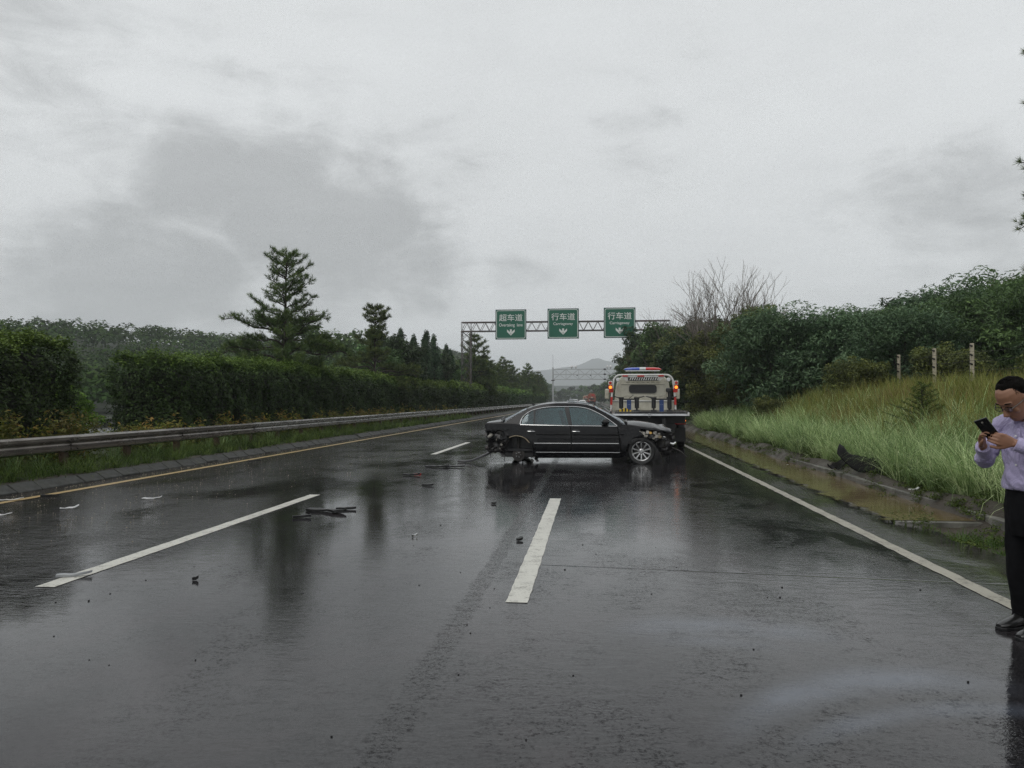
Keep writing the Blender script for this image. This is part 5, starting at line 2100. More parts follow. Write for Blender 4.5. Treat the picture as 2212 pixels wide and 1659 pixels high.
def build_sedan():
    car = thing('wrecked_car', 'wrecked black sedan standing across the lanes, missing a rear wheel, both ends torn', 'car', (-1.72, 18.95, 0), R(1.5))
    body = M['car_black']
    arch_r = [(1527, 470), (1500, 500), (1488, 540), (1486, 596)]
    top_edge_outer = [(452, 318), (520, 274), (585, 236), (640, 208), (700, 184), (780, 166), (900, 153), (1050, 155), (1150, 165), (1230, 188), (1330, 241), (1410, 290), (1462, 330)]
    win = [(592, 331), (600, 292), (630, 252), (690, 214), (760, 195), (850, 184), (1000, 181), (1100, 185), (1180, 202), (1280, 250), (1350, 296), (1410, 341)]
    for side in (-1, 1):
        near = side == -1
        panel('rear_door', [(604, 344), (1017, 347), (1024, 490), (1027, 560), (722, 560), (716, 515), (700, 470), (676, 432), (636, 398), (612, 368)], body, car, side)
        panel('front_door', [(1025, 347), (1409, 349), (1424, 420), (1431, 500), (1437, 560), (1035, 560), (1031, 490)], body, car, side)
        panel('rocker_panel', [(722, 566), (1437, 566), (1480, 566), (1478, 602), (1440, 612), (735, 616), (722, 600)], body, car, side, off=-.006)
        arch = [(1485, 600), (1484, 560), (1490, 520), (1508, 480), (1540, 448), (1585, 430), (1640, 426)]
        panel('front_fender', [(1416, 349), (1464, 330), (1530, 342), (1610, 364), (1592, 384), (1618, 402), (1640, 426)] + arch[::-1][1:] + [(1444, 600), (1443, 560), (1438, 500), (1430, 420)], body, car, side)
        rear_arch = [(686, 492), (668, 462), (640, 442), (600, 432), (550, 430), (505, 442)]
        if near:
            q = [(604, 344), (612, 368), (636, 398), (676, 432), (700, 470), (715, 515), (717, 600), (704, 600), (700, 530)] + rear_arch + [(488, 400), (450, 392), (420, 378), (380, 384), (340, 376), (300, 388), (286, 352), (292, 322), (400, 318), (452, 318), (500, 320), (592, 334)]
        else:
            q = [(604, 344), (612, 368), (636, 398), (676, 432), (700, 470), (715, 515), (717, 600), (704, 600), (700, 530)] + rear_arch + [(460, 500), (452, 560), (330, 556), (300, 480), (290, 400), (286, 352), (292, 322), (452, 318), (592, 334)]
        panel('rear_quarter_panel', q, body, car, side, crumple=.0)
        panel('roof_frame', top_edge_outer + [(1416, 347)] + win[::-1] + [(592, 333), (452, 320)], body, car, side, off=-.002)
        panel('pillar', [(968, 184), (1004, 183), (1034, 346), (1004, 346)] if True else [], M['trim'], car, side, off=.004)
        panel('door_glass', [(722, 208), (760, 197), (850, 187), (966, 184), (1002, 344), (718, 340)], M['car_glass'], car, side, thick=.004, off=-.012)
        panel('door_glass', [(1006, 184), (1100, 188), (1180, 205), (1280, 253), (1350, 299), (1402, 342), (1036, 345)], M['car_glass'], car, side, thick=.004, off=-.012)
        panel('quarter_glass', [(602, 330), (608, 296), (636, 256), (690, 218), (708, 212), (706, 338), (620, 336)], M['car_glass'], car, side, thick=.004, off=-.012)
        panel('window_divider', [(705, 212), (722, 206), (719, 341), (707, 341)], M['trim'], car, side, off=.001)
        # bright window surround, side mouldings
        MB().tube(path_on_body(dense(win), side, .006), .0105, 6).build('window_chrome', M['chrome'], car, smooth=True)
        MB().tube(path_on_body([(592, 334), (800, 338), (1000, 341), (1200, 343), (1412, 345)], side, .006), .0085, 6).build('window_chrome', M['chrome'], car, smooth=True)
        for a, b in ((713, 1021), (1031, 1423)):
            MB().tube(path_on_body([(a + (b - a) * i / 6, 490) for i in range(7)], side, .010), [(.011, .009)] * 7, 6).build('side_moulding', M['chrome'], car, smooth=True)
        MB().tube(path_on_body([(726 + 118 * i, 566) for i in range(7)], side, .006), .0045, 5).build('sill_trim', M['chrome'], car)
        for hx in (686, 1065):
            hnd = MB()
            x, z = cp((hx, 389))
            y = halfw(x, z)
            hnd.lathe([(0, 0), (.5, .0), (.9, .1), (1, .3)], axis='y', n=20)
            hnd.v = [(x + a * .085, side * (y + .006 - b * .01), z + c * .045) for a, b, c in hnd.v]
            ho = hnd.build('handle_recess', M['trim'], car, smooth=True)
            MB().tube([(x - .082, side * (y + .010), z + .002), (x - .05, side * (y + .034), z), (x + .05, side * (y + .034), z), (x + .082, side * (y + .010), z - .002)], [(.013, .010)] * 4, 8).build('handle', M['chrome'], ho, smooth=True)
        # wing mirror
        x, z = cp((1312, 310))
        y = halfw(x, z)
        mr = MB().lathe([(0, -.11), (.055, -.10), (.085, -.05), (.088, .0), (.075, .06), (.04, .10), (0, .11)], axis='y', n=18)
        mr.v = [(x + a * 1.0 + .0, side * (y + .15 + b * .8), z + c * .78) for a, b, c in mr.v]
        mo = mr.build('wing_mirror', body, car, smooth=True)
        MB().tube([(x + .03, side * (y - .02), z - .05), (x + .02, side * (y + .06), z - .04)], .022, 8).build('mirror_arm', M['trim'], mo)
        # inner shell behind the panels so that gaps read dark
        panel('inner_panel', [(600, 350), (1412, 352), (1436, 500), (1440, 596), (724, 598), (716, 515), (680, 436), (615, 380)], M['interior'], car, side, off=-.05)
    crownl = [(285, 312), (430, 290), (520, 246), (600, 206), (640, 190), (700, 168), (760, 153), (830, 144), (900, 139), (1000, 137), (1100, 141), (1170, 152), (1232, 172), (1300, 204), (1400, 256), (1500, 303), (1560, 302), (1600, 304), (1700, 316), (1800, 340), (1850, 358), (1884, 380)]
    edgel = [(285, 340), (290, 323), (452, 319), (520, 275), (585, 237), (640, 209), (700, 185), (780, 167), (900, 154), (1050, 156), (1150, 166), (1230, 189), (1330, 242), (1410, 291), (1462, 331), (1530, 343), (1610, 362), (1720, 376), (1800, 386), (1868, 392), (1884, 398)]
    top_surface('boot_lid', 285, 436, edgel, crownl, body, car, n=10, thick=.03)
    top_surface('rear_window', 452, 640, edgel, crownl, M['windshield'], car, thick=.005)
    top_surface('roof', 642, 1228, edgel, crownl, body, car, n=30, thick=.03)
    top_surface('windshield', 1230, 1480, edgel, crownl, M['windshield'], car, thick=.005, n=18)
    top_surface('hood', 1496, 1880, edgel, crownl, body, car, thick=.02, crumple=.07, n=30)
    sr = top_surface('sunroof', 995, 1180, [(a, b - 15) for a, b in edgel], [(a, b - 2.5) for a, b in crownl], M['windshield'], car, thick=.004, inset=.22)
    # cowl and wipers
    MB().tube([(cp((1496, 0))[0], -.62, cp((0, 318))[1]), (cp((1510, 0))[0], 0, cp((0, 303))[1]), (cp((1496, 0))[0], .62, cp((0, 318))[1])], .022, 8).build('cowl', M['trim'], car, smooth=True)
    for y0 in (-.5, .05):
        MB().tube([(2.45, y0, .985), (2.36, y0 + .25, 1.03), (2.30, y0 + .55, 1.05)], .009, 5).build('wiper', M['trim'], car)
    # spoiler-like torn lip of the boot lid, antenna
    MB().tube([(-.40, -.62, 1.00), (-.385, 0, 1.035), (-.40, .62, 1.00)], .016, 6).build('lid_edge', M['trim'], car)
    a = MB()
    a.prism([(-.06, 0), (.05, 0), (-.05, .07)], -.012, .012, 'y')
    ao = a.build('antenna', M['trim'], car, bevel=.004)
    ao.location = (cp((700, 0))[0], 0, cp((0, 170))[1])
    # interior
    for sy in (-.36, .36):
        for px_, kind in ((1010, 'front'), (760, 'rear')):
            x = (px_ - CX0) / CSC
            st = MB()
            st.tube([(x - .03, sy, .55), (x - .10, sy, .80), (x - .17, sy, 1.03)], [(.22, .055), (.23, .06), (.18, .05)], 14)
            st.box((x + .22, sy, .50), (.5, .46, .14))
            so = st.build('seat', M['seat'], car, smooth=True)
            MB().tube([(x - .19, sy, 1.055), (x - .205, sy, 1.13), (x - .21, sy, 1.20)], [(.11, .04), (.13, .05), (.10, .035)], 12).build('headrest', M['seat'], so, smooth=True)
    MB().box((1.25, 0, .30), (3.0, 1.5, .06)).build('floor_pan', M['interior'], car)
    MB().box((2.18, 0, .84), (.45, 1.40, .16)).build('dashboard', M['interior'], car, bevel=.04)
    sw = MB()
    sw.tube([(1.80 + .06 * math.sin(a_), .36 + .17 * math.cos(a_), .90 + .16 * math.sin(a_)) for a_ in np.linspace(0, 2 * math.pi, 21)], .014, 6)
    sw.build('steering_wheel', M['trim'], car, smooth=True)
    MB().box((-.05, 0, .93), (.55, 1.35, .03)).build('parcel_shelf', M['interior'], car)
    MB().prism([(-.72, .35), (-.15, .35), (-.15, .90), (-.70, .86)], -.60, .60, 'y').build('boot_tub', M['interior'], car)
    MB().box((3.0, 0, .52), (.85, 1.25, .55)).build('engine_block', M['interior'], car, bevel=.05)
    MB().box((1.4, 0, .18), (3.6, 1.35, .10)).build('underbody', M['crushed'], car)
    # wheels
    wheel(car, 2.81, -.78, .285, steer=R(-4))
    wheel(car, 2.81, .78, .285, side=1, steer=R(-4))
    wheel(car, 0.0, .76, .29, side=1)
    # wheel housings
    for (x, y0, y1) in ((0.0, -.82, -.50), (0.0, .5, .82), (2.81, -.84, -.52), (2.81, .52, .84)):
        h = MB()
        n = 16
        vs = []
        for yy_ in (y0, y1):
            for k in range(n + 1):
                an = math.pi * k / n
                vs.append((x + .37 * math.cos(an), yy_, .27 + .355 * math.sin(an)))
        fs = [(k, k + 1, n + 2 + k, n + 1 + k) for k in range(n)]
        yi = y1 if y0 < 0 else y0
        base = (n + 1) if y0 < 0 else 0
        h.add(vs, fs)
        h.add([(x, yi, .27)] + [v for v in vs[base:base + n + 1]], [(0, k + 1, k + 2) for k in range(n)])
        h.build('wheel_housing', M['crushed'], car, smooth=True)
    # bare rear hub where the wheel is gone
    hub = MB().lathe([(0, -.10), (.035, -.10), (.038, -.075), (.075, -.07), (.078, -.03), (.145, -.03), (.150, -.02), (.150, .0), (.12, .02), (0, .02)], (0, -.70, .19), 'y', 32).build('wheel_hub', M['disc'], car, smooth=True)
    for k in range(5):
        an = 2 * math.pi * k / 5
        MB().lathe([(0, -.10), (.008, -.10), (.008, -.06)], (.055 * math.cos(an), -.70, .19 + .055 * math.sin(an)), 'y', 8).build('stud', M['chrome'], hub)
    MB().tube([(-.02, -.62, .25), (.0, -.58, .50), (.0, -.56, .62)], .035, 10).build('strut', M['disc'], car, smooth=True)
    MB().tube([(-.18, -.6, .16), (.05, -.66, .16), (.42, -.62, .14)], .022, 8).build('suspension_arm', M['disc'], car, smooth=True)
    scraps('torn_suspension', 26, ((-.05, .45), (-.80, -.55), (.03, .16)), .06, M['crushed'], car, 3)
    # torn rear: crumpled skin, lamp, lips
    panel('crumpled_skin', [(296, 372), (350, 372), (420, 378), (480, 392), (505, 445), (480, 480), (462, 540), (458, 600), (420, 585), (322, 572), (318, 520), (306, 470), (288, 420)], M['crushed'], car, -1, crumple=.11, seed=3, cell=.035, off=-.07)
    panel('crumpled_skin', [(300, 380), (390, 374), (470, 384), (500, 430), (440, 470), (350, 460), (300, 440)], M['car_black'], car, -1, crumple=.13, seed=7, cell=.05, off=-.02)
    scraps('torn_plastic', 60, ((-.74, -.28), (-.84, -.55), (.26, .72)), .085, M['crushed'], car, 5)
    scraps('torn_metal', 7, ((-.66, -.30), (-.86, -.76), (.30, .70)), .05, M['lamp_shell'], car, 6, thin=.006)
    tl = MB().lathe([(0, -.04), (.07, -.03), (.095, .01), (.10, .06)], axis='y', n=16)
    tl.v = [((335 - CX0) / CSC + a * .62 + .02 * math.sin(c * 30), -.80 + b, (CYG - 430) / CSC + c * .62) for a, b, c in tl.v]
    tl.build('tail_lamp', M['lamp_shell'], car, smooth=True)
    fp = MB().lathe([(0, .0), (.06, 0), (.075, -.01), (.078, .02)], ((485 - CX0) / CSC, -halfw(-.24, .7) - .0, (CYG - 398) / CSC), 'y', 20)
    fp.build('filler_pocket', M['interior'], car, smooth=True)
    lip = dense([(500, 444), (528, 432), (565, 428), (610, 436), (645, 456), (672, 486)], 3)
    MB().tube(path_on_body(lip, -1, .004), [(.012 + .014 * abs(math.sin(i * 1.7)), .010) for i in range(len(lip))], 6).build('torn_arch_lip', M['bare_metal'], car)
    MB().prism([(-.72, .30), (-.36, .28), (-.34, .22), (-.70, .26)], -.7, .7, 'y').build('rear_crossmember', M['crushed'], car)
    MB().tube([((455 - CX0) / CSC, -.7, .30), ((456 - CX0) / CSC, -.7, .02)], .008, 5).build('dangling_strap', M['trim'], car)
    MB().tube([((340 - CX0) / CSC, -.72, .24), ((335 - CX0) / CSC, -.73, .13)], .010, 5).build('dangling_strap', M['trim'], car)
    MB().lathe([(0, -.05), (.045, -.03), (.05, .02), (0, .05)], ((304 - CX0) / CSC, -.70, .335), 'y', 12).build('broken_lamp', M['disc'], car, smooth=True)
    # torn front: headlamp shells, chrome bars, wiring, hanging liner
    r = random.Random(12)
    shards = [((1625, 405), .085, 'lamp_shell'), ((1665, 398), .07, 'lamp_shell'), ((1688, 402), .05, 'lamp_amber'), ((1700, 425), .05, 'trim'), ((1730, 400), .07, 'lamp_shell'), ((1762, 412), .055, 'lamp_shell'),
              ((1740, 432), .07, 'lamp_shell'), ((1650, 425), .05, 'lamp_shell'), ((1770, 432), .06, 'bare_metal'), ((1600, 390), .03, 'lamp_shell'), ((1715, 446), .04, 'lamp_shell'), ((1690, 436), .045, 'trim')]
    for i, (p, s, mt) in enumerate(shards):
        x, z = cp(p)
        k = 6
        poly = [(math.cos(2 * math.pi * j / k + i) * s * r.uniform(.55, 1.1), math.sin(2 * math.pi * j / k + i) * s * .8 * r.uniform(.5, 1.05)) for j in range(k)]
        m = MB().prism(poly, -.010, .010, 'y')
        q = Matrix.Rotation(r.uniform(-.4, .4), 3, 'Z') @ Matrix.Rotation(r.uniform(-.35, .35), 3, 'X')
        m.v = [tuple(q @ Vector(v) + Vector((x, -halfw(x, z) + .03 - .012 * (i % 4), z))) for v in m.v]
        m.build('headlamp_shard', M[mt], car, bevel=.003)
    MB().box((cp((1690, 0))[0], -.60, cp((0, 425))[1]), (.44, .22, .20)).build('headlamp_bowl', M['crushed'], car, bevel=.04)
    panel('crumpled_skin', [(1740, 392), (1868, 388), (1882, 420), (1868, 470), (1880, 520), (1850, 585), (1790, 590), (1760, 520), (1730, 470), (1712, 446), (1780, 440)], M['crushed'], car, -1, crumple=.12, seed=13, cell=.035, off=-.04)
    scraps('torn_plastic', 55, ((3.10, 3.56), (-.72, .2), (.20, .74)), .08, M['crushed'], car, 15)
    scraps('torn_metal', 9, ((3.12, 3.55), (-.76, -.5), (.24, .66)), .032, M['lamp_shell'], car, 16, thin=.006)
    b1 = [(3.28, -.70, .605), (3.42, -.66, .600), (3.56, -.50, .590), (3.62, -.2, .585)]
    MB().tube(b1, [(.016, .022), (.022, .030), (.024, .030), (.02, .02)], 10).build('grille_bar', M['chrome'], car, smooth=True)
    MB().tube([(3.47, -.66, .46), (3.54, -.64, .435), (3.60, -.56, .45), (3.63, -.4, .47)], [(.016, .02), (.03, .034), (.028, .034), (.02, .02)], 10).build('fog_lamp_ring', M['chrome'], car, smooth=True)
    MB().tube([(3.40, -.6, .62), (3.50, -.5, .70), (3.48, -.2, .74)], .02, 8).build('hood_latch', M['crushed'], car)
    ln = [(1500, 486), (1520, 466), (1560, 446), (1610, 438), (1660, 444), (1700, 468), (1740, 518), (1774, 590), (1796, 655), (1740, 662), (1696, 648), (1690, 618), (1704, 585), (1712, 545), (1700, 505), (1668, 476), (1625, 462), (1580, 462), (1545, 474), (1520, 494)]
    panel('hanging_wheel_liner', ln, M['fender_liner'], car, -1, off=.045, crumple=.035, seed=21, cell=.045, thick=.008)
    for p in ((1622, 450), (1742, 535), (1545, 462)):
        x, z = cp(p)
        MB().lathe([(0, 0), (.014, 0), (.014, .006)], (x, -halfw(x, z) - .056, z), 'y', 8).build('clip', M['trim'], car)
    MB().tube([(3.52, -.62, .36), (3.62, -.66, .325), (3.72, -.70, .27), (3.84, -.72, .15)], .010, 6).build('bent_trim_wire', M['disc'], car, smooth=True)
    panel('undertray_flap', [(1440, 596), (1490, 600), (1500, 630), (1470, 636), (1446, 620)], M['crushed'], car, -1, off=-.06, crumple=.04, cell=.04)
    # red marks on the rear window
    return car


sedan = build_sedan()


# ------------------------------------------------------------------ the tow truck
M['cab_white'] = pbr('cream_cab_paint', (.46, .44, .36), .35, var=.10, vscale=1.5, dirt=(.22, .19, .13), dscale=2.2, damt=.7, coat=.3)
M['hoop_white'] = pbr('white_frame_paint', (.60, .60, .58), .4, var=.15, vscale=3, dirt=(.25, .22, .18), dscale=4, damt=.5)
M['red_tape'] = pbr('red_reflective_tape', (.42, .018, .012), .35)
M['blue_post'] = pbr('blue_dolly_paint', (.014, .045, .16), .4, var=.2)
M['bed_steel'] = pbr('wet_bed_steel', (.055, .058, .062), .22, .5, var=.3, vscale=2, bump=.2)
M['bed_edge'] = pbr('worn_bed_edge', (.33, .34, .35), .35, .3, var=.25, vscale=3, dirt=(.06, .06, .06), dscale=5, damt=.6)
M['undercarriage'] = pbr('dark_undercarriage', (.010, .010, .010), .6, var=.4)
M['blue_lens'] = pbr('blue_beacon_lens', (.01, .06, .42), .12, coat=1)
M['red_lens'] = pbr('red_beacon_lens', (.50, .012, .012), .12, coat=1)
M['clear_lens'] = pbr('clear_lens', (.55, .56, .56), .1, coat=1)
M['amber_lit'] = pbr('lit_amber_lamp', (.8, .25, .02), .3, emit=(1.0, .28, .03), estr=1.5)
M['red_lamp'] = pbr('red_tail_lamp', (.28, .01, .008), .2, emit=(1, .05, .02), estr=.05)
M['hazard_yellow'] = pbr('hazard_yellow', (.62, .42, .03), .5, var=.15)
M['cab_glass'] = pbr('cab_rear_glass', (.15, .17, .17), .08, spec=.9)  # reflection in the glass is painted in as a lighter grey base colour


def build_tow_truck():
    T = thing('tow_truck', 'cream flatbed tow truck stopped behind the wreck, red and blue light bar on the cab', 'tow truck', (1.66, 23.5, 0), R(-1.6))
    # ---- cab (rear wall towards the camera at y = 5.15)
    cab = MB()
    sec = [(-1.02, .95), (-1.02, 1.35), (-.985, 1.75), (-.93, 2.06), (-.85, 2.22), (-.72, 2.32), (-.5, 2.365), (0, 2.38)]
    sec = sec + [(-x, z) for x, z in sec[:-1]][::-1]
    rows = [(5.17, .965, -.02), (5.20, .99, 0), (5.5, 1.0, .005), (6.2, 1.0, 0), (6.5, .99, -.04), (6.85, .96, -.28)]
    vs, fs = [], []
    n = len(sec)
    for (y, s, dz) in rows:
        for x, z in sec:
            vs.append((x * s, y, z * (1 if z < 1.0 else 1) + (dz if z > 1.7 else 0)))
    for i in range(len(rows) - 1):
        for k in range(n - 1):
            fs.append((i * n + k, i * n + k + 1, (i + 1) * n + k + 1, (i + 1) * n + k))
    fs.append(tuple(range(n)))
    fs.append(tuple((len(rows) - 1) * n + k for k in range(n))[::-1])
    cab.add(vs, fs)
    co = cab.build('cab', M['cab_white'], T, smooth=True)
    # pressed swages of the rear wall
    for x, w in ((-.80, .05), (.80, .05)):
        MB().box((x, 5.165, 1.75), (w, .03, .9)).build('swage', M['cab_white'], co, bevel=.012)
    MB().box((0, 5.162, 2.03), (1.62, .022, .035)).build('swage', M['cab_white'], co, bevel=.008)
    for i in range(7):
        MB().box((-.54 + i * .18, 5.160, 2.14), (.10, .02, .11)).build('swage', M['cab_white'], co, bevel=.008)
    for i in range(8):
        MB().box((-.63 + i * .18, 5.160, 1.605), (.11, .02, .055)).build('swage', M['cab_white'], co, bevel=.008)
    for i in range(5):
        MB().box((-.45 + i * .225, 5.162, 1.41), (.028, .02, .32)).build('swage', M['cab_white'], co, bevel=.008)
    wo = MB()
    rr = round_rect(.98, .295, .10, 6)
    wo.prism([(x, z + 1.845) for x, z in rr], 5.12, 5.158, 'y')
    win = wo.build('rear_window_seal', M['trim'], co)
    wi = MB()
    wi.prism([(x, z + 1.845) for x, z in round_rect(.92, .235, .085, 6)], 5.13, 5.152, 'y')
    g_ = wi.build('rear_window', M['cab_glass'], win)
    # front of the cab: bumper, lamps, wheels under it
    MB().box((0, 6.98, .65), (1.95, .22, .5)).build('bumper', M['cab_white'], T, bevel=.05)
    # ---- headboard
    MB().box((0, 5.02, 1.245), (2.16, .04, .33)).build('headboard', M['cab_white'], T, bevel=.008)
    MB().box((0, 4.99, 1.42), (2.18, .06, .035)).build('headboard_rail', M['hoop_white'], T, bevel=.006)
    # ---- hoop frame
    def hoop(y, r_):
        pts = [(-1.13, y, 1.02), (-1.115, y, 1.5), (-1.07, y, 1.92)]
        for a in range(0, 91, 15):
            pts.append((-.80 - .24 * math.cos(R(a)), y, 2.10 + .24 * math.sin(R(a))))
        pts += [(-x, yy_, z) for x, yy_, z in pts[::-1]]
        return MB().tube(pts, r_, 10)
    hp = hoop(4.86, .036).build('hoop', M['hoop_white'], T, smooth=True)
    MB().prism([(-.86, 2.37), (.86, 2.37), (.72, 2.17), (-.60, 2.13), (-.72, 2.17)] if False else [(-.84, 2.37), (.84, 2.37), (.70, 2.23), (.60, 2.13), (-.60, 2.13), (-.70, 2.23)], 4.85, 4.90, 'y').build('top_board', M['hoop_white'], hp, bevel=.006)
    MB().box((0, 4.835, 2.20), (1.06, .03, .12)).build('lamp_grille', M['undercarriage'], hp)
    for i in range(13):
        MB().prism([(-.48 + i * .08, 2.15), (-.45 + i * .08, 2.15), (-.41 + i * .08 + rnd.uniform(-.01, .01), 2.25), (-.44 + i * .08, 2.25)], 4.80, 4.815, 'y').build('grille_slat', M['hoop_white'], hp)
    for x in (-.63, 0, .63) if True else ():
        MB().box((x + (-.08 if x == 0 else 0), 4.825, 2.305 if x else 2.30), (.19 if x else .24, .02, .05)).build('reflector', M['red_tape'], hp)
    for x in (-.92, .92):
        pass
    for sx in (-1, 1):
        MB().lathe([(0, -.03), (.055, -.03), (.072, -.01), (.075, .05), (.03, .09)], (sx * .885, 4.80, 2.17), 'y', 16).build('work_lamp', M['clear_lens'], hp, smooth=True)
        for z, mt in ((2.06, 'red_lamp'), (1.90, 'amber_lit')):
            b = MB().box((sx * 1.15, 4.84, z), (.14, .08, .14)).build('lamp_box', M['hoop_white'] if mt == 'red_lamp' else M['red_tape'], hp, bevel=.01)
            MB().lathe([(0, -.05), (.045, -.045), (.055, -.02), (.055, .01)], (sx * 1.15, 4.80, z), 'y', 16).build('lamp_lens', M[mt], b, smooth=True)
        MB().box((sx * 1.125, 4.835, 1.79), (.15, .04, .14)).build('tape_panel', M['red_tape'], hp)
        for (z0, z1) in ((1.28, 1.56), (1.74, 1.80)):
            f = lambda z: (1.13 - .015 * (z - 1.02) / .48) if z < 1.5 else (1.115 - .045 * (z - 1.5) / .42)
            MB().bar((sx * f(z0), 4.825, z0), (sx * f(z1), 4.825, z1), .02, .076).build('red_band', M['red_tape'], hp)
        # mirror
        m = MB().box((sx * 1.28, 5.9, 1.67), (.16, .10, .38)).build('mirror', M['cab_white'], T, bevel=.04)
        MB().tube([(sx * 1.0, 6.3, 1.9), (sx * 1.2, 5.95, 1.9), (sx * 1.28, 5.9, 1.85)], .015, 6).build('mirror_arm', M['trim'], m)
    # ---- light bar
    lb = MB().box((0, 5.35, 2.50), (1.22, .26, .035)).build('light_bar_base', M['clear_lens'], T, bevel=.01)
    for sx, mt in ((-1, 'blue_lens'), (1, 'red_lens')):
        pr = MB().tube([(sx * .11, 5.35, 2.565), (sx * .40, 5.35, 2.565), (sx * .57, 5.35, 2.56), (sx * .66, 5.35, 2.55)], [(.12, .062), (.12, .062), (.11, .05), (.05, .022)], 16)
        pr.build('beacon', M[mt], lb, smooth=True)
    MB().tube([(-.11, 5.35, 2.567), (.11, 5.35, 2.567)], [(.124, .068), (.124, .068)], 16).build('speaker_cover', M['clear_lens'], lb, smooth=True)
    for sx in (-.45, .45):
        MB().box((sx, 5.35, 2.43), (.06, .2, .12)).build('bar_foot', M['trim'], lb)
    # ---- exhaust stack / hose on the right
    MB().tube([(.93, 4.93, 1.12), (.93, 4.93, 1.60), (.92, 4.93, 1.74)], .062, 14).build('intake_pipe', M['trim'], T, smooth=True)
    MB().box((.90, 4.92, 1.80), (.20, .16, .15)).build('intake_head', M['trim'], T, bevel=.03)
    # ---- bed
    bed = MB().box((0, 2.45, 1.02), (2.26, 5.1, .06)).build('bed', M['bed_steel'], T, bevel=.006)
    MB().box((0, -.13, 1.01), (2.26, .06, .045)).build('bed_lip', M['bed_edge'], bed, bevel=.006)
    MB().prism([(-.36, 1.04), (-.10, .985), (-.10, 1.04)] if False else [(-.30, .995), (-.10, .985), (-.10, 1.045)], -1.12, 1.12, 'x').build('tail_ramp', M['bed_edge'], bed)
    for sx in (-1, 1):
        MB().box((sx * 1.115, 2.4, 1.085), (.05, 5.0, .07)).build('side_rail', M['bed_steel'], bed, bevel=.005)
    MB().box((1.12, -.15, 1.035), (.05, .14, .10)).build('corner_cap', M['hoop_white'], bed, bevel=.01)
    MB().tube([(-1.12, -.1, 1.06), (-1.25, 2.5, 1.10), (-1.36, 5.6, 1.13)], .045, 8).build('loading_pole', M['trim'], bed)
    for i in range(9):
        MB().box((-.9 + i * .22 + rnd.uniform(-.03, .03), .25 + rnd.uniform(-.1, .4), 1.07), (.14, .05, .035), Matrix.Rotation(rnd.uniform(-.6, .6), 3, 'Z')).build('strap_buckle', M['trim'], bed)
    MB().tube([(-1.0, .35, 1.075), (-.3, .28, 1.085), (.3, .32, 1.08), (1.05, .30, 1.085)], .03, 6).build('winch_bar', M['trim'], bed)
    for k in range(4):
        an = k * 1.6
        MB().tube([(-.0 + .03 * math.cos(an + q) * 1.3, -.16 + .01 * math.sin(q * 2), 1.00 + .055 * math.sin(an + q)) for q in np.linspace(0, 5, 8)], .012, 5).build('chain_link', M['bed_edge'], bed)
    # ---- underneath
    for sx in (-.42, .42):
        MB().box((sx, 3.0, .78), (.10, 6.6, .26)).build('chassis_beam', M['undercarriage'], T)
    MB().box((0, .30, .88), (2.1, .5, .24)).build('subframe', M['undercarriage'], T, bevel=.02)
    MB().box((0, .10, .60), (1.5, .16, .34)).build('tow_boom', M['undercarriage'], T, bevel=.03)
    MB().box((0, .05, .40), (.7, .30, .12)).build('tow_fork', M['undercarriage'], T, bevel=.02)
    for sx in (-1, 1):
        MB().box((sx * .80, .22, .80), (.54, .10, .15)).build('lamp_beam', M['undercarriage'], T, bevel=.01)
        l = MB().box((sx * .88, .15, .80), (.36, .05, .12)).build('tail_lamp', M['red_lamp'], T, bevel=.008)
        for i in range(6):
            MB().box((sx * .98 - .075 + i * .03, .118, .845), (.021, .012, .032)).build('lit_diode', M['amber_lit'], l)
        for i in range(3):
            MB().box((sx * .98 - .27 + i * .04, .12, .845), (.025, .012, .02)).build('diode', M['clear_lens'], l)
        MB().box((sx * .86, 1.95, .62), (.5, .04, .42)).build('mud_flap_front', M['undercarriage'], T)
        MB().box((sx * .86, .52, .42), (.46, .025, .42)).build('mud_flap', M['undercarriage'], T)
        for yy_ in (1.2, 6.0):
            for off in ((-.13, .13) if yy_ < 3 else (0,)):
                w_ = MB().lathe([(.22, -.10), (.30, -.115), (.38, -.11), (.405, -.08), (.405, .08), (.38, .11), (.30, .115), (.22, .10), (.20, 0)], (0, 0, 0), 'x', 32).build('wheel', M['tyre'], T, smooth=True)
                w_.location = (sx * (.86 + off), yy_, .405)
                MB().lathe([(0, .05), (.10, .05), (.12, .02), (.21, .03), (.225, .09), (.225, -.09)], (0, 0, 0), 'x', 20).build('rim', M['hoop_white'], w_, smooth=True)
        MB().box((sx * .86, 1.2, .405), (.3, .1, .1)).build('axle', M['undercarriage'], T)
        MB().box((sx * .9, 3.4, .62), (.35, 1.4, .42)).build('tool_box', M['undercarriage'], T, bevel=.02)
    return T


build_tow_truck()


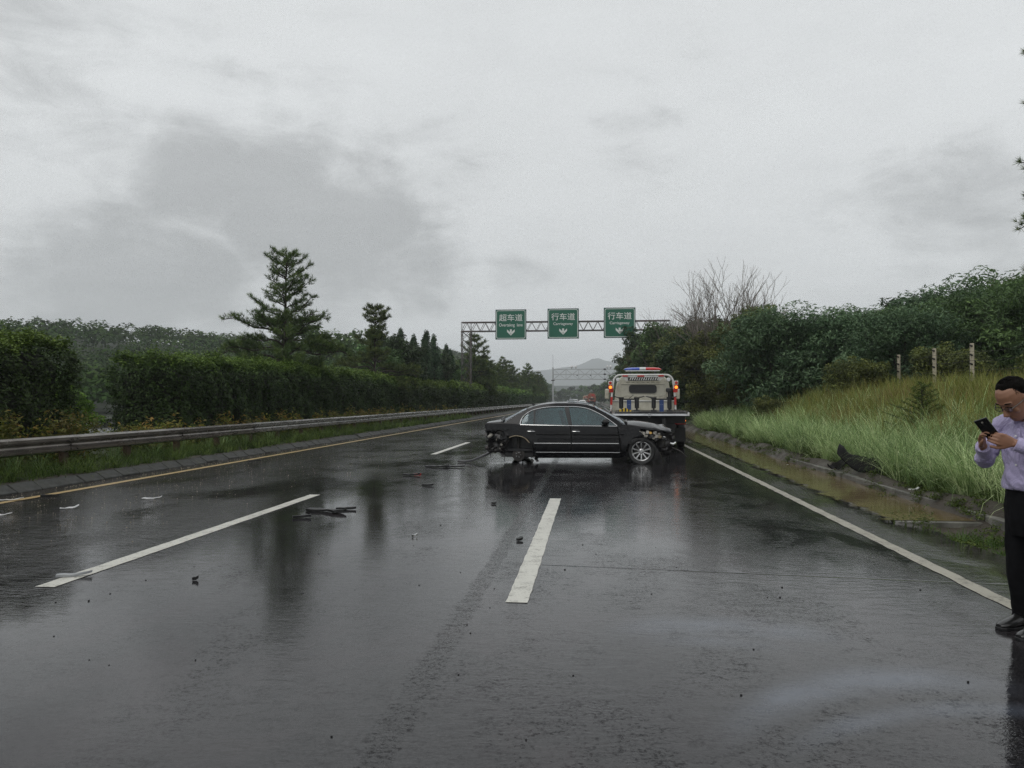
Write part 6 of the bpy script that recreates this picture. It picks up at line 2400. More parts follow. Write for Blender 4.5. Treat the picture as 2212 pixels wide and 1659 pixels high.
def car_dolly(x, label):
    t = thing('car_dolly', label, 'dolly', (x, 25.35, 1.05), R(-1.6), 'blue and black wheel dollies on the truck bed')
    MB().box((0, 0, .20), (.135, .12, .40)).build('post', M['blue_post'], t, bevel=.01)
    for z in (.27, .245):
        pass
    for sx in (-.022, .022):
        MB().lathe([(0, -.068), (.008, -.066), (.008, -.05)], (sx, 0, .26), 'y', 8).build('bolt', M['clear_lens'], t)
    MB().box((0, 0, .425), (.50, .07, .045)).build('cross_arm', M['trim'], t, bevel=.01)
    for sx in (-1, 1):
        c = MB().tube([(sx * .245, 0, .14), (sx * .245, 0, .45)], .068, 16).build('roller', M['trim'], t, smooth=True)
        MB().tube([(sx * .245, 0, .44), (sx * .245, 0, .49)], .088, 16).build('roller_cap', M['trim'], c, smooth=True)
        MB().tube([(sx * .245, 0, .03), (sx * .245, 0, .15)], .030, 10).build('spindle', M['trim'], c, smooth=True)
        MB().tube([(sx * .245 - .09, 0, .055), (sx * .245 + .09, 0, .055)], [(.035, .035)] * 2, 12).build('castor', M['trim'], c, smooth=True)
        MB().tube([(sx * .30, 0, .47), (sx * .42, 0, .50), (sx * .475, 0, .52)], .016, 8).build('lever', M['trim'], c)
    if 'left' in label:
        MB().tube([(.0, -.02, .44), (.06, -.03, .50), (.14, -.03, .555)], .010, 6).build('jack_handle', M['trim'], t)


car_dolly(1.66 - .56 + .06, 'left blue and black wheel dolly standing on the truck bed')
car_dolly(1.66 + .46 + .06, 'right blue and black wheel dolly standing on the truck bed')
hzd = thing('hazard_wedge', 'yellow and black striped wedge lying on the truck bed by the left dolly', 'wheel chock', (1.02, 24.2, 1.05), .1)
for i in range(8):
    MB().prism([(-.20 + .05 * i, 0), (-.15 + .05 * i, 0), (-.15 + .05 * i, .165 - .02 * abs(i - 2.2) - .0), (-.20 + .05 * i, .165 - .02 * abs(i - 3.2))], -.06, .06, 'y').build('stripe', M['hazard_yellow'] if i % 2 == 0 else M['trim'], hzd)


# ------------------------------------------------------------------ distant traffic
def small_car(loc, rz, paint, label, kind='sedan', lamps='red_lit', group=None):
    t = thing({'sedan': 'car', 'suv': 'car'}[kind], label, 'car', loc, rz)
    h1 = .95 if kind == 'suv' else .82
    top = 1.68 if kind == 'suv' else 1.44
    body = MB()
    if kind == 'suv':
        prof = [(-2.2, .35), (-2.25, .6), (-2.2, .98), (-2.05, 1.05), (1.0, 1.08), (2.0, .95), (2.25, .75), (2.25, .35)]
        cabp = [(-2.15, 1.02), (-1.9, 1.6), (-1.4, 1.70), (.2, 1.68), (1.15, 1.05)]
    else:
        prof = [(-2.3, .35), (-2.35, .6), (-2.3, .90), (-1.6, .98), (1.0, .95), (2.0, .82), (2.3, .65), (2.3, .35)]
        cabp = [(-1.65, .95), (-.95, 1.38), (-.3, 1.45), (.3, 1.42), (1.15, .94)]

    def loft(pf, w0, w1, ztop):
        vs, fs = [], []
        n = len(pf)
        z0, z1 = min(p[1] for p in pf), max(p[1] for p in pf)
        for s in (-1, -.9, .9, 1):
            for y, z in pf:
                w = (w0 + (w1 - w0) * (z - z0) / (z1 - z0))
                k = 1.0 if abs(s) == 1 else 1.0
                vs.append((s * w * (1 if abs(s) == 1 else 1), y * (.985 if abs(s) == 1 else 1), z - (.03 if abs(s) == 1 and z > .8 * z1 else 0)))
        for a in range(3):
            for i in range(n):
                j = (i + 1) % n
                fs.append((a * n + i, a * n + j, (a + 1) * n + j, (a + 1) * n + i))
        fs.append(tuple(range(n)))
        fs.append(tuple(3 * n + i for i in range(n))[::-1])
        return MB().add(vs, fs)
    loft(prof, .88, .86, 0).build('body', paint, t, smooth=True, bevel=.04)
    c = loft(cabp, .84, .62, 0).build('cabin', paint, t, smooth=True, bevel=.03)
    y0, y1 = cabp[0][0], cabp[1][0]
    z0, z1 = cabp[0][1], cabp[1][1]
    MB().add([(-.70, y0 + .02, z0 + .06), (.70, y0 + .02, z0 + .06), (.56, y1 - .06, z1 - .05), (-.56, y1 - .06, z1 - .05)], [(0, 1, 2, 3)]).build('rear_glass', M['cab_glass'], c)
    ya, yb = cabp[-1][0], cabp[-2][0]
    MB().add([(-.70, ya + .0, z0 + .06), (.70, ya + .0, z0 + .06), (.56, yb + .08, cabp[-2][1] - .04), (-.56, yb + .08, cabp[-2][1] - .04)], [(0, 3, 2, 1)]).build('front_glass', M['cab_glass'], c)
    for s in (-1, 1):
        MB().box((s * .72, prof[1][0] + .0, .82 if kind == 'sedan' else .92), (.30, .05, .15)).build('tail_lamp', M[lamps], t, bevel=.02)
        MB().box((s * .70, prof[-2][0] - .02, .68), (.34, .06, .14)).build('headlight', M['clear_lens'], t, bevel=.02)
        for yy_ in (-1.4, 1.4):
            w_ = MB().lathe([(0, -.10), (.2, -.10), (.32, -.09), (.33, 0), (.32, .09), (0, .10)], (0, 0, 0), 'x', 18).build('wheel', M['tyre'], t, smooth=True)
            w_.location = (s * .78, yy_, .33)
        MB().box((s * .98, .75, .98), (.16, .08, .12)).build('mirror', paint, t, bevel=.02)
    MB().box((0, prof[1][0] - .01, .5), (1.5, .06, .16)).build('bumper', M['trim'], t, bevel=.02)
    MB().box((0, prof[1][0] - .03, .70 if kind == 'sedan' else .78), (.44, .02, .13)).build('licence_plate', M['blue_post'], t)
    return t


M['red_lit'] = pbr('lit_tail_lamp', (.6, .02, .02), .3, emit=(1, .04, .03), estr=1.6)
M['silver_paint'] = pbr('pale_car_paint', (.55, .55, .55), .25, coat=1)
M['white_paint'] = pbr('white_car_paint', (.72, .72, .71), .25, coat=1)
M['dark_paint'] = pbr('dark_car_paint', (.03, .03, .04), .25, coat=1)
small_car((-6.1, 236, 0), 0, M['dark_paint'], 'dark far car with pale roof and lit red tail lamps in the overtaking lane', 'suv', 'red_lit')
small_car((-5.5, 262, 0), R(2), M['silver_paint'], 'grey car partly hidden behind the one with lit tail lamps', 'suv', 'red_lamp')
small_car((-2.25, 185, 0), R(-2), M['white_paint'], 'white car far away, left of the orange truck', 'sedan', 'red_lamp')
small_car((-9.9 + .9, 150, 0), R(0), M['silver_paint'], 'pale roof just visible over the roof of the wreck', 'sedan', 'red_lamp') if False else None
M['orange_paint'] = pbr('orange_truck_paint', (.28, .085, .045), .5, var=.2, dirt=(.10, .08, .06), dscale=1.0, damt=.8)
M['sand_paint'] = pbr('sand_truck_paint', (.42, .34, .24), .55, var=.2)


def big_truck(loc, paint, label, h=3.4, spray=True):
    t = thing('truck', label, 'truck', loc, 0)
    MB().box((0, 0, 1.05), (2.35, 6.0, .25)).build('chassis', M['undercarriage'], t, bevel=.03)
    MB().prism([(-1.2, 1.15), (1.2, 1.15), (1.22, h - .9), (.75, h - .25), (-.75, h - .25), (-1.22, h - .9)], -3.0, 1.2, 'y').build('load_body', paint, t, bevel=.08)
    MB().box((0, 2.4, 1.9), (2.3, 1.7, 2.2)).build('cab', paint, t, bevel=.15)
    for k, (x, z, w, hh, mt) in enumerate(((-.55, h - .95, .7, .5, 'orange_paint'), (.35, h - .8, .85, .6, 'red_tape'), (0, 1.75, 1.7, .45, 'undercarriage'), (-.7, 1.45, .5, .4, 'cab_white'), (.65, 1.45, .5, .4, 'orange_paint'), (0, 2.2, .5, .35, 'cab_white'))):
        MB().box((x, -3.05, z), (w, .08, hh)).build('rear_panel', M[mt], t, bevel=.03)
    for s in (-1, 1):
        for yy_ in (-1.9, -.7, 2.5):
            w_ = MB().lathe([(0, -.15), (.4, -.15), (.5, -.12), (.5, .12), (.4, .15), (0, .15)], (0, 0, 0), 'x', 18).build('wheel', M['tyre'], t, smooth=True)
            w_.location = (s * .95, yy_, .5)
        MB().box((s * .85, -3.05, 1.0), (.4, .06, .16)).build('tail_lamp', M['red_lamp'], t)
        MB().tube([(s * .45, -2.6, h - .4), (s * .5, -2.6, h + .35)], .05, 6).build('marker_pole', paint, t)
        MB().box((s * 1.4, 3.1, 2.4), (.2, .1, .5)).build('mirror', M['trim'], t)
    MB().box((0, -3.1, .6), (2.2, .06, .5)).build('mud_guard', M['undercarriage'], t)
    return t


big_truck((-.15, 245, 0), M['orange_paint'], 'muddy orange works truck driving away in the middle of the road far off', 3.7)
big_truck((-2.4, 306, 0), M['sand_paint'], 'sand coloured truck ahead of the orange one, farthest vehicle', 3.4)


# ------------------------------------------------------------------ the man with the phone
M['skin'] = pbr('skin', (.25, .125, .075), .45, var=.08, vscale=30)
M['hair'] = pbr('black_hair', (.005, .0045, .004), .8, spec=.05, var=.4, vscale=60, bump=.6, bscale=160)
M['trousers'] = pbr('black_trousers', (.005, .005, .006), .8, spec=.12, var=.3, vscale=14, bump=.2, bscale=20)
M['shoe'] = pbr('black_leather', (.010, .010, .010), .28, coat=.3)
M['phone'] = pbr('black_phone', (.006, .006, .007), .2)
M['phone_edge'] = pbr('phone_edge', (.10, .10, .11), .3, .6)
M['gold'] = pbr('gold_ring', (.70, .42, .06), .25, .9)
M['lens'] = glass_mat('spectacle_glass', (.92, .95, .96), .10)
M['belt'] = pbr('belt_leather', (.009, .009, .009), .35)


def shirt_mat():
    t = NT('lilac_shirt')
    co = t.coord('Object')
    n = t.noise(t.coord('Object', scale=(1, 1, .45)), 9, 4, .55, 1.2)
    fine = t.noise(co, 220, 2)
    c = t.ramp(fine, [(.3, (.36, .32, .50)), (.7, (.42, .375, .56))])
    h = t.math('MULTIPLY_ADD', fine, .03, n)
    t.bsdf(Base_Color=c, Roughness=.75, Normal=t.bump(h, .9, .05), Sheen_Weight=.2)
    return t.m


M['shirt'] = shirt_mat()
fig = tag(thing('person', loc=(2.755, 5.27, 0), rz=R(202)), 'man in lilac shirt and black trousers looking down at a phone', 'person')


def loft(rings, n=20):
    """rings: (cx, cy, cz, rx, ry[, tilt about y]) stacked; closed ends"""
    vs, fs = [], []
    for rg_ in rings:
        cx, cy, cz, rx, ry = rg_[:5]
        tl = rg_[5] if len(rg_) > 5 else 0.0
        for k in range(n):
            a = 2 * math.pi * k / n
            x, y = rx * math.cos(a), ry * math.sin(a)
            vs.append((cx + x * math.cos(tl), cy + y, cz + x * math.sin(tl)))
    m = len(rings)
    for i in range(m - 1):
        for k in range(n):
            k2 = (k + 1) % n
            fs.append((i * n + k, i * n + k2, (i + 1) * n + k2, (i + 1) * n + k))
    fs.append(tuple(range(n))[::-1])
    fs.append(tuple((m - 1) * n + k for k in range(n)))
    return vs, fs


def fuse(name, mbs, voxel, mat, parent, smooth_it=2, post=None):
    m = MB()
    for x in mbs:
        m.add(*x) if isinstance(x, tuple) else m.add(x.v, x.f)
    me = m.mesh(name)
    o = bpy.data.objects.new(name, me)
    col.objects.link(o)
    rm = o.modifiers.new('r', 'REMESH')
    rm.mode = 'VOXEL'
    rm.voxel_size = voxel
    sm = o.modifiers.new('s', 'SMOOTH')
    sm.iterations = smooth_it
    sm.factor = .5
    dg = bpy.context.evaluated_depsgraph_get()
    me2 = bpy.data.meshes.new_from_object(o.evaluated_get(dg))
    bpy.data.objects.remove(o)
    me2.name = name
    if post:
        post(me2)
    me2.polygons.foreach_set('use_smooth', [True] * len(me2.polygons))
    me2.materials.clear()
    return link_mesh(name, me2, mat, parent)


# frame of the figure: +x forwards (where he faces), +y his left (the camera side), z up
HX, HZ = .155, 1.455                      # centre of the bowed head
TILT = -.72                               # head pitch: face turned down
hm = Matrix.Translation((HX, 0.0, HZ)) @ Matrix.Rotation(-TILT, 4, 'Y')


def H(x, y, z):
    return tuple(hm @ Vector((x, y, z)))


def head_parts():
    out = []
    rings = []
    for z, x, rx, ry in ((-.125, .035, .030, .028), (-.112, .030, .052, .045), (-.085, .012, .075, .060), (-.045, .002, .090, .070), (0, -.004, .098, .076), (.04, -.008, .101, .079), (.075, -.012, .096, .076), (.100, -.015, .080, .064), (.118, -.016, .050, .042), (.124, -.016, .015, .012)):
        rings.append((x, 0, z, rx, ry))
    v, f = loft(rings, 24)
    out.append(([H(*p) for p in v], f))
    # nose
    m = MB().tube([(.086, 0, .022), (.100, 0, -.005), (.116, 0, -.032), (.104, 0, -.044), (.085, 0, -.048)], [(.007, .007), (.009, .010), (.013, .016), (.012, .015), (.006, .010)], 10)
    out.append(([H(*p) for p in m.v], m.f))
    # brow, lips, cheeks, chin
    m = MB().tube([(.070, -.050, .028), (.086, -.025, .034), (.088, 0, .030), (.086, .025, .034), (.070, .050, .028)], .010, 8)
    out.append(([H(*p) for p in m.v], m.f))
    for z, r_ in ((-.066, .0075), (-.077, .008)):
        m = MB().tube([(.068, -.024, z), (.086, -.010, z + .001), (.088, 0, z), (.086, .010, z + .001), (.068, .024, z)], r_, 8)
        out.append(([H(*p) for p in m.v], m.f))
    for s in (-1, 1):
        m = MB().lathe([(0, -.012), (.018, -.008), (.022, .0), (.016, .010), (0, .013)], (.058, s * .046, -.032), 'y', 12)
        out.append(([H(*p) for p in m.v], m.f))
        m = MB().tube([(-.012, s * .078, -.030), (-.020, s * .088, -.012), (-.024, s * .092, .012), (-.012, s * .088, .028), (.000, s * .080, .018), (.002, s * .078, -.006), (-.004, s * .077, -.026)], .0075, 8)
        out.append(([H(*p) for p in m.v], m.f))
    # neck
    m = MB().tube([(-.02, 0, 1.24), (.01, 0, 1.31), (.075, 0, 1.385), (.115, 0, 1.43)], [(.068, .064), (.060, .058), (.056, .054), (.05, .05)], 16)
    out.append((m.v, m.f))
    return out


def hand_parts(wrist, fwd, palm_n, s, fingers, thumb):
    """palm as a flattened block from the wrist along fwd; palm_n = direction the palm faces; s = +1 thumb on side cross(fwd, palm_n)"""
    wrist, fwd, palm_n = Vector(wrist), Vector(fwd).normalized(), Vector(palm_n).normalized()
    side = fwd.cross(palm_n).normalized() * s
    out = []
    m = MB()
    m.tube([wrist - fwd * .03, wrist + fwd * .005, wrist + fwd * .035, wrist + fwd * .075, wrist + fwd * .092], [(.026, .020), (.027, .019), (.038, .017), (.041, .015), (.036, .011)], 12)
    # flatten orientation: tube's own frame may be turned, so build the palm explicitly
    vs, fs = [], []
    n = 14
    for (t, w, h_) in ((-.03, .025, .020), (.0, .027, .019), (.03, .036, .017), (.06, .042, .015), (.085, .041, .013), (.096, .034, .009)):
        for k in range(n):
            a = 2 * math.pi * k / n
            vs.append(tuple(wrist + fwd * t + side * math.cos(a) * w + palm_n * math.sin(a) * h_))
    for i in range(5):
        for k in range(n):
            k2 = (k + 1) % n
            fs.append((i * n + k, i * n + k2, (i + 1) * n + k2, (i + 1) * n + k))
    fs.append(tuple(range(n))[::-1])
    fs.append(tuple(5 * n + k for k in range(n)))
    out.append((vs, fs))
    for i, (ln, b1, b2, b3) in enumerate(fingers):           # index .. little; bends in radians towards the palm
        off = (.030, .010, -.010, -.029)[i]
        p = wrist + fwd * (.088 - .004 * abs(i - 1)) + side * off
        d = fwd.copy()
        pts, rad = [p - d * .02, p], [.0095, .0095]
        for L_, b in ((ln * .45, b1), (ln * .30, b2), (ln * .25, b3)):
            ax = fwd.cross(palm_n).normalized()
            d = (Matrix.Rotation(b, 3, ax) @ d).normalized()
            p = p + d * L_
            pts.append(p)
            rad.append(.0085 - .0008 * len(rad) + (.0006 if i in (1, 2) else 0))
        m = MB().tube(pts, rad, 8)
        out.append((m.v, m.f))
    tp = [wrist + Vector(fwd) * q[0] + side * q[1] + palm_n * q[2] for q in thumb]
    m = MB().tube(tp, [.014, .0135, .0115, .0095, .006][:len(tp)], 8)
    out.append((m.v, m.f))
    return out


# joints
SH_L, SH_R = Vector((.00, .185, 1.300)), Vector((.03, -.185, 1.300))
EL_L, EL_R = Vector((.06, .275, 1.075)), Vector((.12, -.250, 1.055))
WR_L, WR_R = Vector((.272, .100, 1.190)), Vector((.310, -.085, 1.165))
PH = Vector((.375, .015, 1.268))          # phone centre


def arm(S, E_, W, r0, r1, r2):
    m1 = MB().tube([S + Vector((0, 0, .0)), S.lerp(E_, .35), S.lerp(E_, .75), E_], [r0, r0 * .92, r1 * 1.05, r1], 14)
    m2 = MB().tube([E_ + (E_ - W).normalized() * .02, E_.lerp(W, .12), E_.lerp(W, .6), W], [r1 * .9, r1 * 1.02, (r1 + r2) / 2, r2], 14)
    return [(m1.v, m1.f), (m2.v, m2.f)]


skin = head_parts()
skin += arm(SH_L, EL_L, WR_L, .045, .038, .025) + arm(SH_R, EL_R, WR_R, .045, .038, .025)
v, f = loft([(0, 0, .70, .09, .14), (0, 0, .9, .10, .15), (0, 0, 1.1, .10, .155), (0, 0, 1.24, .085, .15), (0, 0, 1.31, .06, .09)])
skin.append((v, f))
for s in (-1, 1):
    m = MB().tube([(0, s * .09, .80), (.01, s * .10, .45), (-.02, s * .10, .07)], [(.08, .075), (.055, .055), (.038, .036)], 12)
    skin.append((m.v, m.f))
# left hand (camera side) cups the phone from below-left, right hand behind it
fl = (PH + Vector((.0, .03, -.045)) - WR_L).normalized()
skin += hand_parts(WR_L, fl, Vector((.25, -.90, .30)), 1, [(.082, .35, .9, .6), (.088, .45, 1.0, .6), (.082, .5, 1.0, .6), (.066, .6, 1.0, .6)],
                   [(.012, .020, .004), (.035, .042, .010), (.062, .056, .018), (.088, .058, .022), (.100, .056, .022)])
fr = (PH + Vector((-.005, -.055, -.02)) - WR_R).normalized()
skin += hand_parts(WR_R, fr, Vector((-.1, .95, .10)), -1, [(.080, .25, .75, .6), (.086, .30, .8, .6), (.080, .35, .8, .6), (.064, .4, .9, .6)],
                   [(.012, .020, .004), (.035, .040, .012), (.060, .050, .022), (.082, .050, .030), (.094, .046, .034)])
body = fuse('body', skin, .0048, M['skin'], fig, 2)

# hair: cap over the skull, receding at the temples
hv = []
for z, x, rx, ry in ((-.055, -.050, .052, .064), (-.02, -.044, .069, .079), (.015, -.040, .078, .083), (.05, -.036, .080, .085), (.085, -.032, .080, .083), (.112, -.026, .072, .068), (.129, -.022, .048, .044), (.134, -.020, .018, .016)):
    hv.append((x, 0, z, rx, ry))
v, f = loft(hv, 28)
v = [(x + .004 * math.sin(y * 90) * (z > 0), y, z + .004 * math.sin(x * 80 + y * 40)) for x, y, z in v]
fuse('hair', [([H(*p) for p in v], f)], .005, M['hair'], fig, 1)
locks = MB()
rl = random.Random(8)
for i in range(150):
    a = rl.uniform(-math.pi, math.pi)
    e0 = rl.uniform(.9, 1.5)
    pts = []
    ln = rl.uniform(.35, .9)
    ok_ = True
    for q in range(5):
        e = e0 - ln * q / 4
        aa = a + rl.uniform(-.05, .05) + .12 * q * math.sin(i)
        cx_, cz_ = -.022, .020
        rx_ = .094 - .010 * max(0, math.cos(aa))
        p_ = (cx_ + rx_ * math.cos(e) * math.cos(aa), .090 * math.cos(e) * math.sin(aa), cz_ + .119 * math.sin(e))
        if p_[0] > .030 and p_[2] < .100:
            ok_ = False
        pts.append(H(*p_))
    if ok_:
        locks.tube(pts, [.003, .0042, .004, .003, .001], 5)
locks.build('hair_locks', M['hair'], fig, smooth=True)['kind'] = 'stuff'
# spectacles
gl = MB()
for s in (-1, 1):
    pts = [(.102, s * .034 + .026 * math.cos(a), .004 + .018 * math.sin(a)) for a in np.linspace(0, 2 * math.pi, 17)]
    gl.tube([H(*p) for p in pts], .0018, 6)
    gl.tube([H(.100, s * .060, .010), H(.060, s * .080, .012), H(-.010, s * .090, .010), H(-.025, s * .088, -.006)], .0028, 6)
gl.tube([H(.104, -.009, .008), H(.106, 0, .012), H(.104, .009, .008)], .0018, 6)
gf = gl.build('spectacle_frame', M['phone'], fig, smooth=True)
for s in (-1, 1):
    m = MB()
    m.add([H(.102, s * .034 + .025 * math.cos(a), .004 + .017 * math.sin(a)) for a in np.linspace(0, 2 * math.pi, 17)[:-1]], [tuple(range(16))])
    m.build('spectacle_lens', M['lens'], gf)
for s in (-1, 1):
    m = MB().tube([H(.088, s * .018, .006), H(.093, s * .033, .010), H(.084, s * .050, .006)], .0028, 6)
    m.build('eyelid', M['hair'], fig, smooth=True)
    m = MB().tube([H(.092, s * .016, .034), H(.095, s * .034, .042), H(.080, s * .056, .036)], [.003, .0045, .002], 6)
    m.build('eyebrow', M['hair'], fig, smooth=True)

# shirt
sh = []
v, f = loft([(.005, 0, .885, .142, .182), (.005, 0, .93, .150, .188), (.01, 0, .98, .142, .182), (.012, 0, 1.06, .132, .176), (.005, 0, 1.16, .130, .186), (-.005, 0, 1.24, .122, .192), (-.005, 0, 1.30, .105, .180), (.0, 0, 1.335, .078, .115), (.018, 0, 1.365, .066, .074)], 26)
# blouse and crease the cloth
v = [(x + .006 * math.sin(z * 48 + y * 22) * (z < 1.2), y + .005 * math.sin(z * 39 + x * 25), z) for x, y, z in v]
sh.append((v, f))
sh += arm(SH_L, EL_L, WR_L.lerp(EL_L, .10), .062, .054, .040) + arm(SH_R, EL_R, WR_R.lerp(EL_R, .10), .062, .054, .040)
for S in (SH_L, SH_R):
    m = MB().lathe([(0, -.07), (.05, -.055), (.075, 0), (.05, .055), (0, .07)], (S.x, S.y * .93, S.z - .01), 'y', 14)
    sh.append((m.v, m.f))


def creases(me):
    for vtx in me.vertices:
        x, y, z = vtx.co
        n1 = mnoise.fractal(Vector((x * 11, y * 11 + z * 5, z * 7)), 1.0, 2.0, 3)
        k = .017 * n1 - .006 * abs(math.sin(z * 26 + x * 30 + y * 14)) * (1 if z < 1.05 else .5)
        vtx.co = vtx.co + Vector((x, y, 0)).normalized() * k
        # folds fan out at the elbows and run across the sleeves
        for e in (EL_L, EL_R):
            d = (vtx.co - e).length
            if d < .17:
                vtx.co = vtx.co + Vector((.5, .5 if e.y > 0 else -.5, .4)) * .009 * math.sin(d * 110) * (1 - d / .17)


shirt = fuse('shirt', sh, .0065, M['shirt'], fig, 3, creases)
# cuffs, collar, placket, buttons, pocket
for E_, W in ((EL_L, WR_L), (EL_R, WR_R)):
    d = (W - E_).normalized()
    MB().tube([W - d * .075, W - d * .07, W - d * .012, W - d * .010], [.040, .0465, .0425, .036], 16).build('cuff', M['shirt'], shirt, smooth=True)
for s in (-1, 1):
    MB().tube([(-.055, s * .03, 1.392), (-.01, s * .068, 1.388), (.045, s * .060, 1.368), (.085, s * .030, 1.338), (.105, s * .040, 1.300)], [(.006, .020), (.006, .024), (.006, .026), (.006, .026), (.004, .010)], 8).build('collar', M['shirt'], shirt, smooth=True)
pl = [(.143 if z < .96 else (.134 if z > 1.1 else .140), .0, z) for z in np.linspace(.90, 1.27, 9)]
MB().tube([(x - .004 + .004 * math.sin(z * 30), y, z) for x, y, z in pl], [(.018, .006)] * 9, 8).build('placket', M['shirt'], shirt, smooth=True)
for z in (.955, 1.045, 1.135, 1.225):
    MB().lathe([(0, .004), (.006, .003), (.007, 0)], (.143, 0, z), 'x', 10).build('button', M['cam_white'], shirt, smooth=True)
MB().box((.128, .095, 1.185), (.012, .10, .105), Matrix.Rotation(.55, 3, 'Z')).build('pocket', M['shirt'], shirt, bevel=.005)

# trousers, belt, shoes
tr = []
v, f = loft([(0, 0, .60, .118, .150), (0, 0, .70, .130, .178), (0, 0, .80, .132, .182), (0, 0, .88, .128, .172), (0, 0, .915, .126, .168)], 24)
tr.append((v, f))
for s in (-1, 1):
    m = MB().tube([(.0, s * .088, .78), (.005, s * .094, .60), (.012, s * .098, .44), (.0, s * .102, .28), (-.012 + .016 * s, s * .104, .14), (-.008 + .03 * s, s * .104, .055)], [(.104, .096), (.094, .092), (.078, .080), (.070, .074), (.066, .070), (.072, .076)], 18)
    tr.append((m.v, m.f))


def tcrease(me):
    for vtx in me.vertices:
        x, y, z = vtx.co
        k = .009 * mnoise.fractal(Vector((x * 8, y * 8, z * 4 + 5)), 1.0, 2.0, 3) + (.006 * math.sin(z * 70 + y * 12) * max(0, 1 - z / .22))
        c = Vector((x, y - (.1 if y > 0 else -.1) * (z < .62), 0))
        if c.length > 1e-4:
            vtx.co = vtx.co + c.normalized() * k


fuse('trousers', tr, .007, M['trousers'], fig, 2, tcrease)
MB().lathe([(.128, .885), (.137, .89), (.137, .922), (.128, .926)], (0, 0, 0), 'z', 32)
bl = MB()
vs, fs = loft([(0, 0, .888, .134, .176), (0, 0, .922, .133, .175)], 32)
bl.add(vs, fs)
bl.build('belt', M['belt'], fig, smooth=True)
MB().box((.136, 0, .905), (.012, .05, .040)).build('buckle', M['phone_edge'], fig, bevel=.004)
for s in (-1, 1):
    yy_ = s * .105
    fx = .07 if s > 0 else -.01
    m1 = MB()
    vs, fs = [], []
    n = 16
    rings = [(-.095, .032, .045, .028), (-.075, .036, .05, .044), (-.03, .040, .055, .050), (.03, .042, .052, .042), (.08, .046, .040, .034), (.125, .048, .032, .028), (.165, .040, .027, .022), (.19, .022, .022, .014)]
    for (x, w, zc, hz_) in rings:
        for k in range(n):
            a = 2 * math.pi * k / n
            zz = zc + hz_ * math.sin(a)
            vs.append((x + fx, yy_ + w * math.cos(a), max(.012, zz)))
    for i in range(len(rings) - 1):
        for k in range(n):
            k2 = (k + 1) % n
            fs.append((i * n + k, i * n + k2, (i + 1) * n + k2, (i + 1) * n + k))
    fs.append(tuple(range(n))[::-1])
    fs.append(tuple((len(rings) - 1) * n + k for k in range(n)))
    m1.add(vs, fs)
    so = m1.build('shoe', M['shoe'], fig, smooth=True)
    sole = [(-.10, -.026), (-.085, -.036), (-.02, -.034), (.05, -.044), (.12, -.050), (.17, -.042), (.198, -.02), (.198, .02), (.17, .042), (.12, .050), (.05, .044), (-.02, .034), (-.085, .036), (-.10, .026)]
    MB().prism([(x + fx, y + yy_) for x, y in sole], .0, .018, 'z').build('sole', M['trim'], so, bevel=.003)
# ring on the right hand
# phone: a thing of its own, held in both hands
fm = Matrix.Translation((2.755, 5.27, 0)) @ Matrix.Rotation(R(202), 4, 'Z')
ph = thing('phone', 'black phone with a camera on its back, held up in both hands by the man', 'phone', tuple(fm @ PH))
q = (Matrix.Rotation(R(202), 4, 'Z') @ Matrix.Rotation(R(38), 4, 'Z') @ Matrix.Rotation(R(36), 4, 'Y') @ Matrix.Rotation(R(26), 4, 'X')).to_euler()
ph.rotation_euler = q
# local: x = thickness (back faces +x, away from him), y = width, z = length
MB().box((0, 0, .01), (.009, .076, .155)).build('case', M['phone'], ph, bevel=.0035)
MB().box((0, 0, .01), (.0065, .0775, .1565)).build('rim', M['phone_edge'], ph, bevel=.002)
for z in (.064, .048):
    MB().lathe([(0, .0012), (.005, .001), (.0062, 0)], (.0045, 0, z), 'x', 14).build('camera_lens', M['lamp_shell'] if z > .06 else M['trim'], ph, smooth=True)
MB().box((-.0052, 0, .01), (.0008, .070, .145)).build('screen', pbr('phone_screen', (.05, .06, .07), .1), ph)
rg_ = MB().lathe([(.0095, -.003), (.0115, -.003), (.0115, .003), (.0095, .003), (.0095, -.003)], axis='x', n=16).build('ring', M['gold'], fig, smooth=True)
rg_.location = WR_R + fr * .112 + Vector((0, -.004, -.026))


# ------------------------------------------------------------------ wreckage and litter on the road
def shard_thing(name, label, loc, rz, outline, thick, mat, group=None, curl=0.0, cat='debris', tilt=(0, 0), sub=None):
    """a torn flat piece with thickness, lying on the road; outline in metres; one object"""
    bm = bmesh.new()
    vs = [bm.verts.new((x, y, 0)) for x, y in outline]
    bm.faces.new(vs)
    xs = [p[0] for p in outline]
    ys = [p[1] for p in outline]
    st = max(.03, (max(xs) - min(xs)) / 9)
    k = min(xs) + st
    while k < max(xs):
        bmesh.ops.bisect_plane(bm, geom=bm.verts[:] + bm.edges[:] + bm.faces[:], plane_co=(k, 0, 0), plane_no=(1, 0, 0))
        k += st
    bmesh.ops.triangulate(bm, faces=bm.faces)
    for v in bm.verts:
        v.co.z = curl * (max(0.0, v.co.x / (max(xs) + 1e-6)) ** 2) + abs(curl) * .5 * mnoise.noise(Vector((v.co.x * 13, v.co.y * 13, loc[0] * 3)))
    r = bmesh.ops.extrude_face_region(bm, geom=bm.faces[:])
    for v in [g for g in r['geom'] if isinstance(g, bmesh.types.BMVert)]:
        v.co.z += thick
    bmesh.ops.recalc_face_normals(bm, faces=bm.faces)
    zm = min(v.co.z for v in bm.verts)
    for v in bm.verts:
        v.co.z -= zm
    me = bpy.data.meshes.new(name)
    bm.to_mesh(me)
    bm.free()
    o = link_mesh(name, me, mat)
    o.location = loc
    o.rotation_euler = (tilt[0], tilt[1], rz)
    return tag(o, label, cat, group)


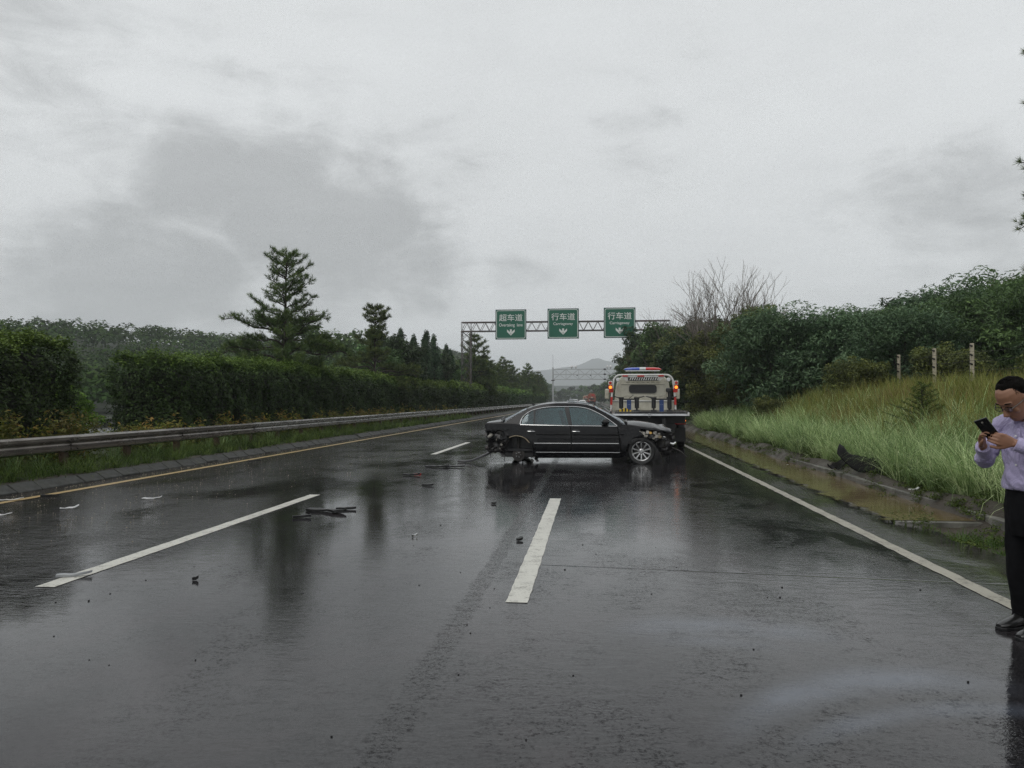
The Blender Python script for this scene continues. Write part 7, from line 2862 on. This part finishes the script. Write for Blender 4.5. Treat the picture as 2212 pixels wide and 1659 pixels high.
def jag(w, d, n, seed):
    r = random.Random(seed)
    top = [(-w / 2 + w * i / n, d / 2 * r.uniform(.25, 1.0)) for i in range(n + 1)]
    bot = [(w / 2 - w * i / n, -d / 2 * r.uniform(.2, 1.0)) for i in range(n + 1)]
    return top + bot


def gpt(u, v, z=0.0):
    """ground point under a pixel of the 2212-wide photo (used to read positions only)"""
    d = view_dir(u, v)
    s = (z - CAM_H) / d.z
    return (d.x * s, d.y * s)


def strip(name, label, pts, wid, hgt, mat, cat='bumper piece'):
    m = MB()
    n = len(pts)
    vs = []
    prof = [(-.5, 0), (-.42, .8), (-.1, 1.0), (.3, .85), (.5, .35), (.42, .22), (.1, .75), (-.25, .62), (-.36, 0)]
    for i, p in enumerate(pts):
        a = Vector(pts[max(0, i - 1)])
        b = Vector(pts[min(n - 1, i + 1)])
        d = (b - a)
        d.z = 0
        d.normalize()
        s = Vector((-d.y, d.x, 0))
        w = wid * (1 - .35 * abs(i / (n - 1) - .45))
        for q, h_ in prof:
            vs.append(Vector(p) + s * q * w + Vector((0, 0, h_ * hgt)))
    k = len(prof)
    fs = []
    for i in range(n - 1):
        for j in range(k):
            j2 = (j + 1) % k
            fs.append((i * k + j, i * k + j2, (i + 1) * k + j2, (i + 1) * k + j))
    fs += [tuple(range(k))[::-1], tuple((n - 1) * k + j for j in range(k))]
    m.add(vs, fs)
    o = m.build(name, mat, None, bevel=.004)
    return tag(o, label, cat)


pts = [(-3.10, 18.15, .01), (-2.95, 18.13, .0), (-2.78, 18.18, .03), (-2.62, 18.25, .09), (-2.45, 18.35, .17), (-2.36, 18.42, .22)]
strip('bumper_strip', 'curved black bumper strip trailing on the road from the torn rear of the wreck', pts, .16, .05, M['trim'])
M['debris_black'] = pbr('debris_black', (.006, .006, .006), .4, var=.4, vscale=9)
big = [(705, 1106, .60, .18, -.35, 'long torn black plastic piece lying beyond the left lane dash'), (748, 1101, .26, .12, .2, 'smaller black fragment just right of the long torn piece'), (652, 1119, .22, .06, .5, 'thin black fragment left of the long torn piece'),
       (944, 1010, .50, .16, -.1, 'left one of two black plastic pieces on the road before the wreck'), (975, 1010, .58, .15, .12, 'right one of two black plastic pieces on the road before the wreck'), (889, 1028, .34, .07, -.15, 'thin dark sliver with a red bit beside it'),
       (1067, 1089, .07, .06, .3, 'small black lump on the road below the rear of the wreck'), (1122, 1168, .065, .06, 1.2, 'small black lump beside the top of the near dash'), (422, 1254, .045, .045, .3, 'small black lump in the left part of the middle lane'),
       (896, 1160, .06, .045, .6, 'small shiny broken fitting in the middle lane'), (924, 1050, .20, .05, 0, 'little dark splinter right of the red-tipped sliver'), (1660, 870 + 350, .05, .05, 0, ''), (550, 997, .30, .07, .3, 'dark torn scrap on the yellow line side of the overtaking lane'),
       (110, 1073, .26, .14, .2, 'black scrap by the yellow line, near the left edge'), (327, 1066, .24, .14, .2, '')]
for i, (u, v, w, d, rz, lb) in enumerate(big):
    if not lb:
        continue
    x, y = gpt(u, v)
    shard_thing('plastic_fragment', lb, (x, y, .004), rz, jag(w, d, 5 if w > .3 else 3, i + 3), .028 if w > .15 else .024, M['debris_black'] if i != 9 else M['chrome'], 'broken car parts on the road', curl=.02 if w > .3 else .01)
whites = [(10, 1082, .62, .16, .2, 'white plastic panel lying across the yellow line at the left edge'), (328, 1078, .36, .05, .35, 'thin white strip lying in the overtaking lane'), (150, 1099, .30, .10, .6, 'crumpled white scrap in the overtaking lane near the left edge'),
          (8, 1114, .25, .05, .2, 'small white strip at the left edge, nearer than the white panel')]
for i, (u, v, w, d, rz, lb) in enumerate(whites):
    x, y = gpt(u, v)
    shard_thing('white_fragment', lb, (x, y, .004), rz, jag(w * .75, d * .8, 4, i + 40), .012, M['cam_white'], 'white scraps on the road', curl=.03)
x, y = gpt(160, 1246)
shard_thing('tape_scrap', 'pale flat scrap lying on the near end of the left lane dash', (x, y, .006), .45, jag(.26, .07, 3, 77), .018, M['bed_edge'], None, curl=.02)
x, y = gpt(917, 1043)
shard_thing('red_fragment', 'tiny red lamp fragment beside the thin dark sliver', (gpt(902, 1025)[0], gpt(902, 1025)[1], .004), .2, jag(.14, .05, 3, 78), .015, M['red_tape'], None)
x, y = gpt(2245 - 1190, 1000)
# small crumbs too many to tell apart
def crumbs():
    r = random.Random(55)
    dark, pale = MB(), MB()
    for k in range(110):
        x = r.gauss(-3.0, 1.9)
        y = 3.2 + 15 * r.random() ** 1.2
        if x < -8 or x > 2.5:
            continue
        s = r.uniform(.003, .008) * (1.5 if r.random() < .1 else 1)
        dark.box((x, y, s * .4), (s * 1.3, s, s * .8), Matrix.Rotation(r.uniform(0, 3), 3, 'Z'))
    for k in range(30):
        x = r.uniform(-1, 3.2)
        y = r.uniform(2.8, 9)
        s = r.uniform(.004, .010)
        dark.box((x, y, s * .4), (s * 1.3, s, s), Matrix.Rotation(r.uniform(0, 3), 3, 'Z'))
    for k in range(420):
        y = 7.4 + 13 * r.random() ** 1.3
        x = -8.15 + abs(r.gauss(0, 1.5))
        if x > -4.6:
            continue
        s = r.uniform(.006, .016)
        pale.lathe([(0, 0), (s * .6, s * .1), (s * .5, s * .5), (0, s * .7)], (x, y, 0), 'z', 5)
    for k in range(900):
        y = 6 + 34 * r.random() ** 1.2
        x = -8.62 + r.gauss(0, .17)
        s = r.uniform(.006, .022)
        pale.lathe([(0, 0), (s * .6, s * .1), (0, s * .6)], (x, y, 0), 'z', 4)
    o = dark.build('dark_crumbs', M['debris_black'])
    tag(o, 'tiny dark crumbs of plastic and glass scattered over the lanes', kind='stuff')
    o = pale.build('gravel', pbr('beige_gravel', (.22, .19, .14), .6, var=.5, vscale=3))
    tag(o, 'beige gravel and glass grains washed along the median side', kind='stuff')


crumbs()

# torn black panels on the right bank
M['panel_black'] = pbr('black_bumper_skin', (.004, .004, .004), .6, var=.3, spec=.15)


def curved_panel(name, label, loc, rz, L_, Hh, bow, seed, tilt=0.0):
    r = random.Random(seed)
    n, m_ = 18, 6
    V, F = [], []
    for i in range(n + 1):
        s = i / n
        up = Hh * (.35 + .75 * math.sin(math.pi * min(1, .12 + s * .95)) ** .8) * (1 - .55 * s ** 3) + r.uniform(-.03, .03)
        for j in range(m_ + 1):
            t = j / m_
            x = (s - .5) * L_
            y = bow * (s - .5) ** 2 * 4 + .16 * t ** 2
            z = .42 * max(0, .28 - s) ** 1.4 * 4.2 + up * t
            V.append((x, y, z))
    q = m_ + 1
    for i in range(n):
        for j in range(m_):
            F.append((i * q + j, (i + 1) * q + j, (i + 1) * q + j + 1, i * q + j + 1))
    me = bpy.data.meshes.new(name)
    me.from_pydata(V, [], F)
    me.polygons.foreach_set('use_smooth', [True] * len(F))
    o = link_mesh(name, me, M['panel_black'])
    s_ = o.modifiers.new('thickness', 'SOLIDIFY')
    s_.thickness = .012
    o.location = loc
    o.rotation_euler = (tilt, 0, rz)
    return tag(o, label, 'car part')


curved_panel('torn_bumper', 'large torn black bumper skin lying against the silver grass on the right bank', (4.98, 14.55, .16), R(-28), 1.28, .30, -.12, 2, R(-18))
shard_thing('plastic_fragment', 'small black plastic piece behind the left end of the large bumper skin', (4.62, 15.7, .16), .6, jag(.42, .22, 4, 90), .02, M['panel_black'], None, curl=.12, tilt=(R(35), 0))
x, y = gpt(1790, 1008)
for (u, v, w, lb) in ((1694, 1004, .20, 'small white scrap at the water edge of the gutter'), (1975, 1078, .16, 'small white wrapper on the mud bank left of the man')):
    x, y = gpt(u, v)
    shard_thing('litter', lb, (x, y, gz(x, y) + .01 if x > 3.9 else .01), .4, jag(w, .08, 3, int(u)), .015, M['cam_white'], None, curl=.02)


# ------------------------------------------------------------------ the humid air
t = NT('humid_air')
vol = t.n('ShaderNodeVolumePrincipled')
vol.inputs['Color'].default_value = (.93, .965, 1.0, 1)
vol.inputs['Density'].default_value = 0.00040
vol.inputs['Anisotropy'].default_value = 0.0
t.l(vol.outputs[0], t.out.inputs['Volume'])
hz = MB().box((0, 1900, 104), (5900, 4300, 212)).build('haze', t.m)
tag(hz, 'thin wet haze in the air over the whole road', kind='stuff')
